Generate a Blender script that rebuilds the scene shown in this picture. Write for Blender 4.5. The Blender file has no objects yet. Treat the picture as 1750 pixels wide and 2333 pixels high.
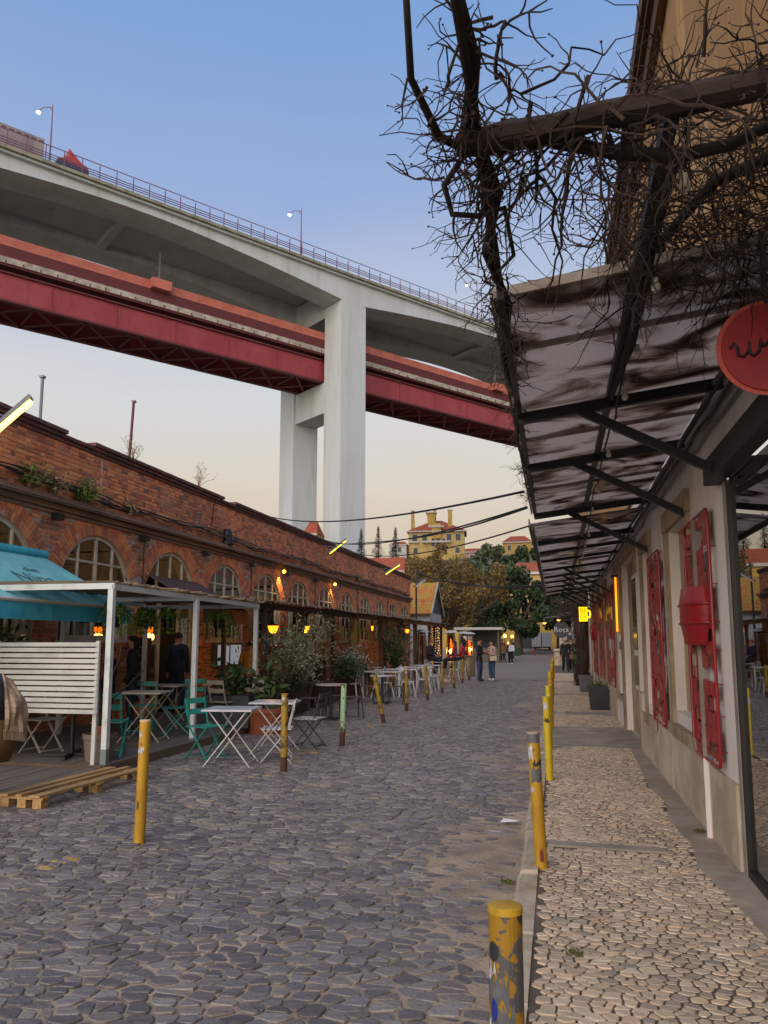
import bpy, math, random
from mathutils import Vector as V3, Matrix
R = math.radians
random.seed(11)
sc = bpy.context.scene
col = sc.collection

# ---------------------------------------------------------------- camera
cd = bpy.data.cameras.new('camera'); cam = bpy.data.objects.new('camera', cd); col.objects.link(cam)
cam.location = (0, 0, 1.6); cam.rotation_euler = (R(97.5), 0, R(12.476))
cd.sensor_fit = 'VERTICAL'; cd.sensor_height = 36; cd.lens = 27.034; cd.shift_y = 0.02865
cd.clip_start = 0.05; cd.clip_end = 3000
sc.camera = cam

# ---------------------------------------------------------------- sky and sun
SUN_AZ, SUN_EL = -168.0, 24.0        # degrees clockwise from +Y (the street direction)
w = bpy.data.worlds.new('World'); sc.world = w; w.use_nodes = True
nt = w.node_tree; nt.nodes.clear()
out = nt.nodes.new('ShaderNodeOutputWorld'); bg = nt.nodes.new('ShaderNodeBackground')
sky = nt.nodes.new('ShaderNodeTexSky'); sky.sky_type = 'NISHITA'; sky.sun_disc = False
sky.sun_elevation = R(SUN_EL); sky.sun_rotation = R(SUN_AZ)
sky.air_density = 1.0; sky.dust_density = 1.2; sky.ozone_density = 2.0
# dusk haze: warm band low over the horizon all the way round
tc = nt.nodes.new('ShaderNodeTexCoord'); sp = nt.nodes.new('ShaderNodeSeparateXYZ')
rmp = nt.nodes.new('ShaderNodeValToRGB'); mixn = nt.nodes.new('ShaderNodeMix'); mixn.data_type = 'RGBA'
els = rmp.color_ramp.elements
els[0].position = 0.0; els[1].position = 1.0
SKYC = ((0.0, (3.9, 2.75, 1.6)), (0.11, (4.5, 3.5, 2.3)), (0.20, (5.0, 4.35, 3.5)), (0.31, (4.75, 4.75, 4.7)), (0.42, (3.35, 3.8, 4.9)), (0.52, (2.3, 3.05, 4.85)), (0.66, (1.5, 2.6, 4.8)), (1.0, (1.5, 2.4, 4.3)))
els[0].color = SKYC[0][1] + (1,); els[1].color = SKYC[-1][1] + (1,)
for p, c in SKYC[1:-1]:
    e = els.new(p); e.color = c + (1,)
nt.links.new(tc.outputs['Generated'], sp.inputs[0])
hz = nt.nodes.new('ShaderNodeTexNoise'); hz.inputs['Scale'].default_value = 2.6; hz.inputs['Detail'].default_value = 5; hmp = nt.nodes.new('ShaderNodeMapping'); hmp.inputs['Scale'].default_value = (1, 1, 3.2)
nt.links.new(tc.outputs['Generated'], hmp.inputs[0]); nt.links.new(hmp.outputs[0], hz.inputs['Vector'])
hm = nt.nodes.new('ShaderNodeMath'); hm.operation = 'MULTIPLY_ADD'; hm.inputs[1].default_value = 0.10; nt.links.new(hz.outputs['Fac'], hm.inputs[0]); nt.links.new(sp.outputs['Z'], hm.inputs[2])
hs = nt.nodes.new('ShaderNodeMath'); hs.operation = 'SUBTRACT'; hs.inputs[1].default_value = 0.05; nt.links.new(hm.outputs[0], hs.inputs[0]); nt.links.new(hs.outputs[0], rmp.inputs[0])
mixn.inputs[0].default_value = 0.90
nt.links.new(sky.outputs[0], mixn.inputs[6]); nt.links.new(rmp.outputs[0], mixn.inputs[7])
nt.links.new(mixn.outputs[2], bg.inputs[0]); bg.inputs[1].default_value = 0.15
nt.links.new(bg.outputs[0], out.inputs[0])
sl = bpy.data.lights.new('sun', 'SUN'); sl.energy = 4.2; sl.angle = R(80); sl.color = (1.0, 0.87, 0.75)
so = bpy.data.objects.new('sun', sl); col.objects.link(so); so.location = (0, -30, 40)
sd = V3((math.sin(R(SUN_AZ)) * math.cos(R(SUN_EL)), math.cos(R(SUN_AZ)) * math.cos(R(SUN_EL)), math.sin(R(SUN_EL))))
so.rotation_euler = sd.to_track_quat('Z', 'Y').to_euler()
vs = sc.view_settings; vs.view_transform = 'Standard'; vs.look = 'None'; vs.exposure = 0.0; vs.gamma = 1.0
vs.use_curve_mapping = False

# ---------------------------------------------------------------- mesh builder and materials
class MB:
    def __init__(s): s.v = []; s.f = []; s.m = []; s.a = []
    def poly(s, pts, m=0, a=0.0):
        n = len(s.v); s.v.extend(tuple(p) for p in pts); s.f.append(tuple(range(n, n + len(pts)))); s.m.append(m); s.a.append(a)
    def faces(s, vs, fs, m=0, a=0.0):
        n = len(s.v); s.v.extend(tuple(p) for p in vs)
        for f in fs: s.f.append(tuple(i + n for i in f)); s.m.append(m); s.a.append(a)
    def box(s, x0, x1, y0, y1, z0, z1, m=0, a=0.0):
        s.faces([(x0,y0,z0),(x1,y0,z0),(x1,y1,z0),(x0,y1,z0),(x0,y0,z1),(x1,y0,z1),(x1,y1,z1),(x0,y1,z1)],
                [(0,3,2,1),(4,5,6,7),(0,1,5,4),(1,2,6,5),(2,3,7,6),(3,0,4,7)], m, a)
    def hexa(s, lo, hi, m=0, a=0.0):      # two quads, corner by corner
        s.faces(list(lo) + list(hi), [(0,3,2,1),(4,5,6,7),(0,1,5,4),(1,2,6,5),(2,3,7,6),(3,0,4,7)], m, a)
    def bar(s, p, q, wd, ht, up=(0,0,1), m=0, a=0.0):
        p = V3(p); q = V3(q); d = (q - p).normalized(); up = V3(up)
        sd = d.cross(up)
        if sd.length < 1e-4: sd = d.cross(V3((0,1,0)))
        sd.normalize(); u = sd.cross(d)
        c = [(-1,-1),(1,-1),(1,1),(-1,1)]
        lo = [p + sd*(wd/2*i) + u*(ht/2*j) for i, j in c]; hi = [t + (q - p) for t in lo]
        s.hexa(lo, hi, m, a)
    def tube(s, path, rad, n=8, m=0, a=0.0, cap=True):
        P = [V3(p) for p in path]; L = len(P)
        if not hasattr(rad, '__len__'): rad = [rad] * L
        up = V3((0.13, 0.21, 0.97)); rings = []; prev = None
        for i in range(L):
            d = (P[min(i+1, L-1)] - P[max(i-1, 0)])
            if d.length < 1e-6: d = V3((0,0,1))
            d.normalize()
            sdv = d.cross(up) if prev is None else prev - d * prev.dot(d)
            if sdv.length < 1e-3: sdv = d.cross(V3((1,0,0)))
            sdv.normalize(); prev = sdv; u = d.cross(sdv)
            b = len(s.v)
            for k in range(n):
                t = 2*math.pi*k/n
                s.v.append(tuple(P[i] + (sdv*math.cos(t) + u*math.sin(t)) * rad[i]))
            rings.append(b)
        for i in range(L-1):
            for k in range(n):
                s.f.append((rings[i]+k, rings[i]+(k+1) % n, rings[i+1]+(k+1) % n, rings[i+1]+k)); s.m.append(m); s.a.append(a)
        if cap:
            s.f.append(tuple(rings[0]+k for k in reversed(range(n)))); s.m.append(m); s.a.append(a)
            s.f.append(tuple(rings[-1]+k for k in range(n))); s.m.append(m); s.a.append(a)
    def lathe(s, prof, n=16, c=(0,0,0), m=0, a=0.0, a0=0, a1=2*math.pi, sx=1, sy=1):
        full = abs(a1 - a0 - 2*math.pi) < 1e-6; k = n if full else n + 1; b = len(s.v)
        for r, z in prof:
            for i in range(k):
                t = a0 + (a1 - a0) * i / n
                s.v.append((c[0] + r*math.cos(t)*sx, c[1] + r*math.sin(t)*sy, c[2] + z))
        for j in range(len(prof)-1):
            for i in range(n):
                i2 = (i+1) % k
                s.f.append((b+j*k+i, b+j*k+i2, b+(j+1)*k+i2, b+(j+1)*k+i)); s.m.append(m); s.a.append(a)
    def blob(s, c, r, m=0, a=0.0, nu=10, nv=7, jit=0.0):
        prof = []
        c = V3(c); r = V3((r, r, r)) if not hasattr(r, '__len__') else V3(r); b = len(s.v)
        for j in range(nv+1):
            ph = math.pi*j/nv
            for i in range(nu):
                t = 2*math.pi*i/nu; q = 1 + random.uniform(-jit, jit)
                s.v.append((c.x + r.x*math.sin(ph)*math.cos(t)*q, c.y + r.y*math.sin(ph)*math.sin(t)*q, c.z + r.z*math.cos(ph)*q))
        for j in range(nv):
            for i in range(nu):
                s.f.append((b+j*nu+i, b+(j+1)*nu+i, b+(j+1)*nu+(i+1) % nu, b+j*nu+(i+1) % nu)); s.m.append(m); s.a.append(a)
    def build(s, name, mats, parent=None, smooth=False, attr=False):
        me = bpy.data.meshes.new(name); me.from_pydata(s.v, [], s.f)
        for mt in (mats if isinstance(mats, (list, tuple)) else [mats]): me.materials.append(mt)
        if any(s.m): me.polygons.foreach_set('material_index', s.m)
        if attr:
            at = me.attributes.new('rnd', 'FLOAT', 'FACE'); at.data.foreach_set('value', s.a)
        if smooth: me.polygons.foreach_set('use_smooth', [True]*len(s.f))
        me.update()
        o = bpy.data.objects.new(name, me); col.objects.link(o)
        if parent is not None: o.parent = parent
        return o
def tag(o, label=None, cat=None, group=None, kind=None):
    if label: o['label'] = label
    if cat: o['category'] = cat
    if group: o['group'] = group
    if kind: o['kind'] = kind
    return o
def thing(name, label, cat, loc=(0,0,0), rz=0.0, group=None, rot=None):
    o = bpy.data.objects.new(name, None); col.objects.link(o); o.location = loc
    o.rotation_euler = rot if rot else (0, 0, rz); o.empty_display_size = 0.1
    return tag(o, label, cat, group)
def kids(o): return [c for c in col.objects if c.parent == o]
KID = {}
def copy_tree(o, parent=None, ch=None):
    c = o.copy(); col.objects.link(c); c.parent = parent
    for k in list(o.children): copy_tree(k, c)
    return c
def clone(o, loc, rz, label, rot=None, scale=None, group=None):
    c = copy_tree(o); c.location = loc; c.rotation_euler = rot if rot else (0, 0, rz); c['label'] = label
    if scale: c.scale = (scale,)*3
    if group: c['group'] = group
    return c
def S(h):      # sRGB hex to linear
    r = [int(h[i:i+2], 16)/255 for i in (0, 2, 4)]
    return tuple(((x+0.055)/1.055)**2.4 if x > 0.04045 else x/12.92 for x in r) + (1,)
def mat(name, c, rough=0.7, metal=0.0, c2=None, scale=6.0, lo=0.4, hi=0.62, c3=None, scale3=2.0, lo3=0.55, hi3=0.7, bump=0.0, bscale=40.0,
        rnd=None, stretch=(1,1,1), emit=None, estr=0.0, spec=0.5, coat=0.0, alpha=None, det=5.0):
    m = bpy.data.materials.new(name); m.use_nodes = True; t = m.node_tree; N = t.nodes; L = t.links
    p = N['Principled BSDF']; cc = c if not isinstance(c, str) else S(c)
    p.inputs['Base Color'].default_value = cc; p.inputs['Roughness'].default_value = rough; p.inputs['Metallic'].default_value = metal
    p.inputs['Specular IOR Level'].default_value = spec; p.inputs['Coat Weight'].default_value = coat
    last = None
    tcn = N.new('ShaderNodeTexCoord'); mp = N.new('ShaderNodeMapping'); mp.inputs['Scale'].default_value = stretch
    L.new(tcn.outputs['Object'], mp.inputs[0])
    if rnd:
        at = N.new('ShaderNodeAttribute'); at.attribute_name = 'rnd'; rp = N.new('ShaderNodeValToRGB')
        rp.color_ramp.interpolation = 'LINEAR'; e = rp.color_ramp.elements
        cs = [S(x) if isinstance(x, str) else x for x in rnd]
        e[0].color = cs[0]; e[1].color = cs[-1]
        for i, x in enumerate(cs[1:-1]): q = e.new((i+1)/(len(cs)-1)); q.color = x
        L.new(at.outputs['Fac'], rp.inputs[0]); last = rp.outputs[0]
    def layer(last, colr, sc_, l, h):
        nz = N.new('ShaderNodeTexNoise'); nz.inputs['Scale'].default_value = sc_; nz.inputs['Detail'].default_value = det
        nz.inputs['Roughness'].default_value = 0.62
        L.new(mp.outputs[0], nz.inputs['Vector']); mr = N.new('ShaderNodeMapRange'); mr.inputs[1].default_value = l; mr.inputs[2].default_value = h
        L.new(nz.outputs['Fac'], mr.inputs[0]); mx = N.new('ShaderNodeMix'); mx.data_type = 'RGBA'
        L.new(mr.outputs[0], mx.inputs[0])
        if last is None: mx.inputs[6].default_value = cc
        else: L.new(last, mx.inputs[6])
        mx.inputs[7].default_value = S(colr) if isinstance(colr, str) else colr
        return mx.outputs[2]
    if c2: last = layer(last, c2, scale, lo, hi)
    if c3: last = layer(last, c3, scale3, lo3, hi3)
    if last is not None: L.new(last, p.inputs['Base Color'])
    if bump:
        nz = N.new('ShaderNodeTexNoise'); nz.inputs['Scale'].default_value = bscale; nz.inputs['Detail'].default_value = 6
        L.new(mp.outputs[0], nz.inputs['Vector']); b = N.new('ShaderNodeBump'); b.inputs['Strength'].default_value = bump; b.inputs['Distance'].default_value = 0.02
        L.new(nz.outputs['Fac'], b.inputs['Height']); L.new(b.outputs[0], p.inputs['Normal'])
    if emit is not None:
        p.inputs['Emission Color'].default_value = S(emit) if isinstance(emit, str) else emit; p.inputs['Emission Strength'].default_value = estr
    m.diffuse_color = cc
    return m
def glassmat(name, tint, refl=0.06, rough=0.02, trans=0.8):
    m = bpy.data.materials.new(name); m.use_nodes = True; t = m.node_tree; t.nodes.clear(); N = t.nodes; L = t.links
    o = N.new('ShaderNodeOutputMaterial'); tr = N.new('ShaderNodeBsdfTransparent'); gl = N.new('ShaderNodeBsdfGlossy'); mx = N.new('ShaderNodeMixShader'); fr = N.new('ShaderNodeFresnel')
    ad = N.new('ShaderNodeMath'); ad.operation = 'ADD'; ad.inputs[1].default_value = refl; ad.use_clamp = True
    tr.inputs[0].default_value = S(tint); gl.inputs['Roughness'].default_value = rough; fr.inputs[0].default_value = 1.5
    L.new(fr.outputs[0], ad.inputs[0]); L.new(ad.outputs[0], mx.inputs[0]); L.new(tr.outputs[0], mx.inputs[1]); L.new(gl.outputs[0], mx.inputs[2]); L.new(mx.outputs[0], o.inputs[0])
    return m
def text_part(name, body, size, m, parent, loc, rot, ext=0.003, align='CENTER', shear=0.0, space=1.0):
    cu = bpy.data.curves.new(name, 'FONT'); cu.body = body; cu.size = size; cu.extrude = ext; cu.align_x = align; cu.align_y = 'CENTER'; cu.shear = shear
    cu.space_character = space; cu.resolution_u = 3
    tmp = bpy.data.objects.new(name + '_tmp', cu); col.objects.link(tmp)
    me = bpy.data.meshes.new_from_object(tmp.evaluated_get(bpy.context.evaluated_depsgraph_get()))
    bpy.data.objects.remove(tmp); me.materials.clear(); me.materials.append(m)
    o = bpy.data.objects.new(name, me); col.objects.link(o); o.parent = parent; o.location = loc; o.rotation_euler = rot
    return o
def lerp(a, b, t): return a + (b - a) * t
def ur(a, b): return random.uniform(a, b)
def gz(y): return 0.00025 * max(0.0, y - 38.0) ** 2     # the street climbs a little at its far end
# ---------------------------------------------------------------- viaduct with a railway deck slung through its piers
M_conc = mat('concrete_pale', 'b6bdc0', 0.85, c2='aaaeac', scale=0.35, lo=0.45, hi=0.7, c3='989690', scale3=1.0, lo3=0.56, hi3=0.82, stretch=(1,1,0.12), bump=0.15, bscale=3)
M_lip = mat('concrete_lip', '8d8a78', 0.9, c2='716e5f', scale=0.8, stretch=(1,1,0.3))
M_rail = mat('railing_paint', '6d4a66', 0.6)
M_red = mat('bridge_red', '943c42', 0.55, c2='8a3038', scale=0.25, c3='73292f', scale3=1.2, lo3=0.52, hi3=0.75, stretch=(1,1,0.3))
M_redd = mat('bridge_dark_red', '5d2429', 0.65)
M_orange = mat('panel_orange', 'b86a5a', 0.6, c2='aa5e4e', scale=0.3, lo=0.45, hi=0.6)
M_tray = mat('cable_tray', 'b4aba0', 0.7, c2='8c8278', scale=0.8)
M_steelg = mat('grey_steel', '6e7076', 0.5, metal=0.3)
M_lampglow = mat('lamp_glow', 'fff6e0', emit='fff2d8', estr=4.0)
BR = thing('concrete_viaduct', 'tall pale concrete road viaduct on twin-column pier above the brick building', 'viaduct', (-34.0, 120.1, 0), R(51.6))
def prism(mb, xs, zt, zb, y0, y1):
    for i in range(len(xs)-1):
        a, b = xs[i], xs[i+1]
        mb.faces([(a,y0,zb(a)),(b,y0,zb(b)),(b,y1,zb(b)),(a,y1,zb(a)),(a,y0,zt(a)),(b,y0,zt(b)),(b,y1,zt(b)),(a,y1,zt(a))],
                 [(0,3,2,1),(4,5,6,7),(0,1,5,4),(2,3,7,6)])
def gir(x):
    t = min(abs(((x - 2.6 + 38) % 76) - 38) / 36.0, 1.0); return 62.45 - 3.1 * (1 - t) ** 1.5 + 0.01 * max(0, x)
tilt = lambda x: 0.012 * max(0, x)
XS = [x for x in range(-112, 118, 2)]
for nm, y0, y1, z1 in (('column', 0.0, 4.9, 59.6), ('column', 14.57, 19.2, 59.6)):
    mb = MB(); mb.hexa([(0,y0,-6),(5.24,y0,-6),(5.24,y1,-6),(0,y1,-6)], [(0,y0,z1),(5.24,y0,z1),(5.24,y1,z1),(0,y1,z1)]); mb.build(nm, M_conc, BR)
for y0, y1 in ((0.0, 4.9), (14.57, 19.2)):
    for zz in range(8, 60, 7):
        mb = MB(); mb.box(-0.008, 5.248, y0-0.008, y1+0.008, zz, zz+0.035); mb.build('formwork_joint', M_conc, BR)
mb = MB(); mb.box(0.35, 4.9, 4.9, 14.57, 41.0, 46.45); mb.build('crossbeam', M_conc, BR)
mb = MB(); mb.box(0.35, 4.9, 4.9, 14.57, 58.2, 63.3); mb.build('crossbeam', M_conc, BR)
for y0, y1 in ((0.0, 4.9), (14.57, 19.2)):
    mb = MB(); prism(mb, XS, lambda x: 63.75 + tilt(x), gir, y0 + (0.004 if y0 < 1 else 0), y1); mb.build('girder', M_conc, BR)
mb = MB(); prism(mb, XS, lambda x: 64.12 + tilt(x), lambda x: 63.55 + tilt(x), -0.55, 19.75); mb.build('road_deck', M_conc, BR)
mb = MB(); prism(mb, XS, lambda x: 64.36 + tilt(x), lambda x: 63.9 + tilt(x), -0.95, -0.2); mb.build('deck_kerb', M_lip, BR)
mb = MB(); prism(mb, XS, lambda x: 64.36 + tilt(x), lambda x: 63.9 + tilt(x), 19.4, 20.1); mb.build('deck_kerb', M_lip, BR)
for x in (-74, -36, 41, 79):
    mb = MB(); mb.box(x-0.6, x+0.6, 4.9, 14.57, gir(x)+0.15, 63.55); mb.build('diaphragm', M_conc, BR)
for zz, r in ((66.5, 0.05), (65.35, 0.045), (65.0, 0.045), (64.68, 0.045)):
    mb = MB(); mb.bar((-80, -0.6, zz), (60, -0.6, zz + tilt(60)), 0.09, 0.09) if zz < 66 else mb.bar((-80, -0.6, zz), (60, -0.6, zz + tilt(60)), 0.08, 0.1)
    mb.build('rail', M_rail, BR)
pm = MB(); pm.box(-0.055, 0.055, -0.06, 0.06, 0, 2.2); po = None
x = -79.0
while x < 60:
    if po is None: po = o = pm.build('railing_post', M_rail, BR)
    else:
        o = po.copy(); col.objects.link(o); o.parent = BR
    o.location = (x, -0.6, 64.34 + tilt(x)); x += 2.35
lamp0 = None
for i, (x, lb) in enumerate(((-47.9, 'lit double-curve bridge lamp beside the lorry'), (-8.6, 'lit bridge lamp to the left of the pier'), (32.8, 'lit bridge lamp nearest the vine-hung canopy'))):
    Pw = BR.matrix_basis @ V3((x, -0.45, 64.36 + tilt(x)))
    if lamp0 is None:
        bpy.context.view_layer.update(); Pw = BR.matrix_basis @ V3((x, -0.45, 64.36 + tilt(x)))
        lamp0 = t = thing('street_lamp', lb, 'street lamp', Pw, R(51.6), 'lamps along the viaduct')
        mb = MB(); mb.tube([(0,0,0),(0,0,4),(0,0,8.3)], [0.13,0.10,0.07], 8); mb.build('pole', M_rail, t)
        mb = MB(); mb.tube([(0,0,7.3),(-0.3,0.3,8.0),(-0.9,0.9,8.05),(-1.3,1.3,7.75)], 0.06, 6); mb.tube([(0,0,7.7),(-0.25,0.25,8.0)], 0.05, 6); mb.build('arm', M_rail, t)
        mb = MB(); mb.lathe([(0.02,0.3),(0.3,0.1),(0.34,-0.05)], 10, (-1.4,1.4,7.5)); mb.build('lamp_shade', M_steelg, t)
        mb = MB(); mb.blob((-1.4,1.4,7.38), (0.3,0.3,0.2)); mb.build('bulb', M_lampglow, t)
    else: clone(lamp0, Pw, R(51.6), lb)
RW = thing('railway_deck', 'dark red steel railway deck passing through the concrete pier', 'railway bridge', (-34.0, 120.1, 0), R(51.6))
def lon(name, y0, y1, z0, z1, m, x0=-112, x1=116):
    mb = MB(); mb.hexa([(x0,y0,z0),(x1,y0,z0),(x1,y1,z0),(x0,y1,z0)], [(x0,y0,z1),(x1,y0,z1),(x1,y1,z1),(x0,y1,z1)]); return mb.build(name, m, RW)
for y in (5.9, 13.7):
    lon('girder', y, y+0.25, 46.8, 50.4, M_red); lon('flange', y-0.3, y+0.55, 46.5, 46.8, M_redd); lon('flange', y-0.35, y+0.6, 50.4, 50.62, M_redd)
xr = -108.0; st0 = None
while xr < 110:
    if st0 is None: mb = MB(); mb.box(-0.07, 0.07, -0.14, 0.0, 46.8, 50.4); st0 = o = mb.build('web_stiffener', M_red, RW)
    else: o = st0.copy(); col.objects.link(o); o.parent = RW
    o.location = (xr, 5.9, 0); xr += 9.0
lon('track_floor', 5.2, 14.4, 51.2, 51.5, M_redd)
lon('walkway_edge', 5.08, 5.6, 52.36, 53.94, M_redd)
lon('cable_tray', 4.98, 5.3, 51.5, 52.35, M_tray)
x = -110.0; pn = None
while x < 112:
    if pn is None:
        mb = MB(); mb.box(0.02, 4.38, 0, 0.08, 0, 1.3)
        for q in (0.45, 0.9): mb.box(0.02, 4.38, -0.02, 0, q, q+0.02)
        mb.box(-0.05, 0.05, -0.04, 0.1, -0.1, 1.34); pn = o = mb.build('parapet_panel', M_orange, RW)
    else: o = pn.copy(); col.objects.link(o); o.parent = RW
    o.location = (x, 5.05, 53.95); x += 4.4
br0 = None; x = -110.0
while x < 112:
    for sgn in (1, -1):
        mb = MB(); mb.bar((x, 6.1, 46.62), (x+7, 13.8, 46.62), 0.4, 0.2) if sgn > 0 else mb.bar((x, 13.8, 46.6), (x+7, 6.1, 46.6), 0.4, 0.2)
        mb.build('brace', M_redd, RW)
    mb = MB(); mb.bar((x, 6.1, 46.9), (x, 13.8, 46.9), 0.35, 0.5); mb.build('floor_beam', M_redd, RW)
    x += 7
hb = MB(); hb.box(-0.06, 0.06, -0.05, 0.12, -0.35, 0.02); hb0 = None; x = -60.0
while x < 60:
    if hb0 is None: hb0 = o = hb.build('tray_hanger', M_redd, RW)
    else: o = hb0.copy(); col.objects.link(o); o.parent = RW
    o.location = (x, 4.95, 51.9); x += 2.2
for i, x in enumerate((-30.0, 44.0)):
    mb = MB(); mb.box(x-1.5, x+1.5, 4.0, 5.05, 53.9, 55.4); mb.build('refuge_box', M_orange, RW)
    mb = MB(); mb.box(x-0.3+0.2, x+0.1, 5.3, 5.6, 53.9, 60.3); mb.bar((x, 5.4, 58.6), (x, 8.0, 58.9), 0.12, 0.12); mb.bar((x, 5.4, 57.6), (x, 7.4, 58.9), 0.1, 0.1); mb.build('catenary_mast', M_steelg, RW)
# articulated lorry on the road deck
M_trailer = mat('trailer_grey', '8d8484', 0.6, c2='776d70', scale=0.5, stretch=(1,1,0.2))
M_blue = mat('lorry_blue', '27314e', 0.5); M_lred = mat('lorry_red', 'a23b31', 0.5); M_black = mat('rubber_black', '141416', 0.8); M_dglass = mat('dark_glass', '14171c', 0.12)
Pw = BR.matrix_basis @ V3((-46, 1.9, 64.12)); t = thing('articulated_lorry', 'lorry with grey box trailer and red and blue cab on the viaduct', 'lorry', Pw, R(51.6))
mb = MB(); mb.box(-18, -2.4, -1.25, 1.25, 1.15, 3.95); tr = mb.build('trailer', M_trailer, t)
mb = MB()
for k in range(17): mb.box(-17.8 + k*0.92, -17.2 + k*0.92, -1.275, -1.25, 3.45, 3.6)
mb.build('vent_slots', M_redd, tr)
mb = MB(); mb.faces([(-0.6,-1.2,0.5),(3.6,-1.2,0.5),(3.6,1.2,0.5),(-0.6,1.2,0.5),(-0.6,-1.2,2.1),(3.5,-1.2,2.0),(3.5,1.2,2.0),(-0.6,1.2,2.1)], [(0,3,2,1),(4,5,6,7),(0,1,5,4),(1,2,6,5),(2,3,7,6),(3,0,4,7)]); mb.build('cab', M_blue, t)
mb = MB(); mb.faces([(-0.6,-1.2,2.1),(3.5,-1.2,2.0),(3.5,1.2,2.0),(-0.6,1.2,2.1),(1.0,-1.2,3.0),(3.2,-1.2,2.35),(3.2,1.2,2.35),(1.0,1.2,3.0)], [(4,5,6,7),(0,1,5,4),(1,2,6,5),(2,3,7,6),(3,0,4,7)])
mb.faces([(0.9,-1.15,2.9),(2.7,-1.15,2.45),(2.7,1.15,2.45),(0.9,1.15,2.9),(0.85,-1.1,4.1),(1.0,-1.1,4.0),(1.0,1.1,4.0),(0.85,1.1,4.1)], [(4,5,6,7),(0,1,5,4),(1,2,6,5),(2,3,7,6),(3,0,4,7)]); mb.build('wind_deflector', M_lred, t)
for x in (-16, -14.6, -13.2, -0.2, 2.6):
    mb = MB(); mb.tube([(x,-1.22,0.5),(x,1.22,0.5)], 0.5, 12); mb.build('wheel', M_black, t)
# ---------------------------------------------------------------- ground, street and pavement
M_ground = mat('earth', '5b574a', 0.95, c2='47452f', scale=0.4)
M_hill = mat('hillside', '6a6152', 0.95, c2='57523f', scale=0.08, c3='746a58', scale3=0.03)
M_mortar = mat('road_sand', '9c8c78', 0.95, c2='7d7064', scale=2.5, c3='b09d85', scale3=0.9, lo3=0.5, hi3=0.65, bump=0.5, bscale=35)
M_cob = mat('basalt_cobble', '6b6470', 0.42, rnd=('514b4d', '655e5f', '797273', '5a5355', '6e6562', '87807c', '555055', '7f736a'), c2='94887b', scale=2.2, lo=0.54, hi=0.78, bump=0.6, bscale=32)
M_cobf = mat('cobbled_far', '6e6460', 0.9, c2='85796f', scale=7, lo=0.42, hi=0.6, bump=0.8, bscale=8)
M_yel = mat('worn_yellow_paint', 'a98a3a', 0.7, c2='6e6874', scale=14, lo=0.45, hi=0.55)
M_calc = mat('limestone_sett', 'a8957f', 0.6, rnd=('978876', 'b8a690', 'c8b59d', 'a99883', 'cfb496', '90857a', 'bfa48a'), c2='927f69', scale=3, lo=0.55, hi=0.75, bump=0.25, bscale=50)
M_calcbed = mat('pavement_bed', '62564a', 0.95, c2='4f453b', scale=3, bump=0.2)
M_cem = mat('cement', '9a8f82', 0.9, c2='83776a', scale=3, c3='aa9d8d', scale3=1.1, bump=0.3, bscale=30)
M_kerb = mat('kerb_limestone', 'b5a794', 0.8, c2='94866f', scale=4, bump=0.35, bscale=18)
M_moss = mat('moss', '47501f', 0.95, c2='5d6426', scale=20)

mb = MB()
n = 24; gx = [-900 + 1800*i/n for i in range(n+1)]; gy = [-300, -60, -10, 0, 30, 60, 80, 100, 120, 140, 160, 180, 200, 220, 240, 270, 320, 500, 1500]
def hillz(x, y):
    if y < 95: return -0.35
    t = min((y - 95) / 120.0, 1.0); t = t*t*(3 - 2*t)
    return -0.35 + 27.0 * t * (0.86 + 0.14*math.sin(x*0.02 + 1.0))
b0 = [(x, y, hillz(x, y)) for y in gy for x in gx]
mb.faces(b0, [(j*(n+1)+i, j*(n+1)+i+1, (j+1)*(n+1)+i+1, (j+1)*(n+1)+i) for j in range(len(gy)-1) for i in range(n)])
tag(mb.build('ground', M_hill, smooth=True), kind='structure')
# road bed: one sheet, climbing gently at the far end
mb = MB(); ys = [-6, 0, 10, 20, 34] + list(range(38, 112, 4))
mb.faces([(x, y, gz(y) - (0.0 if y < 34.5 else 0.0)) for y in ys for x in (-14.0, -0.19)], [(2*i, 2*i+1, 2*i+3, 2*i+2) for i in range(len(ys)-1)])
ROAD = tag(mb.build('road', M_mortar), kind='structure')
mb = MB(); ys = [34.0] + list(range(38, 112, 4))
mb.faces([(x, y, gz(y) + 0.012) for y in ys for x in (-7.5, -0.29)], [(2*i, 2*i+1, 2*i+3, 2*i+2) for i in range(len(ys)-1)])
mb.build('far_cobbles', M_cobf, ROAD)
def clip(poly, mx, my, nx, ny):
    o = []
    for i in range(len(poly)):
        a = poly[i]; b = poly[(i+1) % len(poly)]
        da = (a[0]-mx)*nx + (a[1]-my)*ny; db = (b[0]-mx)*nx + (b[1]-my)*ny
        if da <= 0: o.append(a)
        if (da < 0 < db) or (db < 0 < da):
            t = da / (da - db); o.append((a[0] + (b[0]-a[0])*t, a[1] + (b[1]-a[1])*t))
    return o
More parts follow.
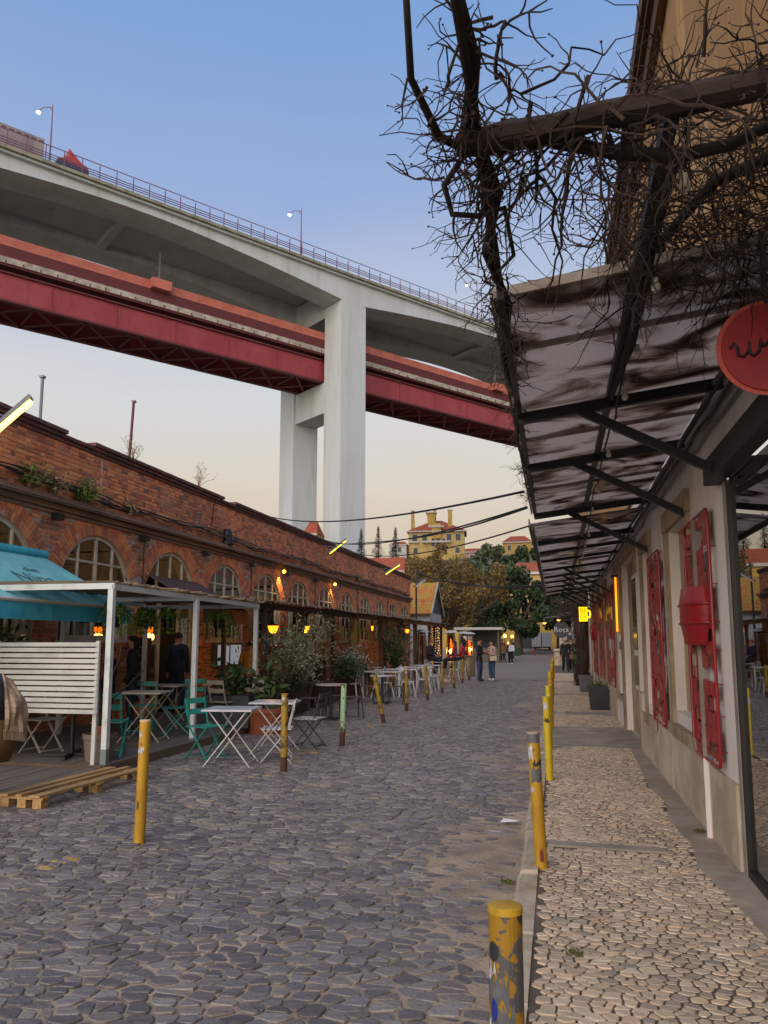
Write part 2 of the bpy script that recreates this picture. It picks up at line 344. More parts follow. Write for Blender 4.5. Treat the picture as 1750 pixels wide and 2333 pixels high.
def cells(x0, x1, y0, y1, dx, dy, jx, jy, rng):
    nx = int((x1-x0)/dx); ny = int((y1-y0)/dy); P = {}
    for j in range(-2, ny+2):
        for i in range(-2, nx+2):
            P[i, j] = (x0 + (i + 0.5 + 0.5*(j % 2) + rng.uniform(-jx, jx))*dx, y0 + (j + 0.5 + rng.uniform(-jy, jy))*dy)
    for j in range(ny):
        for i in range(nx):
            p = P[i, j]; poly = [(p[0]-dx*1.2, p[1]-dy*1.2), (p[0]+dx*1.2, p[1]-dy*1.2), (p[0]+dx*1.2, p[1]+dy*1.2), (p[0]-dx*1.2, p[1]+dy*1.2)]
            for dj in (-2, -1, 0, 1, 2):
                for di in (-2, -1, 0, 1, 2):
                    if di == 0 and dj == 0: continue
                    q = P.get((i+di, j+dj))
                    if q is None: continue
                    ex, ey = q[0]-p[0], q[1]-p[1]
                    # distances measured in cell units so stones stay wider than deep
                    wx, wy = ex/(dx*dx), ey/(dy*dy)
                    mx, my = (p[0]+q[0])/2, (p[1]+q[1])/2
                    poly = clip(poly, mx, my, wx, wy)
                    if len(poly) < 3: break
                if len(poly) < 3: break
            if len(poly) >= 3: yield p, poly
def stone(mb, poly, gap, z0, zt, fine, a, m=0, tx=0.0, ty=0.0, org=(0, 0), bev=0.010, ins=0.86, cut=0.22):
    cx = sum(p[0] for p in poly)/len(poly); cy = sum(p[1] for p in poly)/len(poly)
    r = sum(math.hypot(p[0]-cx, p[1]-cy) for p in poly)/len(poly); k = max(0.5, 1 - gap/r)
    pts = [(cx + (p[0]-cx)*k - org[0], cy + (p[1]-cy)*k - org[1]) for p in poly]
    # merge slivers, then round the corners
    pts = [p for i, p in enumerate(pts) if math.hypot(p[0]-pts[i-1][0], p[1]-pts[i-1][1]) > r*0.18]
    if len(pts) < 3: return
    if fine:
        q = []
        for i in range(len(pts)):
            a0 = pts[i-1]; b = pts[i]; c = pts[(i+1) % len(pts)]
            q.append((lerp(b[0], a0[0], cut), lerp(b[1], a0[1], cut))); q.append((lerp(b[0], c[0], cut), lerp(b[1], c[1], cut)))
        pts = q
    cx -= org[0]; cy -= org[1]; n = len(pts)
    zz = lambda p, z: z + (p[0]-cx)*tx + (p[1]-cy)*ty
    vs_ = [(p[0], p[1], z0) for p in pts]
    if fine:
        vs_ += [(p[0], p[1], zz(p, zt-bev)) for p in pts]
        top = [(cx + (p[0]-cx)*ins, cy + (p[1]-cy)*ins) for p in pts]
        vs_ += [(p[0], p[1], zz(p, zt)) for p in top]
        fs = [(i, (i+1) % n, n+(i+1) % n, n+i) for i in range(n)] + [(n+i, n+(i+1) % n, 2*n+(i+1) % n, 2*n+i) for i in range(n)] + [tuple(2*n+i for i in range(n))]
    else:
        top = [(cx + (p[0]-cx)*0.9, cy + (p[1]-cy)*0.9) for p in pts]
        vs_ += [(p[0], p[1], zz(p, zt)) for p in top]
        fs = [(i, (i+1) % n, n+(i+1) % n, n+i) for i in range(n)] + [tuple(n+i for i in range(n))]
    mb.faces(vs_, fs, m, a)
rg = random.Random(5)
big = MB(); cnt = 0; near = []
allst = []
for p, poly in cells(-6.6, -0.33, 1.6, 34.2, 0.118, 0.084, 0.58, 0.46, rg):
    if p[0] > -0.33: continue
    poly = [(min(q[0], -0.295), q[1]) for q in poly]
    allst.append((p, poly))
def seen(p):       # inside the camera's ground view, roughly
    x, y = p; return x > -0.245*0 - 0.80*y + 0.35 and y > 2.9
inview = sorted([s for s in allst if seen(s[0])], key=lambda s: s[0][1]*s[0][1] + s[0][0]**2)
single = set(id(s) for s in inview[:300])
for st in allst:
    p, poly = st; d = p[1]
    sand = max(0.0, min(1.0, (p[0] + 1.15 + 0.25*math.sin(p[1]*1.3)) / 0.6)); drift = max(0.0, math.sin(p[0]*1.9 + 0.7*math.sin(p[1]*0.8)) * math.sin(p[1]*0.9 + 1.1*math.sin(p[0]*1.3)) - 0.35)
    zt = rg.uniform(0.005, 0.0145) - sand * rg.uniform(0.003, 0.015) - drift * rg.uniform(0.0, 0.014)
    tx, ty = rg.gauss(0, 0.03), rg.gauss(0, 0.03)
    m = 1 if abs(p[0] + 3.55) < 0.10 and rg.random() < 0.16 else 0
    gap = rg.uniform(0.005, 0.0125); a = rg.random()
    if id(st) in single:
        mb = MB(); stone(mb, poly, gap, -0.03, zt, True, a, m, tx, ty, org=p, bev=0.004, ins=0.91, cut=0.16)
        if not mb.f: continue
        o = mb.build('cobblestone', [M_cob, M_yel], ROAD, attr=True); o.location = (p[0], p[1], 0)
    else: stone(big, poly, gap, -0.03, zt, d < 11, a, m, tx, ty, bev=0.004, ins=0.91, cut=0.16)
tag(big.build('cobblestones', [M_cob, M_yel], ROAD, attr=True), kind='stuff')

# pavement on the right with kerb, limestone setts and cement patches
PZ = 0.085
mb = MB(); ys = [-6, 36] + list(range(38, 100, 4))
for i in range(len(ys)-1):
    a, b = ys[i], ys[i+1]
    mb.hexa([(-0.157,a,gz(a)-0.1),(1.45,a,gz(a)-0.1),(1.45,b,gz(b)-0.1),(-0.157,b,gz(b)-0.1)], [(-0.157,a,gz(a)+PZ),(1.45,a,gz(a)+PZ),(1.45,b,gz(b)+PZ),(-0.157,b,gz(b)+PZ)])
PAV = tag(mb.build('pavement', M_calcbed), kind='structure')
y = 1.2
while y < 60:
    l = rg.uniform(0.7, 1.15); j = rg.uniform(-0.012, 0.012); h = rg.uniform(-0.012, 0.012)
    x0, x1 = -0.285 + j, -0.158; z0, z1 = gz(y) - 0.15, gz(y) + 0.098 + h; y1 = y + l - 0.018; c = 0.02
    mb = MB(); ring = lambda dx, z, dy: [(x0+dx, y+dy, z), (x1, y+dy, z), (x1, y1-dy, z), (x0+dx, y1-dy, z)]
    q = ring(0, z0, 0) + ring(0.006, z1-c, 0.0) + ring(c*1.5, z1, c)
    mb.faces(q, [(4*k+i, 4*k+(i+1) % 4, 4*k+4+(i+1) % 4, 4*k+4+i) for k in (0, 1) for i in range(4)] + [(8,9,10,11)])
    mb.build('kerb_stone', M_kerb, PAV); y += l
def patch(name, pts, z, m):
    mb = MB(); n = len(pts); mb.faces([(x, y, PZ - 0.02) for x, y in pts] + [(x, y, z) for x, y in pts], [tuple(n+i for i in range(n))] + [(i, (i+1) % n, n+(i+1) % n, n+i) for i in range(n)])
    return mb.build(name, m, PAV)
patch('cement_crossing', [(-0.10, 11.9), (1.25, 11.75), (1.25, 14.6), (-0.10, 14.5)], PZ + 0.014, M_cem)
patch('drain_strip', [(-0.10, 6.14), (0.75, 6.10), (0.75, 6.22), (-0.10, 6.26)], PZ + 0.016, M_cem)
patch('cement_apron', [(1.22, 2.2), (1.22, 11.76), (1.0, 11.7), (0.96, 10.2), (0.92, 8.8), (0.98, 7.9), (0.90, 7.2), (0.96, 6.4), (0.90, 5.8), (0.97, 5.2), (1.04, 4.2), (1.0, 3.0), (1.06, 2.2)], PZ + 0.014, M_cem)
patch('cement_patch', [(0.15, 17.0), (1.22, 16.9), (1.22, 17.75), (0.18, 17.7)], PZ + 0.014, M_cem)
patch('drain_strip', [(-0.10, 23.4), (1.25, 23.4), (1.25, 23.75), (-0.10, 23.75)], PZ + 0.014, M_cem)
patch('drain_strip', [(-0.10, 30.4), (1.25, 30.4), (1.25, 31.3), (-0.10, 31.3)], PZ + 0.014, M_cem)
def inpatch(x, y):
    if 11.8 < y < 14.5: return True
    if abs(y - 6.18) < 0.09 and x < 0.75: return True
    if 16.95 < y < 17.72 and x > 0.16: return True
    if x > 1.05 and y < 12 : return True
    if 23.4 < y < 23.75 or 30.4 < y < 31.3: return True
    return (x > 0.93 and 5.0 < y < 9.5) and x > 0.95 + 0.04*math.sin(y*4)
pv = []
for p, poly in cells(-0.165, 1.24, 1.4, 40.0, 0.068, 0.052, 0.44, 0.42, rg):
    if p[0] < -0.135 or inpatch(*p): continue
    pv.append((p, [(max(q[0], -0.152), q[1]) for q in poly]))
inview = sorted([s for s in pv if s[0][1] > 2.75 and s[0][0] < 0.62 + 0.04*s[0][1]], key=lambda s: s[0][1])
single = set(id(s) for s in inview[:300]); big = MB()
for st in pv:
    p, poly = st; zt = PZ + rg.uniform(0.004, 0.009) + 0.003*math.sin(p[0]*5 + p[1]*2.1); tx, ty = rg.gauss(0, 0.035), rg.gauss(0, 0.035); gap = rg.uniform(0.0035, 0.0085); a = rg.random()
    if id(st) in single:
        mb = MB(); stone(mb, poly, gap, PZ-0.01, zt, True, a, 0, tx, ty, org=p, bev=0.004, ins=0.92, cut=0.15)
        if not mb.f: continue
        o = mb.build('sett', M_calc, PAV, attr=True); o.location = (p[0], p[1], 0)
    else: stone(big, poly, gap, PZ-0.01, zt + gz(p[1]), p[1] < 10, a, 0, tx, ty, bev=0.004, ins=0.92, cut=0.15)
tag(big.build('setts', M_calc, PAV, attr=True), kind='stuff')
# scrap of paper in the gutter and tufts of weed
mb = MB(); mb.faces([(0,0,0.0),(0.16,0.01,0.012),(0.17,0.09,0.004),(0.02,0.1,0.016),(0.09,0.05,0.02)], [(0,1,4),(1,2,4),(2,3,4),(3,0,4)])
M_paper = mat('paper', 'd8d4cf', 0.8)
o = mb.build('paper_scrap', M_paper); o.location = (-0.52, 7.1, 0.03); tag(o, 'crumpled scrap of white paper lying in the gutter', 'litter')
def tuft(mb, c, r, h, n, m=0):
    for k in range(n):
        t = ur(0, 6.28); q = ur(0, r); bx, by = c[0]+q*math.cos(t), c[1]+q*math.sin(t); l = ur(0.4, 1)*h; dx, dy = ur(-0.5, 0.5)*l, ur(-0.5, 0.5)*l; wd = ur(0.004, 0.009)
        mb.poly([(bx-wd, by, c[2]), (bx+wd, by, c[2]), (bx+dx, by+dy, c[2]+l)], m, random.random())
M_weed = mat('weed', '4c5a22', 0.9, rnd=('3a4020', '4c5028', '5a5a30'))
for (x, y, z, lb) in ((-0.36, 5.45, 0.01, 'tuft of weed in the gutter beside the nearest standing bollards'), (1.08, 6.75, 0.11, 'green weed tuft at the foot of the right wall'), (0.05, 4.1, 0.09, 'mossy tuft between the pale paving setts')):
    mb = MB(); tuft(mb, (0, 0, 0), 0.05, 0.022, 70); o = mb.build('weed', M_weed, attr=True); o.location = (x, y, z); tag(o, lb, 'weed')
# ---------------------------------------------------------------- long brick building on the left
M_brick = mat('old_brick', '8f4a32', 0.85, rnd=('98543a', 'c06e48', 'd27e52', 'da8e5c', 'b06549', '7a5343', 'b39a86', '998874'), c2='745a4a', scale=0.8, lo=0.50, hi=0.78, c3='b8a08c', scale3=3.5, lo3=0.60, hi3=0.76, bump=0.35, bscale=45)
M_brmort = mat('lime_mortar', 'c4ae98', 0.95, c2='96806c', scale=1.2, c3='9c8a7a', scale3=4, bump=0.3, bscale=30)
M_ledge = mat('weathered_ledge', '846452', 0.9, c2='635145', scale=1.2, c3='8d6a52', scale3=3, stretch=(0.4,1,1), bump=0.4, bscale=20)
M_cap = mat('dark_cap_brick', '6a3a34', 0.85, rnd=('5a2f2b', '6f3c35', '7a453b', '4f2d2b'), c2='4c3a36', scale=2)
M_wood = mat('cream_window_paint', 'c0b49c', 0.6, c2='a5977f', scale=5)
M_pane = glassmat('window_glass', 'a0a09a', 0.16)
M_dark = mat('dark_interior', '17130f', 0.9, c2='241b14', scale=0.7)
M_curt = mat('curtain', '8e7f66', 0.9, c2='6f6250', scale=7, stretch=(3,1,0.15))
M_sill = mat('white_sill', 'b9b3a8', 0.7)
BW = thing('brick_building', 'long red brick building with arched windows along the left side', 'building', (-8.5, 10.0, 0), R(89.18))
C0, PIT, HW, SILL, SPR, RR, AZ, RO = 0.19, 2.85, 1.1, 1.65, 2.87, 1.18, 2.44, 0.36
S0, S1, TOP = -4.2, 33.2, 5.14
bays = [C0 + PIT*i for i in range(-1, 12)]
DOOR = 3        # bay index of the entrance
def arcz(ds): return AZ + math.sqrt(max(0.0, RR*RR - ds*ds))
mb = MB(); yb = 0.009
def quad(mb, s0, s1, z0, z1, y=yb): mb.poly([(s0, y, z0), (s1, y, z0), (s1, y, z1), (s0, y, z1)])
edges = [S0]
for i, c in enumerate(bays):
    lo = 0.0 if i == DOOR else SILL
    quad(mb, edges[-1], c-HW, 0, TOP); edges.append(c+HW)
    if lo > 0: quad(mb, c-HW, c+HW, 0, lo)
    N_ = 16
    for k in range(N_):
        a = -HW + 2*HW*k/N_; b = -HW + 2*HW*(k+1)/N_
        mb.poly([(c+a, yb, arcz(a)), (c+b, yb, arcz(b)), (c+b, yb, TOP), (c+a, yb, TOP)])
        mb.poly([(c+a, yb, arcz(a)), (c+a, 0.36, arcz(a)), (c+b, 0.36, arcz(b)), (c+b, yb, arcz(b))])
    for sg in (-1, 1): mb.poly([(c+sg*HW, yb, lo), (c+sg*HW, 0.36, lo), (c+sg*HW, 0.36, SPR), (c+sg*HW, yb, SPR)])
    mb.poly([(c-HW, yb, lo), (c-HW, 0.36, lo), (c+HW, 0.36, lo), (c+HW, yb, lo)])
quad(mb, edges[-1], S1, 0, TOP)
mb.poly([(S1, yb, 0), (S1, 9, 0), (S1, 9, 5.0), (S1, yb, TOP)])
mb.poly([(S0, 0.3, 5.14), (S1, 0.3, 5.14), (S1, 9, 4.6), (S0, 9, 4.6)])
mb.build('wall', M_brmort, BW)
def forb(zc):
    out_ = []
    for i, c in enumerate(bays):
        if zc < SPR - 0.04: h = HW if (zc > SILL - 0.02 or i == DOOR) else 0
        else: h = math.sqrt(max(0.0, (RR+RO)**2 - (zc-AZ)**2)) + 0.01
        if h > 0: out_.append((c-h, c+h))
    return out_
rg = random.Random(21); BH = 0.077; bl = []
j = 0
while 0.06 + j*BH < TOP - 0.05:
    z = 0.06 + j*BH
    if not (3.80 < z + BH/2 < 4.16):
        F_ = forb(z + BH/2); s = S0 + (0.0 if j % 2 else 0.11)
        while s < S1:
            L_ = 0.236 if (j % 2 == 0 or rg.random() < 0.5) else 0.118
            a, b = s + 0.007, min(s + L_ - 0.007, S1)
            s += L_
            segs = [(a, b)]
            for f0, f1 in F_:
                segs = [q for a_, b_ in segs for q in ((a_, min(b_, f0)), (max(a_, f1), b_)) if q[1] - q[0] > 0.035]
            for a_, b_ in segs: bl.append((a_, b_, z + 0.0065, z + BH - 0.0065))
    j += 1
def bbox(mb, s0, s1, z0, z1, yf, a, org=(0, 0)):
    s0 -= org[0]; s1 -= org[0]; z0 -= org[1]; z1 -= org[1]; c = 0.004
    mb.faces([(s0,yb+0.01,z0),(s1,yb+0.01,z0),(s1,yb+0.01,z1),(s0,yb+0.01,z1),(s0+c,yf,z0+c),(s1-c,yf,z0+c),(s1-c,yf,z1-c),(s0+c,yf,z1-c)],
             [(4,5,6,7),(0,1,5,4),(1,2,6,5),(2,3,7,6),(3,0,4,7)], 0, a)
cand = sorted([b for b in bl if b[2] > 4.15 and 0.15 < b[0] < 6], key=lambda b: b[0]*1.0 - b[2]*0.1)
single = set(cand[:300]); stuff = MB()
for b in bl:
    zc = (b[2]+b[3])/2; a = rg.random()
    a = a*0.72 if not (2.95 < zc < 3.9) else (0.55 + 0.45*rg.random() if rg.random() < 0.62 else a*0.7)
    yf = -0.002 + rg.uniform(-0.004, 0.004)
    if b in single:
        mb = MB(); bbox(mb, *b, yf, a, (b[0], b[2])); o = mb.build('brick', M_brick, BW, attr=True); o.location = (b[0], 0, b[2])
    else: bbox(stuff, *b, yf, a)
for c in bays:         # arch rings
    t0 = math.acos(HW/RR*0.995); n = 40
    for k in range(n):
        a0 = t0 + (math.pi-2*t0)*k/n + 0.004; a1 = t0 + (math.pi-2*t0)*(k+1)/n - 0.004
        for r0, r1 in ((RR+0.002, RR+0.17), (RR+0.18, RR+RO-0.01)):
            yf = -0.006 + rg.uniform(-0.003, 0.003); q = [(r0, a0), (r0, a1), (r1, a1), (r1, a0)]
            stuff.faces([(c + r*math.cos(t), yb+0.01, AZ + r*math.sin(t)) for r, t in q] + [(c + r*math.cos(t), yf, AZ + r*math.sin(t)) for r, t in q],
                        [(4,7,6,5),(0,1,5,4),(1,2,6,5),(2,3,7,6),(3,0,4,7)], 0, rg.uniform(0.1, 0.62))
tag(stuff.build('bricks', M_brick, BW, attr=True), kind='stuff')
for nm, z0, z1, p in (('ledge_moulding', 3.83, 3.89, 0.035), ('ledge_moulding', 3.90, 3.99, 0.075), ('ledge_moulding', 4.00, 4.12, 0.14)):
    mb = MB(); mb.faces([(S0,-p,z0),(S1+p,-p,z0),(S1+p,0.02,z0),(S0,0.02,z0),(S0,-p,z1),(S1+p,-p,z1),(S1+p,0.02,z1+0.03),(S0,0.02,z1+0.03)], [(0,3,2,1),(4,5,6,7),(0,1,5,4),(1,2,6,5),(2,3,7,6),(3,0,4,7)]); mb.build(nm, M_ledge, BW)
cap = MB(); rg2 = random.Random(3)
for z0, z1, p, L_ in ((5.14, 5.205, 0.03, 0.118), (5.21, 5.275, 0.065, 0.236), (5.28, 5.35, 0.10, 0.118)):
    s = S0
    while s < S1:
        if not (z0 > 5.27 and (1.7 < s < 2.6 or 8.2 < s < 8.9)):
            cap.box(s+0.004, s+L_-0.004, -p + rg2.uniform(-0.005, 0.005), 0.3, z0+rg2.uniform(0,0.004), z1, 0, rg2.random())
        s += L_
tag(cap.build('parapet_bricks', M_cap, BW, attr=True), kind='stuff')
# windows: one frame, shared by all bays
def wframe():
    mb = MB(); y0, y1 = 0.04, 0.11
    for sg in (-1, 1): mb.box(sg*HW - (0.07 if sg > 0 else 0), sg*HW + (0 if sg > 0 else 0.07), y0, y1, SILL, SPR + 0.03)
    N_ = 18
    for k in range(N_):
        a = -HW + 2*HW*k/N_; b = -HW + 2*HW*(k+1)/N_; f = 1 - 0.07/RR
        mb.hexa([(a,y0,arcz(a)),(b,y0,arcz(b)),(b,y1,arcz(b)),(a,y1,arcz(a))], [(a*f,y0,AZ+(arcz(a)-AZ)*f),(b*f,y0,AZ+(arcz(b)-AZ)*f),(b*f,y1,AZ+(arcz(b)-AZ)*f),(a*f,y1,AZ+(arcz(a)-AZ)*f)])
    for s, wd in ((-0.55, 0.045), (0, 0.07), (0.55, 0.045)): mb.box(s-wd/2, s+wd/2, y0+0.005, y1-0.005, SILL, arcz(s)-0.02)
    for s in (-0.80, 0.80): mb.box(s-0.05, s+0.05, y0-0.03, y1+0.02, SILL, 2.58)
    for z, h in ((SILL+0.04, 0.08), (2.17, 0.035), (2.62, 0.09), (3.10, 0.04)):
        hw = min(HW-0.02, math.sqrt(RR*RR-(z-AZ)**2)-0.02); mb.box(-hw, hw, y0+0.012, y1-0.012, z-h/2, z+h/2)
    return mb
cols = [(-1.03, -0.575), (-0.525, -0.037), (0.037, 0.525), (0.575, 1.03)]; rows = [(SILL+0.085, 2.15), (2.19, 2.57), (2.67, 3.08), (3.12, 9)]
panes = []
for a, b in cols:
    for z0, z1 in rows:
        pts = [(a, z0), (b, z0)]; n = 6
        if z1 < 9 and z1 <= min(arcz(a), arcz(b)): pts += [(b, z1), (a, z1)]
        else:
            f = 1 - 0.05/RR
            for k in range(n+1):
                s = lerp(b, a, k/n); zz = min(AZ + math.sqrt(max(0.001, (RR*f)**2 - s*s)), z1)
                if zz > z0 + 0.01: pts.append((s, zz))
        if len(pts) > 2:
            mb = MB(); mb.poly([(s, 0.075, z) for s, z in pts]); panes.append(mb)
wf = None; pm_ = []
for i, c in enumerate(bays):
    if i == DOOR: continue
    if wf is None:
        wf = o = wframe().build('window', M_wood, BW); o.location = (c, 0, 0)
        for p in panes: pm_.append(p.build('pane', M_pane, o))
        mb = MB(); mb.box(-HW-0.06, HW+0.06, -0.05, 0.1, SILL-0.055, SILL-0.002); pm_.append(mb.build('sill', M_sill, o))
    else:
        o = wf.copy(); col.objects.link(o); o.parent = BW; o.location = (c, 0, 0)
        for p in pm_: q = p.copy(); col.objects.link(q); q.parent = o
# entrance bay: arched light above an open doorway
c = bays[DOOR]; mb = MB(); y0, y1 = 0.04, 0.11; N_ = 18
for k in range(N_):
    a = -HW + 2*HW*k/N_; b = -HW + 2*HW*(k+1)/N_; f = 1 - 0.07/RR
    mb.hexa([(a,y0,arcz(a)),(b,y0,arcz(b)),(b,y1,arcz(b)),(a,y1,arcz(a))], [(a*f,y0,AZ+(arcz(a)-AZ)*f),(b*f,y0,AZ+(arcz(b)-AZ)*f),(b*f,y1,AZ+(arcz(b)-AZ)*f),(a*f,y1,AZ+(arcz(a)-AZ)*f)])
for s in (-0.55, 0, 0.55): mb.box(s-0.025, s+0.025, y0+0.005, y1-0.005, 2.6, arcz(s)-0.02)
mb.box(-HW, HW, y0, y1, 2.5, 2.62)
for s in (-HW+0.04, -0.42, 0.5, HW-0.04): mb.box(s-0.05, s+0.05, y0-0.002, y1+0.002, 0.1, 2.5)
mb.box(-HW, -0.42, y0+0.01, y1-0.01, 1.55, 1.65); mb.box(-HW, -0.42, y0+0.01, y1-0.01, 0.1, 0.5)
o = mb.build('door', M_wood, BW); o.location = (c, 0, 0)
for a, b, z0, z1 in ((-1.0, -0.47, 0.5, 1.55), (-1.0, -0.47, 1.65, 2.5), (0.55, 1.0, 0.15, 2.5)):
    mb = MB(); mb.poly([(a, 0.075, z0), (b, 0.075, z0), (b, 0.075, z1), (a, 0.075, z1)]); mb.build('pane', M_pane, o)
mb = MB(); n = 10; f = 1 - 0.07/RR; mb.poly([(-1.0, 0.08, 2.62), (1.0, 0.08, 2.62)] + [(lerp(1.0, -1.0, k/n), 0.08, AZ + math.sqrt((RR*f)**2 - lerp(1.0, -1.0, k/n)**2)) for k in range(n+1)]); mb.build('pane', M_pane, o)
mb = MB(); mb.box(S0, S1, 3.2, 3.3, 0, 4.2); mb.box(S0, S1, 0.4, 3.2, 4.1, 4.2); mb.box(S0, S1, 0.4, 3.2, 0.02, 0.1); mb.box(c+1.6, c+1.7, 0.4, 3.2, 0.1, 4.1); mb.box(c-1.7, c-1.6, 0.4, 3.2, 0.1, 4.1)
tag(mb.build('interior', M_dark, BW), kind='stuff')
for i in (4, 5, 6, 7, 8, 9, 10, 12):
    cc_ = bays[i]
    for sg in (-1, 1):
        mb = MB(); n = 14; x0, x1 = (0.12, 1.06); pts = []
        for k in range(n+1):
            s = lerp(x0, x1, k/n); pts.append((sg*s, 0.17 + 0.02*math.sin(k*1.9)))
        for k in range(n):
            a, b = pts[k], pts[k+1]; mb.poly([(a[0], a[1], 1.6), (b[0], b[1], 1.6), (b[0], b[1], 3.7), (a[0], a[1], 3.7)])
        o = mb.build('curtain', M_curt, BW); o.location = (cc_, 0, 0)
# ---------------------------------------------------------------- building on the right, canopy and vine
M_plast = mat('white_plaster', 'd6cdc8', 0.85, c2='c4bab4', scale=1.3, c3='a99e96', scale3=0.7, lo3=0.58, hi3=0.75, stretch=(1,1,0.4), bump=0.1, bscale=25)
M_stone = mat('brown_limestone', 'a08a70', 0.85, c2='7d6a50', scale=2.2, c3='a4937c', scale3=5, lo3=0.55, hi3=0.72, stretch=(1,1,0.5), bump=0.4, bscale=14)
M_plinth = mat('plinth_cement', 'b5a792', 0.9, c2='988872', scale=1.6, c3='b0a594', scale3=4, lo3=0.56, hi3=0.7, bump=0.25, bscale=20)
M_ochre = mat('ochre_wall', '9a7648', 0.85, c2='74552f', scale=2.0, lo=0.5, hi=0.72, c3='bb9564', scale3=3, stretch=(1,1.2,0.12))
M_eave = mat('eave_timber', '4a3320', 0.8, c2='7a5526', scale=3, lo=0.5, hi=0.7, stretch=(1,0.15,1))
M_bsteel = mat('black_steel', '0e0d0e', 0.5, c2='191514', scale=8)
M_alu = mat('aluminium', '77716a', 0.35, metal=0.8)
M_alug = mat('grey_frame', '8c867e', 0.5, c2='78726a', scale=3)
M_shop = glassmat('shop_glass', '6a6a62', 0.30, 0.01)
M_redm = mat('red_lacquer', '8c0e17', 0.45, c2='720c14', scale=6, lo=0.5, hi=0.75, coat=0.2)
M_redp = mat('red_worn', '8f1922', 0.5, c2='8b6a68', scale=9, lo=0.6, hi=0.7)
M_cable = mat('grey_cable', '6b6560', 0.6); M_cableb = mat('black_cable', '111113', 0.6)
M_bulb = mat('milky_bulb', 'c9bfae', 0.25)
RB = thing('white_building', 'white plastered building with stone door surrounds on the right', 'building', (1.18, 0, 0))
def rbox(name, y0, y1, z0, z1, x0, x1, m, parent=RB):
    mb = MB(); mb.box(x0, x1, y0, y1, z0, z1); return mb.build(name, m, parent)
# wall between openings (local x = into the building)
OPEN = [(7.22, 8.40, 0.92, 2.74), (10.02, 10.85, 0.80, 2.78), (11.95, 14.25, 0.09, 2.95), (15.0, 15.75, 0.8, 2.85), (18.45, 19.2, 0.8, 2.85), (21.4, 22.1, 0.8, 2.85), (24.8, 26.2, 0.09, 2.9), (28.4, 29.2, 0.8, 2.8), (31.4, 32.4, 0.09, 2.9)]
mb = MB(); y = 5.68
def wq(y0, y1, z0, z1):
    if y1 - y0 > 1e-3 and z1 - z0 > 1e-3: mb.poly([(0, y1, z0), (0, y0, z0), (0, y0, z1), (0, y1, z1)])
for a, b, z0, z1 in OPEN:
    wq(y, a, 0.0, 3.7); wq(a, b, 0.0, z0); wq(a, b, z1, 3.7)
    d = 0.12
    for yy in (a, b): mb.poly([(0, yy, z0), (d, yy, z0), (d, yy, z1), (0, yy, z1)])
    mb.poly([(0, a, z1), (d, a, z1), (d, b, z1), (0, b, z1)]); mb.poly([(0, a, z0), (d, a, z0), (d, b, z0), (0, b, z0)])
    y = b
wq(y, 37.0, 0, 3.7); wq(-6, 5.68, 2.72, 3.7)
mb.poly([(0, 37, 0), (0, 37, 7.7), (9, 37, 7.7), (9, 37, 0)])
mb.build('wall', M_plast, RB)
for i, (a, b, z0, z1) in enumerate(OPEN):
    # niche back, and stone surround standing proud of the plaster
    mb = MB(); mb.box(0.10, 0.16, a-0.01, b+0.01, z0-0.01, z1+0.01)
    if b - a > 0.9: mb.box(0.05, 0.102, a+0.03, lerp(a, b, 0.42), z0+0.004, z1-0.04)
    mb.build('niche_infill', M_stone if (z0 > 0.5 or i == 2) else M_eave, RB)
    wd = 0.17 if z0 > 0.5 else 0.26
    for yy0, yy1 in ((a-wd, a-0.004), (b+0.004, b+wd)): rbox('stone_jamb', yy0, yy1, max(z0-0.12, 0.09), z1, -0.035, 0.05, M_stone)
    rbox('stone_lintel', a-wd-0.02, b+wd+0.02, z1+0.004, z1+0.2, -0.045, 0.05, M_stone)
    if z0 > 0.5: rbox('stone_sill', a-wd-0.03, b+wd+0.03, z0-0.24, z0-0.12, -0.06, 0.04, M_stone)
segs = [(5.70, 7.02)] + [(OPEN[i][1]+0.27, OPEN[i+1][0]-0.28) for i in range(len(OPEN)-1)] + [(7.02, 8.62), (9.82, 11.08)]
for a, b in segs:
    if b > a: rbox('plinth', a, b, 0.06, 0.66 + ur(-0.03, 0.03), -0.03, 0.05, M_plinth)
mb = MB(); mb.tube([(-0.045, 6.62, 0.10), (-0.045, 6.62, 0.7)], 0.028, 8); mb.build('drain_pipe', M_plast, RB)
# upper storey and eave
mb = MB(); mb.poly([(0.0, 37, 3.7), (0.0, -6, 3.7), (0.0, -6, 7.6), (0.0, 37, 7.6)]); mb.build('upper_wall', M_ochre, RB)
y = -1.0; bd = None
while y < 16:
    mb = MB(); mb.box(-0.035 - ur(0, 0.012), 0.01, y + 0.012, y + 0.30, 3.66, 7.58); mb.build('board', M_ochre, RB); y += 0.31
rbox('eave_board', -6, 37, 7.52, 7.60, -0.17, 0.02, M_eave); rbox('eave_board', -6, 37, 7.60, 7.82, -0.21, -0.14, M_eave); rbox('eave_moulding', -6, 37, 7.30, 7.52, -0.12, -0.03, M_eave)
mb = MB(); mb.poly([(-0.21, -6, 7.82), (-0.21, 37, 7.82), (4.5, 37, 9.6), (4.5, -6, 9.6)]); mb.build('roof', M_eave, RB)
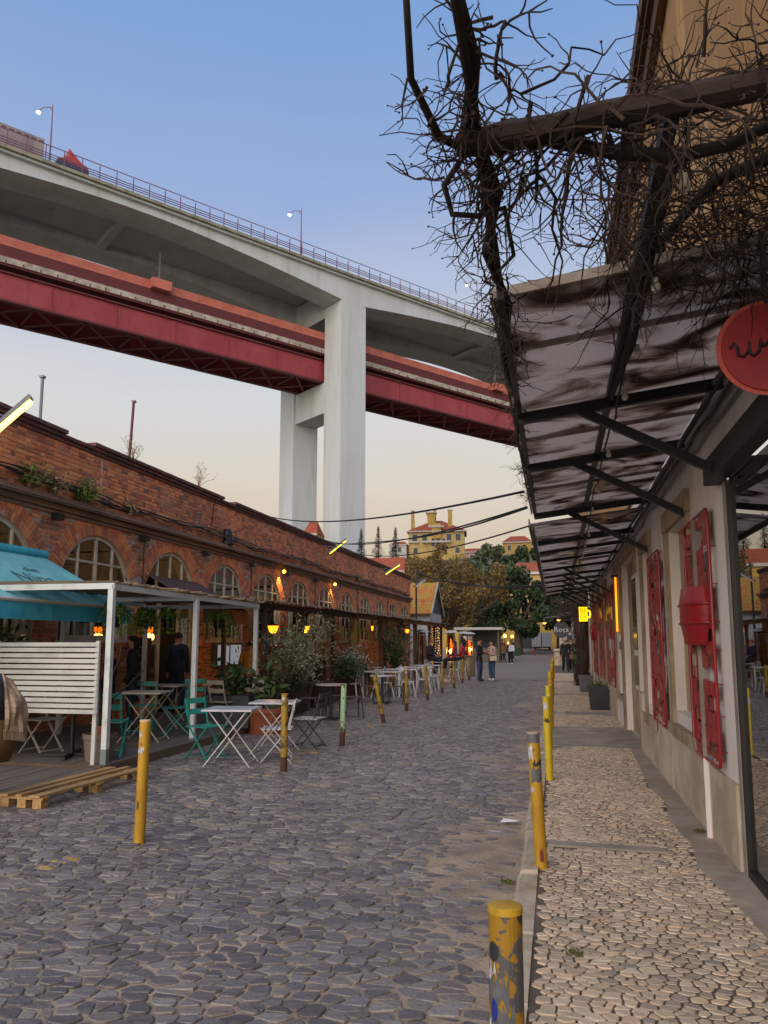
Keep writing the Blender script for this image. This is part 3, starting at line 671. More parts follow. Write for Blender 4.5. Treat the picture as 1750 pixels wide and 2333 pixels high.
# shop window
win = rbox('shop_window', 5.60, 5.68, 0.10, 2.71, -0.012, 0.06, M_alug)
mb = MB(); mb.box(-0.006, 0.05, 5.56, 5.599, 0.10, 2.71); mb.build('frame_post', M_bsteel, win)
mb = MB(); mb.box(-0.006, 0.05, 1.0, 5.56, 0.10, 0.15); mb.build('frame_sill', M_bsteel, win)
mb = MB(); mb.poly([(0.02, 5.56, 0.15), (0.02, 1.0, 0.15), (0.02, 1.0, 2.71), (0.02, 5.56, 2.71)]); mb.build('pane', M_shop, win)
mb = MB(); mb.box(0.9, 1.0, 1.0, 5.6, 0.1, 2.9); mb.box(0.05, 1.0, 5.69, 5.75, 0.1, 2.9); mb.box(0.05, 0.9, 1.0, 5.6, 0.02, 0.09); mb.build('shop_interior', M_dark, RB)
rbox('shutter_housing', 1.0, 5.80, 2.715, 2.88, -0.11, 0.0, M_bsteel)
# wall cables and conduit under the canopy
for k, (dx, dz, r, m) in enumerate(((-0.05, 3.36, 0.028, M_cable), (-0.09, 3.27, 0.014, M_cableb), (-0.04, 3.24, 0.02, M_cable), (-0.07, 3.20, 0.010, M_cableb), (-0.03, 3.15, 0.012, M_cable))):
    mb = MB(); pts = []; y = 1.5
    while y < 27: pts.append((dx + ur(-0.012, 0.012), y, dz + ur(-0.025, 0.02))); y += 0.45
    mb.tube(pts, r, 6, cap=False); mb.build('wall_cable', m, RB, smooth=True)

# canopy: two runs of multiwall sheet on black brackets
def sheetmat():
    m = bpy.data.materials.new('multiwall_sheet'); m.use_nodes = True; t = m.node_tree; N = t.nodes; L = t.links; N.clear()
    o = N.new('ShaderNodeOutputMaterial'); tcn = N.new('ShaderNodeTexCoord'); mp = N.new('ShaderNodeMapping'); mp.inputs['Scale'].default_value = (0.75, 1.15, 1)
    L.new(tcn.outputs['Object'], mp.inputs[0])
    n1 = N.new('ShaderNodeTexNoise'); n1.inputs['Scale'].default_value = 1.6; n1.inputs['Detail'].default_value = 7; n1.inputs['Roughness'].default_value = 0.58; n1.inputs['Distortion'].default_value = 1.3
    L.new(mp.outputs[0], n1.inputs['Vector'])
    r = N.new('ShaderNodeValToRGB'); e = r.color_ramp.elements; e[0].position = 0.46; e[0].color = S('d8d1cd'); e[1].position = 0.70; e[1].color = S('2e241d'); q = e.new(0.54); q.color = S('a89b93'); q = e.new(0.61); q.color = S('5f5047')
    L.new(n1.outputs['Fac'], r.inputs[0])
    wv = N.new('ShaderNodeTexWave'); wv.bands_direction = 'X'; wv.inputs['Scale'].default_value = 26.0; L.new(tcn.outputs['Object'], wv.inputs['Vector'])
    mr = N.new('ShaderNodeMapRange'); mr.inputs[3].default_value = 0.78; mr.inputs[4].default_value = 1.0; L.new(wv.outputs['Fac'], mr.inputs[0])
    mx = N.new('ShaderNodeMix'); mx.data_type = 'RGBA'; mx.blend_type = 'MULTIPLY'; mx.inputs[0].default_value = 1.0
    L.new(r.outputs[0], mx.inputs[6]); L.new(mr.outputs[0], mx.inputs[7])
    tl = N.new('ShaderNodeBsdfTranslucent'); df = N.new('ShaderNodeBsdfPrincipled'); df.inputs['Roughness'].default_value = 0.18
    L.new(mx.outputs[2], tl.inputs[0]); L.new(mx.outputs[2], df.inputs['Base Color'])
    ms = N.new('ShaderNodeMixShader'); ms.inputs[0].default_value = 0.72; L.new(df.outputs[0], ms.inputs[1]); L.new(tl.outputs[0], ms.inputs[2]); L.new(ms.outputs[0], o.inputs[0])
    return m
M_sheet = sheetmat(); M_alutrim = mat('sheet_trim', '8d8278', 0.6, c2='6b5c50', scale=5)
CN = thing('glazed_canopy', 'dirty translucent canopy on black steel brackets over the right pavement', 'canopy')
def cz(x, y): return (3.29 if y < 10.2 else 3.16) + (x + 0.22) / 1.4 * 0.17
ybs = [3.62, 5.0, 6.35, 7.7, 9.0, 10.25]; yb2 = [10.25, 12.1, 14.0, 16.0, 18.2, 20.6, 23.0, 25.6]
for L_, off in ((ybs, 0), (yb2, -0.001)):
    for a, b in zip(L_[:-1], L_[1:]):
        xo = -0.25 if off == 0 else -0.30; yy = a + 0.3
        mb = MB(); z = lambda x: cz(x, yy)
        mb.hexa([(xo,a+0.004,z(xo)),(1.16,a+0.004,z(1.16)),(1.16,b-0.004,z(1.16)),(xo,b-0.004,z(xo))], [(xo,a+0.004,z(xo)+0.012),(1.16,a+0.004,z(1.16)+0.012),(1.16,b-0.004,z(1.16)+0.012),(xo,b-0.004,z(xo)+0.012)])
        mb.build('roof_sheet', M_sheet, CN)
def crail(name, x, y0, y1, dz, wd, ht, m):
    z = cz(x, y0+0.2) + dz; mb = MB(); mb.bar((x, y0, z), (x, y1, z), wd, ht); return mb.build(name, m, CN)
crail('front_rail', -0.21, 3.5, 10.2, -0.045, 0.035, 0.07, M_bsteel); crail('front_rail', -0.26, 10.25, 25.6, -0.045, 0.035, 0.07, M_bsteel)
crail('edge_trim', -0.30, 10.22, 25.6, 0.02, 0.02, 0.10, M_alutrim); crail('edge_trim', -0.262, 3.6, 10.2, 0.012, 0.012, 0.05, M_alutrim)
crail('purlin', 0.42, 2.45, 10.2, -0.045, 0.045, 0.06, M_bsteel); crail('purlin', 0.42, 10.25, 25.6, -0.05, 0.05, 0.08, M_bsteel)
mb = MB(); z = lambda x: cz(x, 4)
mb.bar((-0.25, 3.61, z(-0.25)+0.005), (1.16, 3.61, z(1.16)+0.005), 0.02, 0.05); mb.build('end_trim', M_alutrim, CN)
BRK = [(4.3, 3), (5.5, 1), (6.35, 3), (7.15, 1), (8.5, 3), (9.95, 1), (11.7, 0), (13.0, 0), (14.4, 0), (16.2, 1), (18.0, 1), (19.6, 1), (21.4, 1), (23.4, 1), (25.4, 1)]
for y, k in BRK:
    z = lambda x: cz(x, y) - 0.085
    th = 0.055 if y < 12 else 0.04
    if k == 3:
        mb = MB(); mb.bar((-0.22, y, z(-0.22)+0.06), (1.17, y, z(1.17)+0.06), 0.03, 0.03); mb.build('sheet_rail', M_alutrim, CN); continue
    mb = MB(); mb.bar((-0.22, y, z(-0.22)), (1.17, y, z(1.17)), th, 0.075 if y < 12 else 0.05); b_ = mb.build('bracket', M_bsteel, CN)
    if k == 1: mb = MB(); mb.bar((0.22, y, z(0.22)-0.02), (1.17, y, z(0.2)-0.53), th*0.9, 0.06 if y < 12 else 0.045); mb.build('strut', M_bsteel, b_)
cb = MB(); y = 3.3; pts = []
while y < 25: pts.append((0.47 + ur(-0.02, 0.02), y, cz(0.45, y) - 0.11 + ur(-0.03, 0.01))); y += 0.35
cb.tube(pts, 0.008, 5, cap=False); cb.build('bulb_cable', M_cableb, CN)
b0 = None; y = 2.75
while y < 22:
    if b0 is None:
        mb = MB(); mb.lathe([(0.0,0.0),(0.012,-0.002),(0.013,-0.02),(0.021,-0.038),(0.023,-0.05),(0.018,-0.066),(0.0,-0.073)], 12); b0 = o = mb.build('light_bulb', M_bulb, CN, smooth=True)
    else: o = b0.copy(); col.objects.link(o); o.parent = CN
    o.location = (0.5, y, cz(0.5, y) - 0.10); y += 0.82 if y < 8 else 1.3

# timber pergola in front of the canopy and the bare vine on it
M_beam = mat('dark_timber', '1e1511', 0.85, c2='2d1f17', scale=5, stretch=(0.2,1,1), bump=0.3, bscale=25)
M_vine = mat('vine_bark', '2e221c', 0.9, rnd=('241a16', '352720', '46352b', '2a1e1a'), bump=0.3, bscale=60)
PG = thing('timber_pergola', 'dark timber pergola beams overhead in the near right corner', 'pergola')
for p, q, wd, ht in (((-0.28, 2.42, 3.29), (1.9, 2.42, 3.41), 0.07, 0.085), ((0.75, 2.62, 3.34), (1.9, 2.5, 3.22), 0.06, 0.07), ((-0.21, 0.9, 3.31), (-0.21, 3.6, 3.30), 0.028, 0.035)):
    mb = MB(); pp, qq = V3(p), V3(q); nseg = 14; rr3 = random.Random(int(wd*1000))
    path = [pp.lerp(qq, i/nseg) + V3((0, rr3.uniform(-0.012, 0.012), rr3.uniform(-0.014, 0.014))) for i in range(nseg+1)]
    mb.tube(path, [ht*0.5*rr3.uniform(0.82, 1.22) for _ in path], 8); mb.build('beam', M_beam, PG)
rv = random.Random(8)
def wander(p, d, l, n, cv, grav=0.0):
    P = [V3(p)]; d = V3(d).normalized()
    for i in range(n):
        d = (d + V3((rv.gauss(0, cv), rv.gauss(0, cv), rv.gauss(0, cv) - grav))).normalized(); P.append(P[-1] + d * (l/n))
    return P
def twigs(mb, roots, lmin, lmax, r0, sub, grav, out=None):
    for p, d in roots:
        l = rv.uniform(lmin, lmax); P = wander(p, d, l, 9, 0.30, grav); r = r0*rv.uniform(0.6, 1.35)
        mb.tube(P, [lerp(r*1.3, r*0.32, i/9) for i in range(10)], 4, 0, rv.random(), cap=False)
        for k in range(rv.randint(sub, sub+2)):
            i = rv.randint(1, 8); dd = (P[i+1]-P[i]).normalized()*0.9 + V3((rv.gauss(0,.7), rv.gauss(0,.7), rv.gauss(-0.1,0.7)))
            Q = wander(P[i], dd, rv.uniform(0.05, 0.2), 4, 0.3, grav); mb.tube(Q, [r*0.65, r*0.55, r*0.45, r*0.4, r*0.3], 4, 0, rv.random(), cap=False)
            if rv.random() < 0.5: mb.blob(Q[-1], r*0.9, 0, rv.random(), 4, 3)
VN = thing('bare_vine', 'leafless vine twisting along the pergola rail above the street edge', 'vine')
mb = MB()
T1 = [(-0.23, 1.7, 3.36), (-0.19, 2.1, 3.33), (-0.24, 2.42, 3.36), (-0.17, 2.8, 3.33), (-0.25, 3.2, 3.30), (-0.18, 3.7, 3.27), (-0.26, 4.4, 3.26), (-0.20, 5.2, 3.22), (-0.26, 6.2, 3.22), (-0.22, 7.4, 3.22)]
mb.tube(T1, [0.018, 0.022, 0.027, 0.022, 0.021, 0.020, 0.018, 0.016, 0.012, 0.007], 7); mb.build('trunk', M_vine, VN, smooth=True, attr=True)
mb = MB(); mb.tube([(-0.36, 1.9, 3.45), (-0.39, 2.15, 3.34), (-0.33, 2.35, 3.27), (-0.24, 2.42, 3.25), (-0.10, 2.46, 3.36), (0.05, 2.50, 3.30), (0.25, 2.52, 3.24), (0.45, 2.55, 3.22), (0.62, 2.6, 3.27), (0.85, 2.6, 3.36), (1.1, 2.7, 3.30)], [0.010, 0.012, 0.015, 0.016, 0.022, 0.026, 0.022, 0.024, 0.022, 0.02, 0.016], 7); mb.build('branch', M_vine, VN, smooth=True, attr=True)
mb = MB(); mb.tube([(-0.26, 2.40, 3.22), (-0.33, 2.45, 3.16), (-0.31, 2.5, 3.08), (-0.22, 2.55, 3.09), (-0.14, 2.7, 3.2), (-0.12, 2.95, 3.14), (-0.2, 3.2, 3.2)], [0.011, 0.012, 0.011, 0.010, 0.009, 0.008, 0.006], 6); mb.build('branch', M_vine, VN, smooth=True, attr=True)
tw = MB(); roots = []
for k in range(62):      # around the crossing of rail and beam
    roots.append(((rv.gauss(-0.22, 0.07), rv.uniform(1.9, 2.75), rv.uniform(3.2, 3.42)), (rv.gauss(-0.25, 0.6), rv.gauss(0.05, 0.5), rv.gauss(-0.15, 0.6))))
for k in range(50):      # along the rail towards the canopy
    y = rv.uniform(2.5, 4.4); roots.append(((-0.22 + rv.gauss(0, 0.03), y, 3.28), (rv.gauss(-0.15, 0.45), rv.gauss(0.1, 0.6), rv.gauss(-0.35, 0.4))))
twigs(tw, roots, 0.10, 0.32, 0.0046, 2, 0.05)
roots = [((-0.22 + rv.gauss(0, 0.02), rv.uniform(4.2, 9.0), 3.25), (rv.gauss(-0.5, 0.5), rv.gauss(0, 0.6), rv.gauss(-0.2, 0.6))) for k in range(85)]
twigs(tw, roots, 0.05, 0.16, 0.004, 1, 0.03)
roots = [((rv.uniform(-0.15, 0.5), rv.uniform(2.3, 2.6), rv.uniform(3.2, 3.4)), (rv.gauss(0.3, 0.7), rv.gauss(0.5, 0.5), rv.gauss(-0.25, 0.5))) for k in range(60)]
twigs(tw, roots, 0.25, 0.75, 0.0048, 2, 0.05)
tag(tw.build('twigs', M_vine, VN, attr=True), kind='stuff')
VB = thing('bare_vine', 'dense tangle of bare vine piled on the canopy before the ochre wall', 'vine')
mb = MB(); mb.tube([(1.5, 2.5, 3.35), (1.05, 2.8, 3.42), (0.7, 3.2, 3.50), (0.55, 3.7, 3.52), (0.62, 4.3, 3.5), (0.5, 4.9, 3.48)], [0.03, 0.028, 0.026, 0.022, 0.018, 0.01], 7); mb.build('trunk', M_vine, VB, smooth=True, attr=True)
mb = MB(); mb.tube([(0.52, 3.0, 3.50), (0.48, 3.4, 3.40), (0.45, 3.9, 3.24), (0.44, 4.6, 3.24), (0.42, 5.3, 3.25)], [0.02, 0.024, 0.026, 0.02, 0.012], 7); mb.build('branch', M_vine, VB, smooth=True, attr=True)
mb = MB(); mb.tube([(0.75, 2.55, 3.12), (0.82, 2.6, 3.22), (0.95, 2.6, 3.27), (1.05, 2.6, 3.2), (1.12, 2.6, 3.08)], 0.016, 6); mb.build('branch', M_vine, VB, smooth=True, attr=True)
tw = MB()
roots = [((rv.uniform(0.3, 1.35), rv.uniform(2.5, 4.2), rv.uniform(3.38, 3.6)), (rv.gauss(-0.2, 0.8), rv.gauss(0.1, 0.6), rv.gauss(0.15, 0.5))) for k in range(420)]
twigs(tw, roots, 0.2, 0.7, 0.0042, 2, 0.02)
roots = [((rv.uniform(0.25, 1.2), rv.uniform(2.6, 3.7), rv.uniform(3.2, 3.5)), (rv.gauss(-0.3, 0.7), rv.gauss(0.1, 0.6), rv.gauss(-0.5, 0.4))) for k in range(110)]
twigs(tw, roots, 0.2, 0.5, 0.0042, 2, 0.08)
tag(tw.build('twigs', M_vine, VB, attr=True), kind='stuff')

# round red sign
SG = thing('round_sign', 'round dark red hanging sign lettered wi at the right edge', 'sign', (0.965, 3.58, 2.905))
mb = MB(); mb.tube([(0, -0.015, 0), (0, 0.015, 0)], 0.20, 48); mb.build('disc', M_redm, SG)
mb = MB(); rr_ = 0.203
for k in range(48):
    a, b = 2*math.pi*k/48, 2*math.pi*(k+1)/48; mb.bar((rr_*math.cos(a), 0, rr_*math.sin(a)), (rr_*math.cos(b), 0, rr_*math.sin(b)), 0.034, 0.006, (0, 1, 0))
mb.build('rim', mat('sign_rim', 'b04a3c', 0.35), SG)
M_ink = mat('black_ink', '160709', 0.6)
def stroke(parent, name, pts, r, y):
    mb = MB(); mb.tube([(x, y, z) for x, z in pts], r, 6); return mb.build(name, M_ink, parent, smooth=True)
for nm, pts in (('letter_w', [(-0.165,0.0),(-0.145,0.025),(-0.135,0.0),(-0.13,-0.035),(-0.11,-0.04),(-0.09,-0.02),(-0.085,0.03),(-0.085,-0.025),(-0.068,-0.04),(-0.045,-0.02),(-0.035,0.035),(-0.028,0.0)]), ('letter_i', [(-0.03,0.0),(-0.01,0.015),(0.0,0.04),(0.002,0.0),(0.015,-0.012),(0.035,-0.004)]), ('letter_dot', [(-0.004,0.072),(0.004,0.076)])):
    stroke(SG, nm, pts, 0.008, -0.016)
mb = MB(); mb.bar((0.0, 0, 0.20), (0.0, 0, 0.55), 0.02, 0.02, (0,1,0)); mb.build('hanger', M_bsteel, SG)

# red cut-metal panels with bucket lamps
def redpanel(y0, y1, z0, z1, label, seed, lamp=False):
    rp = random.Random(seed*7+3); t = thing('wall_artwork', label, 'wall art', (1.18, y0, z0), 0, 'red cut metal panels on the white wall'); X = -0.05; W_, H_ = y1-y0, z1-z0
    mb = MB(); c = 0.07; path = []
    for cy, czz, a0 in ((W_-c, H_-c, 0), (c, H_-c, 90), (c, c, 180), (W_-c, c, 270)):
        for k in range(4): a = R(a0 + 30*k); path.append((X, cy + c*math.cos(a), czz + c*math.sin(a)))
    path.append(path[0]); mb.tube(path, 0.013, 6, cap=False); mb.build('rim', M_redm, t, smooth=True)
    z = 0.12
    while z < H_ - 0.1:
        mb = MB(); mb.tube([(X, 0, z), (X, W_, z)], 0.004, 5); mb.tube([(X, 0.0, z), (0, 0.0, z)], 0.004, 5); mb.build('rod', M_redm, t); z += rp.uniform(0.18, 0.3)
    sheet = MB(); z = 0.04; fine = 0.10 if y0 < 12 else 0.2
    while z < H_ - 0.06:
        h = rp.uniform(0.5, 1.2)*fine; y = 0.02
        while y < W_ - 0.03:
            wd = rp.uniform(0.5, 2.0)*fine
            if rp.random() < 0.70:
                k4 = [(y, z), (min(y+wd, W_-0.015), z), (min(y+wd, W_-0.015), min(z+h*1.05, H_-0.02)), (y, min(z+h*1.05, H_-0.02))]
                k4 = [(u + rp.uniform(-0.012, 0.012), v + rp.uniform(-0.012, 0.012)) for u, v in k4]
                sheet.hexa([(X-0.003, u, v) for u, v in k4], [(X+0.003, u, v) for u, v in k4], 0 if rp.random() < 0.6 else 1)
            y += wd * rp.uniform(0.95, 1.35)
        z += h
    tag(sheet.build('cut_sheet', [M_redm, M_redp], t), kind='stuff')
    for yy in ((W_*0.48,) if seed == 1 else ()):
        mb = MB(); mb.bar((X+0.02, yy, 0.02), (X+0.02, yy, H_-0.02), 0.10, 0.02, (0, 1, 0)); mb.build('spine', M_alug, t)
    if lamp:
        mb = MB(); zc = H_*0.49; yc = W_*0.5
        prof = [(0.34, 0.50), (0.39, 0.32), (0.42, 0.31), (0.42, 0.295), (0.39, 0.285), (0.385, 0.19), (0.395, 0.185), (0.395, 0.175), (0.385, 0.17), (0.38, 0.105), (0.41, 0.095), (0.41, 0.08), (0.37, 0.07), (0.30, -0.16), (0.0, -0.17)]
        prof = [(r_, z_*0.68) for r_, z_ in prof]; mb.lathe([(0, 0.34)] + prof, 24, (X, yc, zc+0.06), sx=0.36, a0=R(90), a1=R(270)); mb.build('bucket_lamp', M_redm, t, smooth=False)
    return t
redpanel(6.05, 7.12, 0.70, 2.60, 'nearest red cut metal panel, with a red bucket lamp on it', 1, True)
redpanel(8.86, 9.90, 0.70, 2.62, 'second nearest red cut metal panel, without a lamp', 2)
redpanel(15.95, 18.2, 0.72, 2.75, 'third red cut metal panel, right after the yellow light strip', 3)
redpanel(19.4, 21.2, 0.72, 2.75, 'fourth red cut metal panel, beyond the yellow light strip', 4)
redpanel(22.4, 24.5, 0.72, 2.75, 'farthest red cut metal panel, with a red bucket lamp', 5, True)
# display case, plaque, light strip
t = thing('display_case', 'narrow white framed display case on the right wall', 'display case', (1.18, 11.05, 0.95)); 
mb = MB(); mb.box(-0.08, 0, 0, 0.62, 0, 1.6); mb.build('case', M_sill, t); mb = MB(); mb.box(-0.088, -0.08, 0.07, 0.55, 0.55, 1.54); mb.build('pane', M_dglass, t); mb = MB(); mb.box(-0.088, -0.08, 0.07, 0.55, 0.06, 0.47); mb.build('notice_sheet', M_alu, t)
M_plq = mat('enamel_blue', '1c2a6a', 0.3); t = thing('street_plaque', 'small dark blue enamel plaque on the stone pier', 'plaque', (1.13, 14.38, 1.55)); mb = MB(); mb.box(-0.012, 0, -0.0, 0.26, -0.07, 0.07); mb.build('plate', M_plq, t)
mb = MB(); mb.box(-0.014, -0.012, 0.10, 0.16, -0.01, 0.01); mb.build('mark', M_sill, t)
M_led = mat('amber_light', 'ffb020', emit='ff9c10', estr=1.7); M_ledy = mat('yellow_neon', 'ffd21e', emit='ffc40c', estr=2.2)
t = thing('light_strip', 'tall glowing amber light strip beside the stone doorway', 'lamp', (1.13, 14.80, 1.75)); mb = MB(); mb.box(-0.03, 0.0, 0, 0.05, 0.05, 1.05); mb.build('tube', M_led, t); mb = MB(); mb.box(-0.09, 0.02, -0.02, 0.12, 1.05, 1.09); mb.build('end_cap', M_bsteel, t)
mb = MB(); mb.box(-0.05, 0.0, 14.80, 14.98, 0.65, 1.74); o = mb.build('white_board', M_sill, RB)
# beer-mug neon sign
t = thing('neon_sign', 'glowing yellow mug-shaped neon sign lettered BE ER', 'neon sign', (0.80, 22.6, 2.40))
t.scale = (0.42, 0.42, 0.56)
mb = MB(); mb.box(-0.30, 0.24, 0, 0.10, -0.36, 0.36); mb.build('mug_body', M_ledy, t)
mb = MB(); mb.tube([(0.24, 0.05, 0.18), (0.40, 0.05, 0.17), (0.44, 0.05, 0.0), (0.40, 0.05, -0.15), (0.24, 0.05, -0.16)], 0.045, 8); mb.build('mug_handle', M_ledy, t)
M_dy = mat('dark_letter', '4a2c06', 0.6)
text_part('lettering', 'BE', 0.40, M_dy, t, (-0.03, -0.006, 0.16), (R(90), 0, 0), 0.004); text_part('lettering', 'ER', 0.40, M_dy, t, (-0.03, -0.006, -0.16), (R(90), 0, 0), 0.004)
mb = MB(); mb.bar((0.3, 0.05, 0.3), (0.56, 0.05, 0.3), 0.04, 0.04); mb.build('bracket', M_bsteel, t)
# ---------------------------------------------------------------- things on the brick wall
def wl(s, y, z): return BW.matrix_basis @ V3((s, y, z))
bpy.context.view_layer.update()
WRZ = R(89.18)
M_tube = mat('tube_light', 'fff0a0', emit='ffdf5a', estr=6.0); M_tubey = mat('tube_light_yellow', 'ffe94a', emit='ffe62a', estr=2.2); M_tubew = mat('tube_light_off', 'd8d8d4', 0.3)
M_black2 = mat('black_plastic', '121213', 0.45)
def wall_tube(s, z, lb, m, l=0.62, out=0.55, tilt=-38):
    t = thing('wall_lamp', lb, 'wall lamp', wl(s, 0, z), WRZ, 'tube lamps on arms along the brick wall')
    mb = MB(); mb.tube([(-0.15, 0, -0.05), (-0.12, -0.2, 0.06), (-0.05, -out*0.7, 0.05), (0, -out, 0)], 0.014, 6); mb.build('arm', M_steelg, t)
    c = math.cos(R(-tilt)); sn = math.sin(R(-tilt)); d = V3((c*0.35, -c*0.6, sn)).normalized(); a = V3((0, -out, 0)) - d*l*0.35; b = V3((0, -out, 0)) + d*l*0.65
    mb = MB(); mb.bar(a, b, 0.18, 0.06); mb.build('housing', M_steelg, t)
    n = V3((0.25, -0.25, -0.9)); off = n.normalized()*0.045
    mb = MB(); mb.bar(a + d*0.03 + off, b - d*0.03 + off, 0.15, 0.06); mb.build('diffuser', m, t)
wall_tube(-0.2, 4.98, 'brightest amber tube lamp, at the left edge of the brick wall', M_tube, 0.72, 0.5)
wall_tube(16.6, 5.0, 'lit yellow tube lamp on the middle of the brick wall', M_tubey, 0.8, 0.55, -30)
wall_tube(25.4, 5.0, 'lit yellow tube lamp near the far end of the brick wall', M_tubey, 0.85, 0.6, -25)
wall_tube(32.9, 4.9, 'unlit white tube lamp at the far corner of the brick wall', M_tubew, 0.8, 0.5, -25)
M_glow = mat('small_lamp_glow', 'ffd060', emit='ffb030', estr=9.0)
for k, s in enumerate((12.5, 17.9)):
    t = thing('bulkhead_lamp', ('small lit lamp below the ledge above the fourth arch', 'small lit lamp throwing an orange patch on the brick')[k], 'wall lamp', wl(s, 0, 3.78), WRZ, 'small lit lamps under the ledge')
    mb = MB(); mb.tube([(0, 0, 0.04), (0, -0.16, 0.05)], 0.012, 6); mb.build('arm', M_steelg, t)
    mb = MB(); mb.blob((0, -0.18, 0.0), 0.055); mb.build('bulb', M_glow, t)
    ld = bpy.data.lights.new('bulkhead_light', 'SPOT'); ld.energy = 45; ld.color = (1.0, 0.55, 0.12); ld.spot_size = R(80); ld.shadow_soft_size = 0.05; lo_ = bpy.data.objects.new('bulkhead_light', ld); col.objects.link(lo_); lo_.parent = t; lo_.location = (0, -0.2, -0.07); lo_.rotation_euler = (R(22), 0, 0)
for k, s in enumerate((1.61, 4.46, 7.31, 10.16, 13.0, 15.85)):
    t = thing('wall_floodlight', '%s small black floodlight under the ledge, counted from the left edge' % ('first', 'second', 'third', 'fourth', 'fifth', 'sixth')[k], 'floodlight', wl(s, 0, 3.80), WRZ, 'black floodlights between the arches')
    mb = MB(); mb.box(-0.09, 0.09, -0.20, -0.06, -0.10, 0.02); mb.build('housing', M_black2, t); mb = MB(); mb.bar((0, 0, 0), (0, -0.08, 0), 0.03, 0.03); mb.build('bracket', M_black2, t); mb = MB(); mb.box(-0.075, 0.075, -0.205, -0.20, -0.09, 0.01); mb.build('lens', M_dglass, t)
t = thing('wall_siren', 'black cone-shaped fitting standing on the brick ledge', 'fitting', wl(8.6, -0.06, 4.14), WRZ); mb = MB(); mb.lathe([(0.0, 0.42), (0.09, 0.40), (0.13, 0.32), (0.15, 0.1), (0.18, 0.08), (0.18, 0.0), (0, 0)], 14); mb.build('shell', M_black2, t, smooth=False); mb = MB(); mb.box(-0.2, 0.2, -0.05, 0.05, -0.02, 0.02); mb.build('foot', M_black2, t)
t = thing('alarm_box', 'small red and white alarm box on the brick pier', 'alarm', wl(10.15, 0, 2.75), WRZ); mb = MB(); mb.box(-0.10, 0.10, -0.09, 0, -0.14, 0.14); mb.build('case', mat('alarm_red', '9a2030', 0.4), t); mb = MB(); mb.box(-0.06, 0.09, -0.10, -0.09, 0.0, 0.12); mb.build('cover', M_sill, t)
# cables bundled along the ledge, drip line and poles on the parapet
rc = random.Random(4)
for k in range(5):
    mb = MB(); pts = []; s = -3.0; ph = rc.uniform(0, 6)
    while s < 33: pts.append((s, -0.06 - 0.02*k, 4.30 + 0.05*math.sin(s*0.9 + ph) + 0.03*math.sin(s*2.7 + ph) + 0.012*k - 0.002*s)); s += 0.5
    mb.tube(pts, (0.018, 0.012, 0.015, 0.010, 0.013)[k], 5, cap=False); mb.build('wall_cable', M_cableb if k % 2 == 0 else M_cable, BW, smooth=True)
mb = MB(); mb.tube([(-3, -0.19, 4.03), (33, -0.19, 4.03)], 0.018, 6); mb.build('conduit', M_ledge, BW)
mb = MB(); mb.tube([(7.75, -0.13, 5.25), (7.75, -0.06, 5.0), (7.72, -0.04, 4.6), (7.55, -0.05, 4.35)], 0.012, 5); mb.build('wall_cable', M_cableb, BW)
for k in range(0, 11):
    s = C0 + PIT*(k+0.5)
    if k % 2: mb = MB(); mb.tube([(s+0.12, -0.04, 3.8), (s+0.14, -0.03, 3.2), (s+0.12, -0.03, 2.5)], 0.012, 5); mb.build('wall_cable', M_cableb, BW)
for s, h, lb, ln in ((1.30, 0.86, 'grey metal pole standing on the parapet, the left one', 0.0), (4.1, 1.32, 'rusty metal pole standing on the parapet, the right one', 0.05)):
    t = thing('parapet_pole', lb, 'pole', wl(s, 0.1, 5.33), WRZ); mb = MB(); mb.tube([(0, 0, 0), (ln*1.6, 0, h)], 0.028, 8); mb.build('shaft', M_steelg if ln == 0 else M_redd, t); mb = MB(); mb.box(-0.04 + ln*1.6, 0.04 + ln*1.6, -0.04, 0.04, h-0.03, h+0.01); mb.build('cap', M_steelg, t)
M_dry = mat('dry_stalk', '7a6648', 0.9, rnd=('5e4c36', '8b7656', 'a08a66')); M_leaf = mat('weed_leaf', '5a6a34', 0.85, rnd=('3d4a22', '55652e', '77813f', '4a4f2a'))
def shrub(name, label, cat, loc, r, h, n, stems, mleaf, mstem, lsz=0.03, rot=0.0, group=None, core=0.5):
    t = thing(name, label, cat, loc, rot, group); mb = MB(); tips = []
    for k in range(stems):
        a = ur(0, 6.28); d = V3((math.cos(a)*ur(0.1, 0.7)*r/h, math.sin(a)*ur(0.1, 0.7)*r/h, 1)); P = wander((ur(-0.05, 0.05), ur(-0.05, 0.05), 0), d, h*ur(0.6, 1.05), 6, 0.16, 0.0); tips.append(P)
        mb.tube(P, [lerp(0.012, 0.004, i/6) * max(0.6, h) for i in range(7)], 4, 0, random.random(), cap=False)
    mb.build('stems', mstem, t, attr=True); lv = MB()
    for k in range(n):
        P = random.choice(tips); q = P[random.randint(2, 6)] + V3((random.gauss(0, 1), random.gauss(0, 1), random.gauss(0, 1))) * r * 0.28
        if q.z < 0.02: continue
        s_ = lsz*ur(0.6, 1.4); u = V3((random.gauss(0, 1), random.gauss(0, 1), random.gauss(0, 0.7))).normalized(); v = u.cross(V3((random.gauss(0, 1), random.gauss(0, 1), random.gauss(0, 1)))).normalized()
        lv.poly([q - u*s_, q + v*s_*0.38, q + u*s_, q - v*s_*0.38], 0, random.random())
    if n: tag(lv.build('leaves', mleaf, t, attr=True), kind='stuff')
    return t
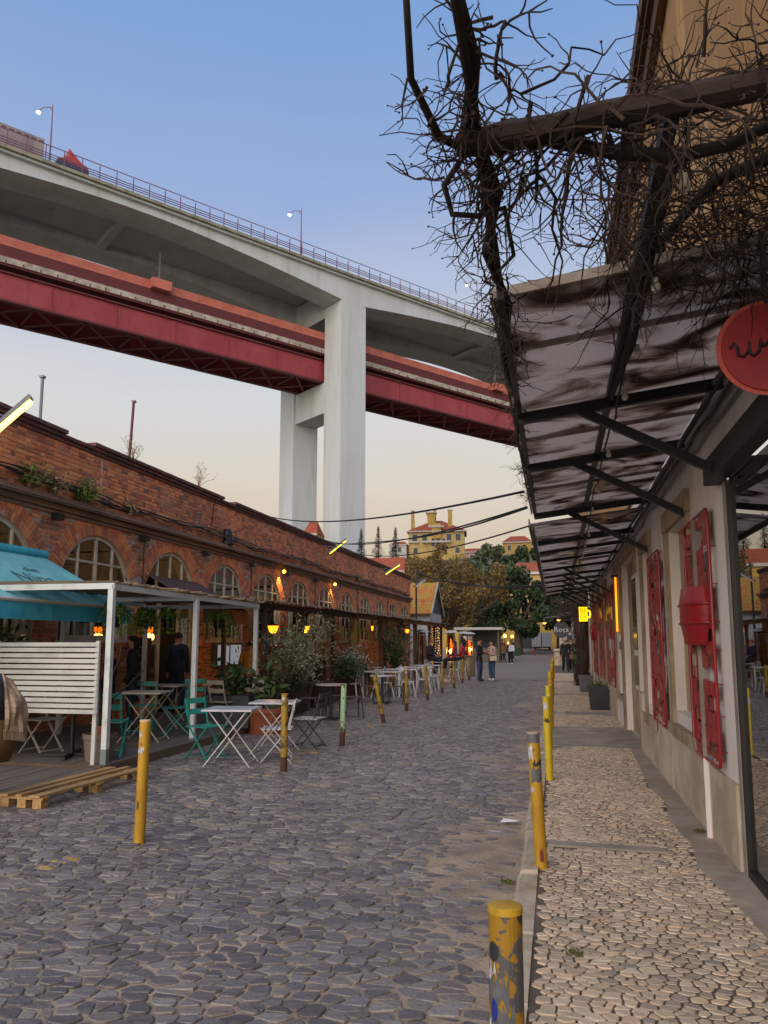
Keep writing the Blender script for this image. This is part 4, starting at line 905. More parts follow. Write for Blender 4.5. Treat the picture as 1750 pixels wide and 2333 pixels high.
def drybush(label, loc, h, n):
    t = thing('dry_weed', label, 'weed', loc, WRZ, 'dry weeds on the parapet'); mb = MB()
    for k in range(n):
        P = wander((ur(-0.03, 0.03), 0, 0), (random.gauss(0, 0.6), random.gauss(0, 0.3), 1), h*ur(0.4, 1), 5, 0.2); mb.tube(P, [0.008, 0.007, 0.006, 0.005, 0.004, 0.003], 4, 0, random.random(), cap=False)
        for j in range(3): Q = wander(P[random.randint(2, 5)], (random.gauss(0, 1), random.gauss(0, 0.4), 0.6), 0.14, 3, 0.3); mb.tube(Q, 0.004, 3, 0, random.random(), cap=False)
    mb.build('stalks', M_dry, t, attr=True)
drybush('dry weed growing at the foot of the rusty pole', wl(4.05, -0.02, 5.30), 0.55, 13); drybush('dry weed with one tall stalk on the parapet', wl(7.0, 0, 5.33), 0.75, 9)
for s, n, r, lb, dd in ((0.9, 260, 0.30, 'patch of green weeds on the ledge above the first arch', 0), (1.55, 120, 0.26, 'dry brown weed clump hanging over the ledge', 1), (2.35, 420, 0.30, 'bushy green weed clump on the ledge above the second arch', 0), (3.9, 90, 0.2, 'small yellowish weed on the ledge', 1), (21.6, 160, 0.3, 'dry weed on the ledge towards the far arches', 1)):
    shrub('ledge_weed', lb, 'weed', wl(s, -0.08, 4.14), r*1.15, 0.36, int(n*1.7), 22, M_leaf if not dd else M_dry, M_dry, 0.045)

# ---------------------------------------------------------------- awnings
M_turq = mat('turquoise_canvas', '78bcc0', 0.85, c2='66adb2', scale=3, bump=0.1, bscale=12); M_turqd = mat('turquoise_canvas_bright', '3fa8bc', 0.8, c2='3596ac', scale=4, bump=0.2, bscale=9); M_brown = mat('brown_canvas', '4a3331', 0.9, c2='3f2b2a', scale=3)
t = thing('turquoise_awning', 'turquoise canvas awning with dark script lettering at the left edge', 'awning', wl(0, 0, 0), WRZ)
mb = MB(); sx = 1.38
mb.hexa([(-3.8,-0.08,3.02),(sx,-0.08,3.02),(sx,-1.75,2.14),(-3.8,-1.75,2.14)], [(-3.8,-0.08,3.03),(sx,-0.08,3.03),(sx,-1.75,2.15),(-3.8,-1.75,2.15)]); can = mb.build('canopy', M_turq, t)
mb = MB(); n = 26
for k in range(n):
    a, b = lerp(-3.8, sx, k/n), lerp(-3.8, sx, (k+1)/n); w1, w2 = 0.012*math.sin(k*1.7), 0.012*math.sin((k+1)*1.7)
    mb.poly([(a, -1.76, 2.14), (b, -1.76, 2.14), (b, -1.77-w2, 1.90), (a, -1.77-w1, 1.90)])
mb.build('valance', M_turqd, t); mb = MB(); mb.tube([(-3.8, -0.08, 3.07), (sx+0.02, -0.08, 3.07)], 0.075, 12); mb.build('roller', M_turqd, t); mb = MB(); mb.tube([(-3.8, -1.75, 2.15), (sx+0.01, -1.75, 2.15)], 0.03, 8); mb.build('front_bar', M_sill, t)
mb = MB(); mb.poly([(sx, -1.75, 2.14), (sx, -0.08, 3.02), (sx, -0.08, 2.9), (sx, -1.5, 2.14)]); mb.build('side_flap', M_turq, t)
M_ink2 = mat('grey_ink', '4a6670', 0.8); sl_ = math.atan2(0.88, 1.67)
text_part('lettering', 'Nina', 0.46, M_ink2, t, (-0.05, -1.02, 2.542), (sl_, 0, 0), 0.002, shear=0.25); text_part('lettering', 'chez', 0.20, M_ink2, t, (0.22, -0.72, 2.70), (sl_, 0, 0), 0.002, shear=0.25)
t = thing('brown_awning', 'dark brown canvas awning over the entrance door', 'awning', wl(bays[DOOR], 0, 0), WRZ)
mb = MB(); mb.hexa([(-1.15,-0.03,3.02),(1.15,-0.03,3.02),(1.15,-1.35,2.32),(-1.15,-1.35,2.32)], [(-1.15,-0.03,3.03),(1.15,-0.03,3.03),(1.15,-1.35,2.33),(-1.15,-1.35,2.33)]); mb.build('canopy', M_brown, t)
mb = MB(); mb.poly([(-1.15,-1.355,2.32),(1.15,-1.355,2.32),(1.15,-1.36,2.02),(-1.15,-1.36,2.02)]); mb.build('valance', M_brown, t)
for sg in (-1, 1): mb = MB(); mb.bar((sg*1.1, -0.02, 2.5), (sg*1.1, -1.3, 2.31), 0.03, 0.03); mb.build('arm', M_black2, t)

# ---------------------------------------------------------------- decks, white pergola with slatted screen, pallet
M_deck = mat('grey_decking', '6d6359', 0.85, c2='574e46', scale=4, stretch=(6,0.5,1), bump=0.25, bscale=25); M_decks = mat('deck_side', '6b5b4a', 0.85, c2='54473a', scale=3, stretch=(0.4,0.4,2))
M_wmet = mat('white_metal', 'c0c6c4', 0.5, c2='979a96', scale=4, lo=0.55, hi=0.75); M_gfoot = mat('grey_paint', '6d7677', 0.6); M_slat = mat('white_slat', 'b9bab6', 0.65, c2='9b9b96', scale=5, lo=0.5, hi=0.7, stretch=(0.3,1,1)); M_reed = mat('reed', '6b5a44', 0.9, rnd=('4b3d2e', '77654c', '8b7a60')); M_pine = mat('new_pine', 'a98658', 0.7, c2='8d6c43', scale=5, stretch=(5,0.4,5))
def deck(label, x0, x1, y0, y1, z, bw):
    t = thing('timber_deck', label, 'deck', (x0, y0, 0)); k = 0; x = 0
    while x < x1-x0-0.02:
        e = min(x + bw - 0.008, x1-x0); mb = MB(); mb.box(x, e, 0, y1-y0, z-0.03, z + 0.001*(k % 3)); mb.build('board', M_deck, t); x += bw; k += 1
    mb = MB(); mb.box(x1-x0, x1-x0+0.03, 0, y1-y0, 0.0, z+0.002); mb.build('fascia', M_decks, t); mb = MB(); mb.box(0, x1-x0, -0.03, 0.0, 0.0, z-0.001); mb.build('fascia', M_decks, t)
    return t
deck('grey timber deck under the white pergola', -8.4, -5.40, 8.62, 14.4, 0.12, 0.12)
deck('lower grey timber deck in front of the slatted screen', -8.3, -5.44, 6.2, 8.56, 0.10, 0.13)
deck('long timber deck edge under the dark pergola', -8.3, -5.95, 14.5, 24.2, 0.12, 0.24)
PW = thing('white_pergola', 'white painted metal pergola with reed roof in front of the brick building', 'pergola')
posts = [(-5.45, 8.74), (-5.50, 11.2), (-5.58, 13.9), (-8.0, 8.74), (-7.9, 11.3), (-7.9, 13.9)]
for i, (x, y) in enumerate(posts):
    mb = MB(); mb.box(x-0.036, x+0.036, y-0.036, y+0.036, 0.30 if i == 0 else 0.12, 2.27); p = mb.build('post', M_wmet, PW)
    mb = MB(); mb.box(x-0.039, x+0.039, y-0.039, y+0.039, 0.12, 0.30 if i == 0 else 0.15); mb.build('foot', M_gfoot, p)
for a, b in (((-5.45, 8.70, 2.30), (-5.58, 14.0, 2.30)), ((-8.2, 8.74, 2.31), (-5.41, 8.74, 2.31)), ((-8.0, 8.8, 2.34), (-8.0, 14.0, 2.34)), ((-8.0, 11.2, 2.29), (-5.55, 11.2, 2.29)), ((-8.0, 13.9, 2.29), (-5.62, 13.9, 2.29))):
    mb = MB(); mb.bar(a, b, 0.045, 0.075); mb.build('beam', M_wmet, PW)
rr2 = MB(); y = 8.85
while y < 14.0:
    rr2.tube([(-8.1, y + ur(-0.03, 0.03), 2.385 + ur(0, 0.03)), (-6.8, y + ur(-0.03, 0.03), 2.365 + ur(0, 0.03)), (-5.5 + ur(-0.1, 0.12), y + ur(-0.05, 0.05), 2.35 + ur(0, 0.03))], ur(0.010, 0.018), 4, 0, random.random()); y += 0.026
tag(rr2.build('reed_roof', M_reed, PW, attr=True), kind='stuff')
SCN = thing('slatted_screen', 'white slatted timber screen at the near end of the pergola', 'screen', (-5.50, 8.64, 0))
for k in range(13):
    z = 0.73 + k*0.0685; tl = ur(-0.004, 0.004); mb = MB(); mb.hexa([(-2.9, -0.02, z+tl), (-0.02 - 0.008*(13-k)*0.2, -0.02, z), (-0.02, 0.0, z), (-2.9, 0.0, z+tl)], [(-2.9, -0.02, z+0.05+tl), (-0.02 - 0.008*(13-k)*0.2, -0.02, z+0.05), (-0.02, 0.0, z+0.05), (-2.9, 0.0, z+0.05+tl)]); mb.build('slat', M_slat, SCN)
for x in (-0.08, -1.5, -2.85): mb = MB(); mb.box(x, x+0.05, 0.001, 0.035, 0.12, 1.62); mb.build('batten', M_slat, SCN)
t = thing('pallet', 'new pine pallet lying on the cobbles at the deck edge', 'pallet', (-5.36, 6.78, 0), R(-4))
for x, wd, y0, y1 in ((0.0, 0.11, 0.0, 1.72), (0.18, 0.07, 0.02, 1.80), (0.36, 0.12, 0.0, 1.86)): mb = MB(); mb.box(x, x+wd, y0, y1, 0.115, 0.137); mb.build('plank', M_pine, t)
for y in (0.02, 0.86, 1.66): mb = MB(); mb.box(0, 0.5, y, y+0.10, 0.093, 0.114); mb.build('crosspiece', M_pine, t)
for y in (0.02, 0.86, 1.66):
    for x in (0.0, 0.20, 0.38): mb = MB(); mb.box(x+0.005, x+0.105, y, y+0.1, 0.012, 0.092); mb.build('block', M_pine, t)

# ---------------------------------------------------------------- dark timber pergola further along
M_dkw = mat('dark_brown_post', '33241c', 0.8, c2='432f23', scale=4, stretch=(1,1,0.2)); M_och = mat('ochre_post', '8a6a2e', 0.75, c2='6e5324', scale=4, stretch=(1,1,0.2)); M_brn = mat('brown_post', '5d3b25', 0.8, c2='49301f', scale=4, stretch=(1,1,0.2)); M_gry = mat('weathered_post', '5d5348', 0.85); M_corr = mat('rusty_sheet', '4b3a31', 0.8, c2='6b5244', scale=2, c3='33281f', scale3=4)
PD = thing('timber_shelter', 'long dark timber shelter with wavy sheet roof along the brick building', 'shelter')
for x, y, wd, m, h in ((-5.95, 15.3, 0.10, M_dkw, 2.36), (-6.0, 17.9, 0.10, M_dkw, 2.36), (-6.0, 20.2, 0.11, M_dkw, 2.38), (-6.05, 23.1, 0.16, M_och, 2.40), (-6.05, 26.9, 0.16, M_brn, 2.42), (-6.15, 27.9, 0.13, M_gry, 2.42), (-6.1, 30.5, 0.12, M_brn, 2.44), (-6.1, 33.9, 0.13, M_brn, 2.46), (-6.1, 38.0, 0.13, M_brn, 2.48), (-6.1, 42.0, 0.13, M_brn, 2.5), (-7.4, 16.5, 0.09, M_dkw, 2.5), (-7.4, 19.5, 0.09, M_dkw, 2.5), (-7.3, 22.0, 0.12, M_brn, 2.5), (-7.3, 25.0, 0.12, M_brn, 2.5)):
    mb = MB(); mb.box(x-wd/2, x+wd/2, y-wd/2, y+wd/2, 0.0 if y > 24.3 else 0.12, h); p = mb.build('post', m, PD)
    if x > -7:
        mb = MB(); mb.bar((x, y, h-0.5), (x, y+0.45, h-0.04), wd*0.45, 0.06, (1,0,0)); mb.build('brace', m, p); mb = MB(); mb.bar((x, y, h-0.5), (x, y-0.45, h-0.04), wd*0.45, 0.06, (1,0,0)); mb.build('brace', m, p)
for y0, y1, m in ((14.4, 23.0, M_dkw), (23.0, 30.5, M_brn), (30.5, 43.0, M_brn)):
    z0, z1 = 2.36 + (y0-14)*0.005, 2.36 + (y1-14)*0.005
    mb = MB(); mb.bar((-5.98, y0+0.01, z0), (-6.08, y1, z1), 0.08, 0.13); mb.build('beam', m, PD); mb = MB(); mb.bar((-7.9, y0+0.01, z0+0.2), (-7.8, y1, z1+0.2), 0.08, 0.12); mb.build('beam', m, PD)
y = 14.35
while y < 43:
    mb = MB(); l = 1.0; n = 12; dz = ur(-0.015, 0.02); zf = 2.46 + (y-14)*0.005 + dz; zb = 2.62 + (y-14)*0.005 + dz; xo = -5.78 - ur(0, 0.08)
    for k in range(n):
        a, b = y + l*k/n, y + l*(k+1)/n; wa, wb = 0.022*math.sin(k*2*math.pi/4), 0.022*math.sin((k+1)*2*math.pi/4)
        mb.poly([(xo, a, zf+wa), (xo, b, zf+wb), (-8.1, b, zb+wb), (-8.1, a, zb+wa)]); mb.poly([(xo, a, zf+wa-0.008), (xo, b, zf+wb-0.008), (xo, b, zf+wb), (xo, a, zf+wa)])
    mb.build('roof_sheet', M_corr, PD); y += l - 0.06
# ---------------------------------------------------------------- bollards
M_boly = mat('bollard_yellow', '9c7412', 0.5, c2='b38a1c', scale=6, c3='4d3a1c', scale3=11, lo3=0.62, hi3=0.68, stretch=(1,1,0.6)); M_bolb = mat('bollard_bright_yellow', 'b39a14', 0.45, c2='bfa820', scale=6, c3='5c4a1a', scale3=12, lo3=0.64, hi3=0.69)
M_bolr = mat('bollard_rusty_yellow', '8f7420', 0.6, c2='4a3424', scale=14, lo=0.52, hi=0.57, c3='2e201a', scale3=9, lo3=0.62, hi3=0.66); M_bolg = mat('bollard_mint', '93b08a', 0.6, c2='43301f', scale=16, lo=0.56, hi=0.6); M_rust = mat('rust', '3f261a', 0.85, c2='57341f', scale=14)
M_bolw = mat('bollard_layered', '8f6a14', 0.5, c2='4a4a4c', scale=5.5, lo=0.53, hi=0.545, c3='3a2a1c', scale3=9, lo3=0.63, hi3=0.66)
M_stw = mat('sticker_white', 'bfc0c4', 0.5, c2='8d8a90', scale=30); M_stb = mat('sticker_blue', '18307e', 0.4); M_std = mat('sticker_dark', '23292a', 0.5); M_stg = mat('sticker_grey', '4b4c50', 0.5, c2='6a6a6e', scale=12)
M_stbr = mat('sticker_brown', '6a2a14', 0.6)
def bollard(label, x, y, z, h, r, m, lean=(0, 0), stickers=(), capm=None, rust=0.0):
    t = thing('bollard', label, 'bollard', (x, y, z - 0.03), 0, 'steel tube bollards along the street', rot=(R(lean[1]), R(lean[0]), 0))
    mb = MB(); mb.lathe([(r, rust), (r, h*0.25), (r, h*0.5), (r, h*0.75), (r, h-0.004), (r-0.002, h)], 24); mb.build('tube', m, t, smooth=False)
    if rust > 0: mb = MB(); mb.lathe([(r*1.005, 0.0), (r*1.005, rust)], 20); mb.build('rusty_foot', M_rust, t)
    mb = MB(); mb.lathe([(r+0.0012, h-0.012), (r+0.0012, h), (r-0.004, h+0.003), (0, h+0.006)], 24); mb.build('cap', capm or m, t)
    for a0, a1, z0, z1, sm, shp in stickers:      # angles in degrees, 270 faces the camera
        mb = MB(); n = 10; q = r + 0.0012
        if shp == 'o':
            ac, zc, ar, zr = (a0+a1)/2, (z0+z1)/2, (a1-a0)/2, (z1-z0)/2; c = (q*math.cos(R(ac)), q*math.sin(R(ac)), zc)
            ring = [(q*math.cos(R(ac + ar*math.cos(6.283*k/18))), q*math.sin(R(ac + ar*math.cos(6.283*k/18))), zc + zr*math.sin(6.283*k/18)) for k in range(18)]
            for row in range(-4, 4):
                f0, f1 = row/4, (row+1)/4
                for k in range(8):
                    pts = []
                    for f, u in ((f0, k/8), (f0, (k+1)/8), (f1, (k+1)/8), (f1, k/8)):
                        hw = math.sqrt(max(0, 1-f*f)); aa = R(ac + ar*hw*(2*u-1)); pts.append((q*math.cos(aa), q*math.sin(aa), zc + zr*f))
                    mb.poly(pts)
        else:
            e0 = [ur(-0.015, 0.015) if shp == 'j' else 0 for _ in range(n+1)]; e1 = [ur(-0.02, 0.02) if shp == 'j' else 0 for _ in range(n+1)]
            for k in range(n):
                b0_, b1_ = R(lerp(a0, a1, k/n)), R(lerp(a0, a1, (k+1)/n))
                mb.poly([(q*math.cos(b0_), q*math.sin(b0_), z0+e0[k]), (q*math.cos(b1_), q*math.sin(b1_), z0+e0[k+1]), (q*math.cos(b1_), q*math.sin(b1_), z1+e1[k+1]), (q*math.cos(b0_), q*math.sin(b0_), z1+e1[k])])
        mb.build('sticker', sm, t)
    return t
M_bolcap = mat('bollard_cap_yellow', 'b48d22', 0.5, c2='9c7a1c', scale=20)
bollard('nearest bollard at the bottom of the picture, yellow cap, covered with stickers', -0.125, 1.80, 0.085, 0.97, 0.037, M_bolw, stickers=((206, 248, 0.862, 0.905, M_std, 'o'), (192, 238, 0.832, 0.853, M_stw, 'j'), (186, 282, 0.778, 0.832, M_stg, 'j'), (212, 243, 0.742, 0.790, M_stb, 'o'), (188, 232, 0.672, 0.735, M_stw, 'j'), (244, 300, 0.50, 0.770, M_stg, 'j')), capm=M_bolcap)
bollard('yellow bollard on the right kerb with grey and white sticker scraps', -0.135, 5.56, 0.085, 0.93, 0.042, M_boly, lean=(2.2*-1, 0), stickers=((190, 345, 0.86, 0.92, M_stg, 'r'), (195, 255, 0.76, 0.84, M_stw, 'j'), (225, 330, 0.60, 0.70, M_stg, 'j'), (250, 340, 0.70, 0.74, M_std, 'j'), (200, 250, 0.53, 0.565, M_stw, 'o'), (262, 298, 0.08, 0.16, M_stbr, 'j')), capm=mat('bollard_cap_pale', '9a8a80', 0.7))
bollard('bright yellow bollard, third along the right kerb', -0.105, 9.0, 0.085, 0.94, 0.042, M_bolb, lean=(-1.0, 0), stickers=((215, 285, 0.80, 0.88, M_stw, 'j'), (225, 300, 0.66, 0.70, M_std, 'j')))
ords = ('fourth', 'fifth', 'sixth', 'seventh', 'eighth', 'ninth', 'tenth', 'eleventh')
for k, y in enumerate((11.5, 14.2, 17.0, 20.0, 23.2, 26.6, 30.2, 34.0)):
    bollard('%s yellow bollard along the right kerb, counted from the camera' % ords[k], -0.12 + 0.01*math.sin(k*2), y, 0.085, 0.93, 0.042, (M_bolb, M_boly)[k % 2], lean=(ur(-1, 1), 0), stickers=((220, 290, 0.72, 0.80, M_stw, 'j'),) if k < 3 else ())
LB = [(-3.31, 5.86, 0.97, M_boly, (0.8, 0), 'tall mustard yellow bollard nearest on the left side'), (-3.35, 9.36, 0.96, M_bolr, (0, 0), 'rust-spotted ochre bollard beside the white folding chair'), (-3.29, 11.84, 0.95, M_bolg, (1.6, 0), 'peeling mint green bollard'), (-3.40, 15.37, 0.97, M_bolr, (-11, 2), 'badly leaning rusty yellow bollard beside the round table'), (-3.47, 18.14, 0.96, M_bolr, (0, 0), 'straight rusty yellow bollard right after the leaning one'), (-3.52, 21.56, 0.96, M_bolr, (-4, 0), 'slightly leaning rusty bollard among the white chairs'), (-3.55, 24.57, 0.95, M_bolr, (0.5, 0), 'seventh rusty bollard on the left, among the white chairs'), (-3.53, 27.37, 0.95, M_bolr, (0, 0), 'eighth rusty bollard on the left, by the seated group'), (-3.64, 30.83, 0.95, M_bolr, (1, 0), 'ninth rusty bollard on the left, near the couple'), (-3.66, 33.5, 0.95, M_bolr, (0, 0), 'tenth rusty bollard on the left, behind the man in black')]
for k, (x, y, h, m, ln, lb) in enumerate(LB):
    st = ((232, 268, 0.87, 0.92, M_stw, 'j'), (205, 300, 0.745, 0.775, M_stw, 'j'), (250, 275, 0.30, 0.36, M_std, 'j')) if k == 0 else (((240, 290, h-0.05, h-0.01, M_stw, 'j'),) if k in (1, 4) else (((200, 330, 0.74, 0.79, M_bolcap, 'r'),) if k == 3 else ()))
    bollard(lb, x, y, 0.0, h + 0.03, 0.044, m, lean=ln, stickers=st, capm=mat('bollard_cap_cream', 'c2a782', 0.6) if k == 0 else None, rust=0.0 if k == 0 else (0.30 if k == 2 else 0.22))
# ---------------------------------------------------------------- cafe furniture
M_tq = mat('turquoise_paint', '2f8f84', 0.5, c2='277a72', scale=9); M_wh = mat('white_paint', 'b9b8b6', 0.45, c2='a3a19e', scale=9); M_cr = mat('cream_paint', 'a29a8e', 0.55); M_tabtop = mat('table_top_white', 'b8bac2', 0.25, c2='a6a8b0', scale=5); M_dk = mat('dark_metal', '26262a', 0.5); M_seatw = mat('brown_seat', '4a342c', 0.6); M_rtop = mat('pale_round_top', '9b8d83', 0.5)
def folding_chair(m, seatm=None):
    t = thing('folding_chair', 'x', 'chair', group='folding bistro chairs')
    for sx in (-0.19, 0.19):
        mb = MB(); mb.bar((sx, 0.20, 0.005), (sx, -0.22, 0.47), 0.012, 0.026, (1,0,0)); mb.build('leg', m, t)
        mb = MB(); mb.bar((sx*0.92, -0.22, 0.005), (sx*0.92, 0.14, 0.44), 0.012, 0.026, (1,0,0)); mb.bar((sx*0.92, 0.138, 0.435), (sx*0.92, 0.23, 0.83), 0.012, 0.026, (1,0,0)); mb.build('back_leg', m, t)
    for k in range(6): mb = MB(); y = -0.21 + k*0.07; mb.box(-0.20, 0.20, y, y+0.052, 0.442, 0.456); mb.build('seat_slat', seatm or m, t)
    for z, y in ((0.64, 0.185), (0.785, 0.218)): mb = MB(); mb.hexa([(-0.19, y, z-0.035), (0.19, y, z-0.035), (0.19, y+0.012, z-0.035), (-0.19, y+0.012, z-0.035)], [(-0.19, y+0.016, z+0.04), (0.19, y+0.016, z+0.04), (0.19, y+0.028, z+0.04), (-0.19, y+0.028, z+0.04)]); mb.build('back_slat', m, t)
    for y in (-0.2, 0.18): mb = MB(); mb.bar((-0.18, y, 0.05), (0.18, y, 0.05), 0.01, 0.015); mb.build('stretcher', m, t)
    return t
def bistro_table(m, top):
    t = thing('bistro_table', 'x', 'table', group='square folding bistro tables'); mb = MB(); mb.box(-0.33, 0.33, -0.31, 0.31, 0.715, 0.74); mb.build('table_top', top, t)
    for sy in (-0.24, 0.24):
        for sg in (-1, 1): mb = MB(); mb.bar((sg*0.31, sy + 0.012*sg, 0.0), (-sg*0.25, sy + 0.012*sg, 0.712), 0.014, 0.028, (0,1,0)); mb.build('leg', m, t)
    for sg in (-1, 1): mb = MB(); mb.bar((sg*0.27, -0.24, 0.05), (sg*0.27, 0.24, 0.05), 0.012, 0.02); mb.build('stretcher', m, t)
    return t
def place(proto, used, loc, rz, lb, scale=None):
    if not used: used.append(1); proto.location = loc; proto.rotation_euler = (0, 0, rz); proto['label'] = lb; return proto
    return clone(proto, loc, rz, lb, scale=scale)
fc_t = folding_chair(M_tq); u1 = []; fc_w = folding_chair(M_wh); u2 = []; fc_c = folding_chair(M_cr); u3 = []; fc_d = folding_chair(M_dk, M_wh); u4 = []; bt = bistro_table(M_wh, M_tabtop); u5 = []; bt_c = bistro_table(M_cr, M_cr); u6 = []
place(fc_t, u1, (-5.78, 9.35, 0.12), R(200), 'turquoise folding chair just behind the first white post'); place(fc_t, u1, (-6.75, 11.9, 0.12), R(20), 'turquoise folding chair behind the cream table'); place(fc_t, u1, (-5.98, 11.6, 0.12), R(-55), 'turquoise folding chair beside the second white post'); place(fc_t, u1, (-4.78, 10.15, 0.0), R(70), 'turquoise folding chair standing on the cobbles'); place(fc_t, u1, (-6.25, 12.9, 0.12), R(40), 'turquoise folding chair at the far cream table')
place(bt_c, u6, (-6.15, 10.9, 0.12), R(10), 'cream bistro table between turquoise chairs'); place(bt_c, u6, (-6.75, 12.7, 0.12), R(5), 'long pale bistro table nearer the door'); place(bt_c, u6, (-6.0, 13.5, 0.12), R(10), 'cream bistro table at the far end of the white pergola')
place(bt, u5, (-4.22, 9.75, 0.0), R(8), 'white bistro table on the cobbles, the nearer one'); place(bt, u5, (-4.08, 11.0, 0.0), R(8), 'white bistro table on the cobbles, behind the ochre bollard')
place(fc_w, u2, (-3.72, 10.15, 0.0), R(-75), 'white folding chair beside the rust-spotted bollard'); place(fc_d, u4, (-3.72, 11.55, 0.0), R(-95), 'dark framed folding chair with pale seat behind the bollard')
place(fc_c, u3, (-6.85, 9.45, 0.12), R(75), 'cream folding chair seen below the slatted screen'); place(fc_c, u3, (-5.75, 12.9, 0.12), R(160), 'cream folding chair left of the grey planter'); place(fc_c, u3, (-5.35, 13.4, 0.12), R(-170), 'cream folding chair close to the third white post')
# round tables with stools
def round_table(lb, loc, top):
    t = thing('round_table', lb, 'table', loc, 0, 'round pedestal tables'); mb = MB(); mb.lathe([(0, 0.74), (0.33, 0.74), (0.335, 0.725), (0.33, 0.71), (0, 0.71)], 28); mb.build('table_top', top, t); mb = MB(); mb.tube([(0,0,0.04),(0,0,0.71)], 0.035, 10); mb.build('column', M_dk, t)
    for k in range(4): mb = MB(); a = R(45+90*k); mb.bar((0,0,0.05), (0.27*math.cos(a), 0.27*math.sin(a), 0.015), 0.04, 0.03); mb.build('foot', M_dk, t)
round_table('pale round table on black pedestal beside the mint bollard', (-4.62, 15.75, 0.0), M_rtop); round_table('white round table beside the leaning bollard', (-4.5, 20.15, 0.0), M_wh)
def stool():
    t = thing('stool', 'x', 'stool', group='brown topped tube stools'); mb = MB(); mb.box(-0.17, 0.17, -0.17, 0.17, 0.445, 0.465); mb.build('seat', M_seatw, t)
    for sx in (-1, 1):
        for sy in (-1, 1): mb = MB(); mb.tube([(sx*0.20, sy*0.20, 0), (sx*0.165, sy*0.165, 0.38), (sx*0.14, sy*0.14, 0.435)], 0.012, 6); mb.build('leg', M_dk, t)
    return t
st = stool(); us = []
for x, y, r_, lb in ((-5.05, 15.6, 10, 'left brown stool at the pale round table'), (-4.25, 16.1, 30, 'right brown stool at the pale round table'), (-4.75, 16.35, 5, 'rear brown stool at the pale round table'), (-4.95, 20.2, 12, 'left stool at the white round table'), (-4.15, 20.2, 4, 'right stool at the white round table')): place(st, us, (x, y, 0), R(r_), lb)
# white metal chairs and tables
def metal_chair():
    t = thing('metal_chair', 'x', 'chair', group='white metal cafe chairs'); mb = MB(); mb.hexa([(-0.19,-0.20,0.43),(0.19,-0.20,0.43),(0.17,0.18,0.43),(-0.17,0.18,0.43)], [(-0.19,-0.20,0.455),(0.19,-0.20,0.455),(0.17,0.18,0.455),(-0.17,0.18,0.455)]); mb.build('seat', M_wh, t)
    for sx in (-1, 1):
        for sy in (-1, 1): mb = MB(); mb.bar((sx*0.24, sy*0.25, 0.0), (sx*0.165, sy*0.165, 0.435), 0.035, 0.03); mb.build('leg', M_wh, t)
    mb = MB(); mb.tube([(-0.17, 0.17, 0.45), (-0.19, 0.22, 0.66), (-0.15, 0.25, 0.80), (0, 0.265, 0.84), (0.15, 0.25, 0.80), (0.19, 0.22, 0.66), (0.17, 0.17, 0.45)], 0.014, 6); mb.build('back_hoop', M_wh, t)
    mb = MB(); mb.hexa([(-0.05,0.175,0.455),(0.05,0.175,0.455),(0.05,0.185,0.455),(-0.05,0.185,0.455)], [(-0.075,0.258,0.835),(0.075,0.258,0.835),(0.075,0.268,0.835),(-0.075,0.268,0.835)]); mb.build('splat', M_wh, t)
    return t
mc = metal_chair(); um = []; spots = [(-5.7, 21.6, -100, 'left of the first white table'), (-4.95, 22.2, 150, 'behind the white round table'), (-4.35, 22.9, 100, 'right of the first white table'), (-4.7, 23.9, 20, 'behind the first white table'), (-5.6, 24.2, -80, 'left of the second white table'), (-4.1, 24.4, 95, 'next to the seventh left bollard'), (-4.2, 25.4, 170, 'between the second and third white tables'), (-5.5, 26.5, -95, 'left of the third white table'), (-4.2, 27.0, 85, 'next to the eighth left bollard'), (-4.4, 28.2, 60, 'with its hoop back turned to the street, near the seated group'), (-6.6, 25.8, -60, 'near the yellow planter post'), (-6.5, 28.3, 200, 'deep under the shelter')]
for x, y, r_, lb in spots: place(mc, um, (x, y, 0), R(r_), 'white metal chair ' + lb)
def caf_table(lb, loc):
    t = thing('cafe_table', lb, 'table', loc, R(3), 'white rectangular cafe tables'); mb = MB(); mb.box(-0.6, 0.6, -0.36, 0.36, 0.72, 0.745); mb.build('table_top', M_wh, t)
    for sx in (-1, 1):
        for sy in (-1, 1): mb = MB(); mb.box(sx*0.54-0.022, sx*0.54+0.022, sy*0.3-0.022, sy*0.3+0.022, 0, 0.72); mb.build('leg', M_wh, t)
for k, (x, y) in enumerate(((-5.1, 22.9), (-4.95, 25.0), (-4.85, 27.3), (-4.9, 29.6), (-6.6, 27.0))): caf_table('%s white cafe table among the metal chairs' % ('first', 'second', 'third', 'fourth', 'sheltered')[k], (x, y, 0))
# picnic tables under the shelter
M_pw = mat('picnic_wood', '59402e', 0.8, c2='463223', scale=4, stretch=(0.3,3,1))
def picnic(lb, loc, rz):
    t = thing('picnic_table', lb, 'table', loc, rz, 'dark timber picnic tables')
    for k in range(4): mb = MB(); mb.box(-0.7, 0.7, -0.3+k*0.15, -0.16+k*0.15, 0.72, 0.75); mb.build('plank', M_pw, t)
    for y in (-0.65, 0.55): mb = MB(); mb.box(-0.7, 0.7, y, y+0.2, 0.42, 0.45); mb.build('bench_plank', M_pw, t)
    for x in (-0.5, 0.5):
        for sg in (-1, 1): mb = MB(); mb.bar((x + 0.002*sg, sg*0.6, 0), (x + 0.002*sg, -sg*0.1 + sg*0.25, 0.72), 0.05, 0.08, (1,0,0)); mb.build('leg', M_pw, t)
picnic('dark picnic table by the wall, left of the olive tree', (-6.9, 16.3, 0.12), R(90)); picnic('dark picnic table behind the round table', (-6.9, 19.6, 0.12), R(90)); picnic('dark picnic table behind the ochre post', (-6.9, 22.3, 0.12), R(90))
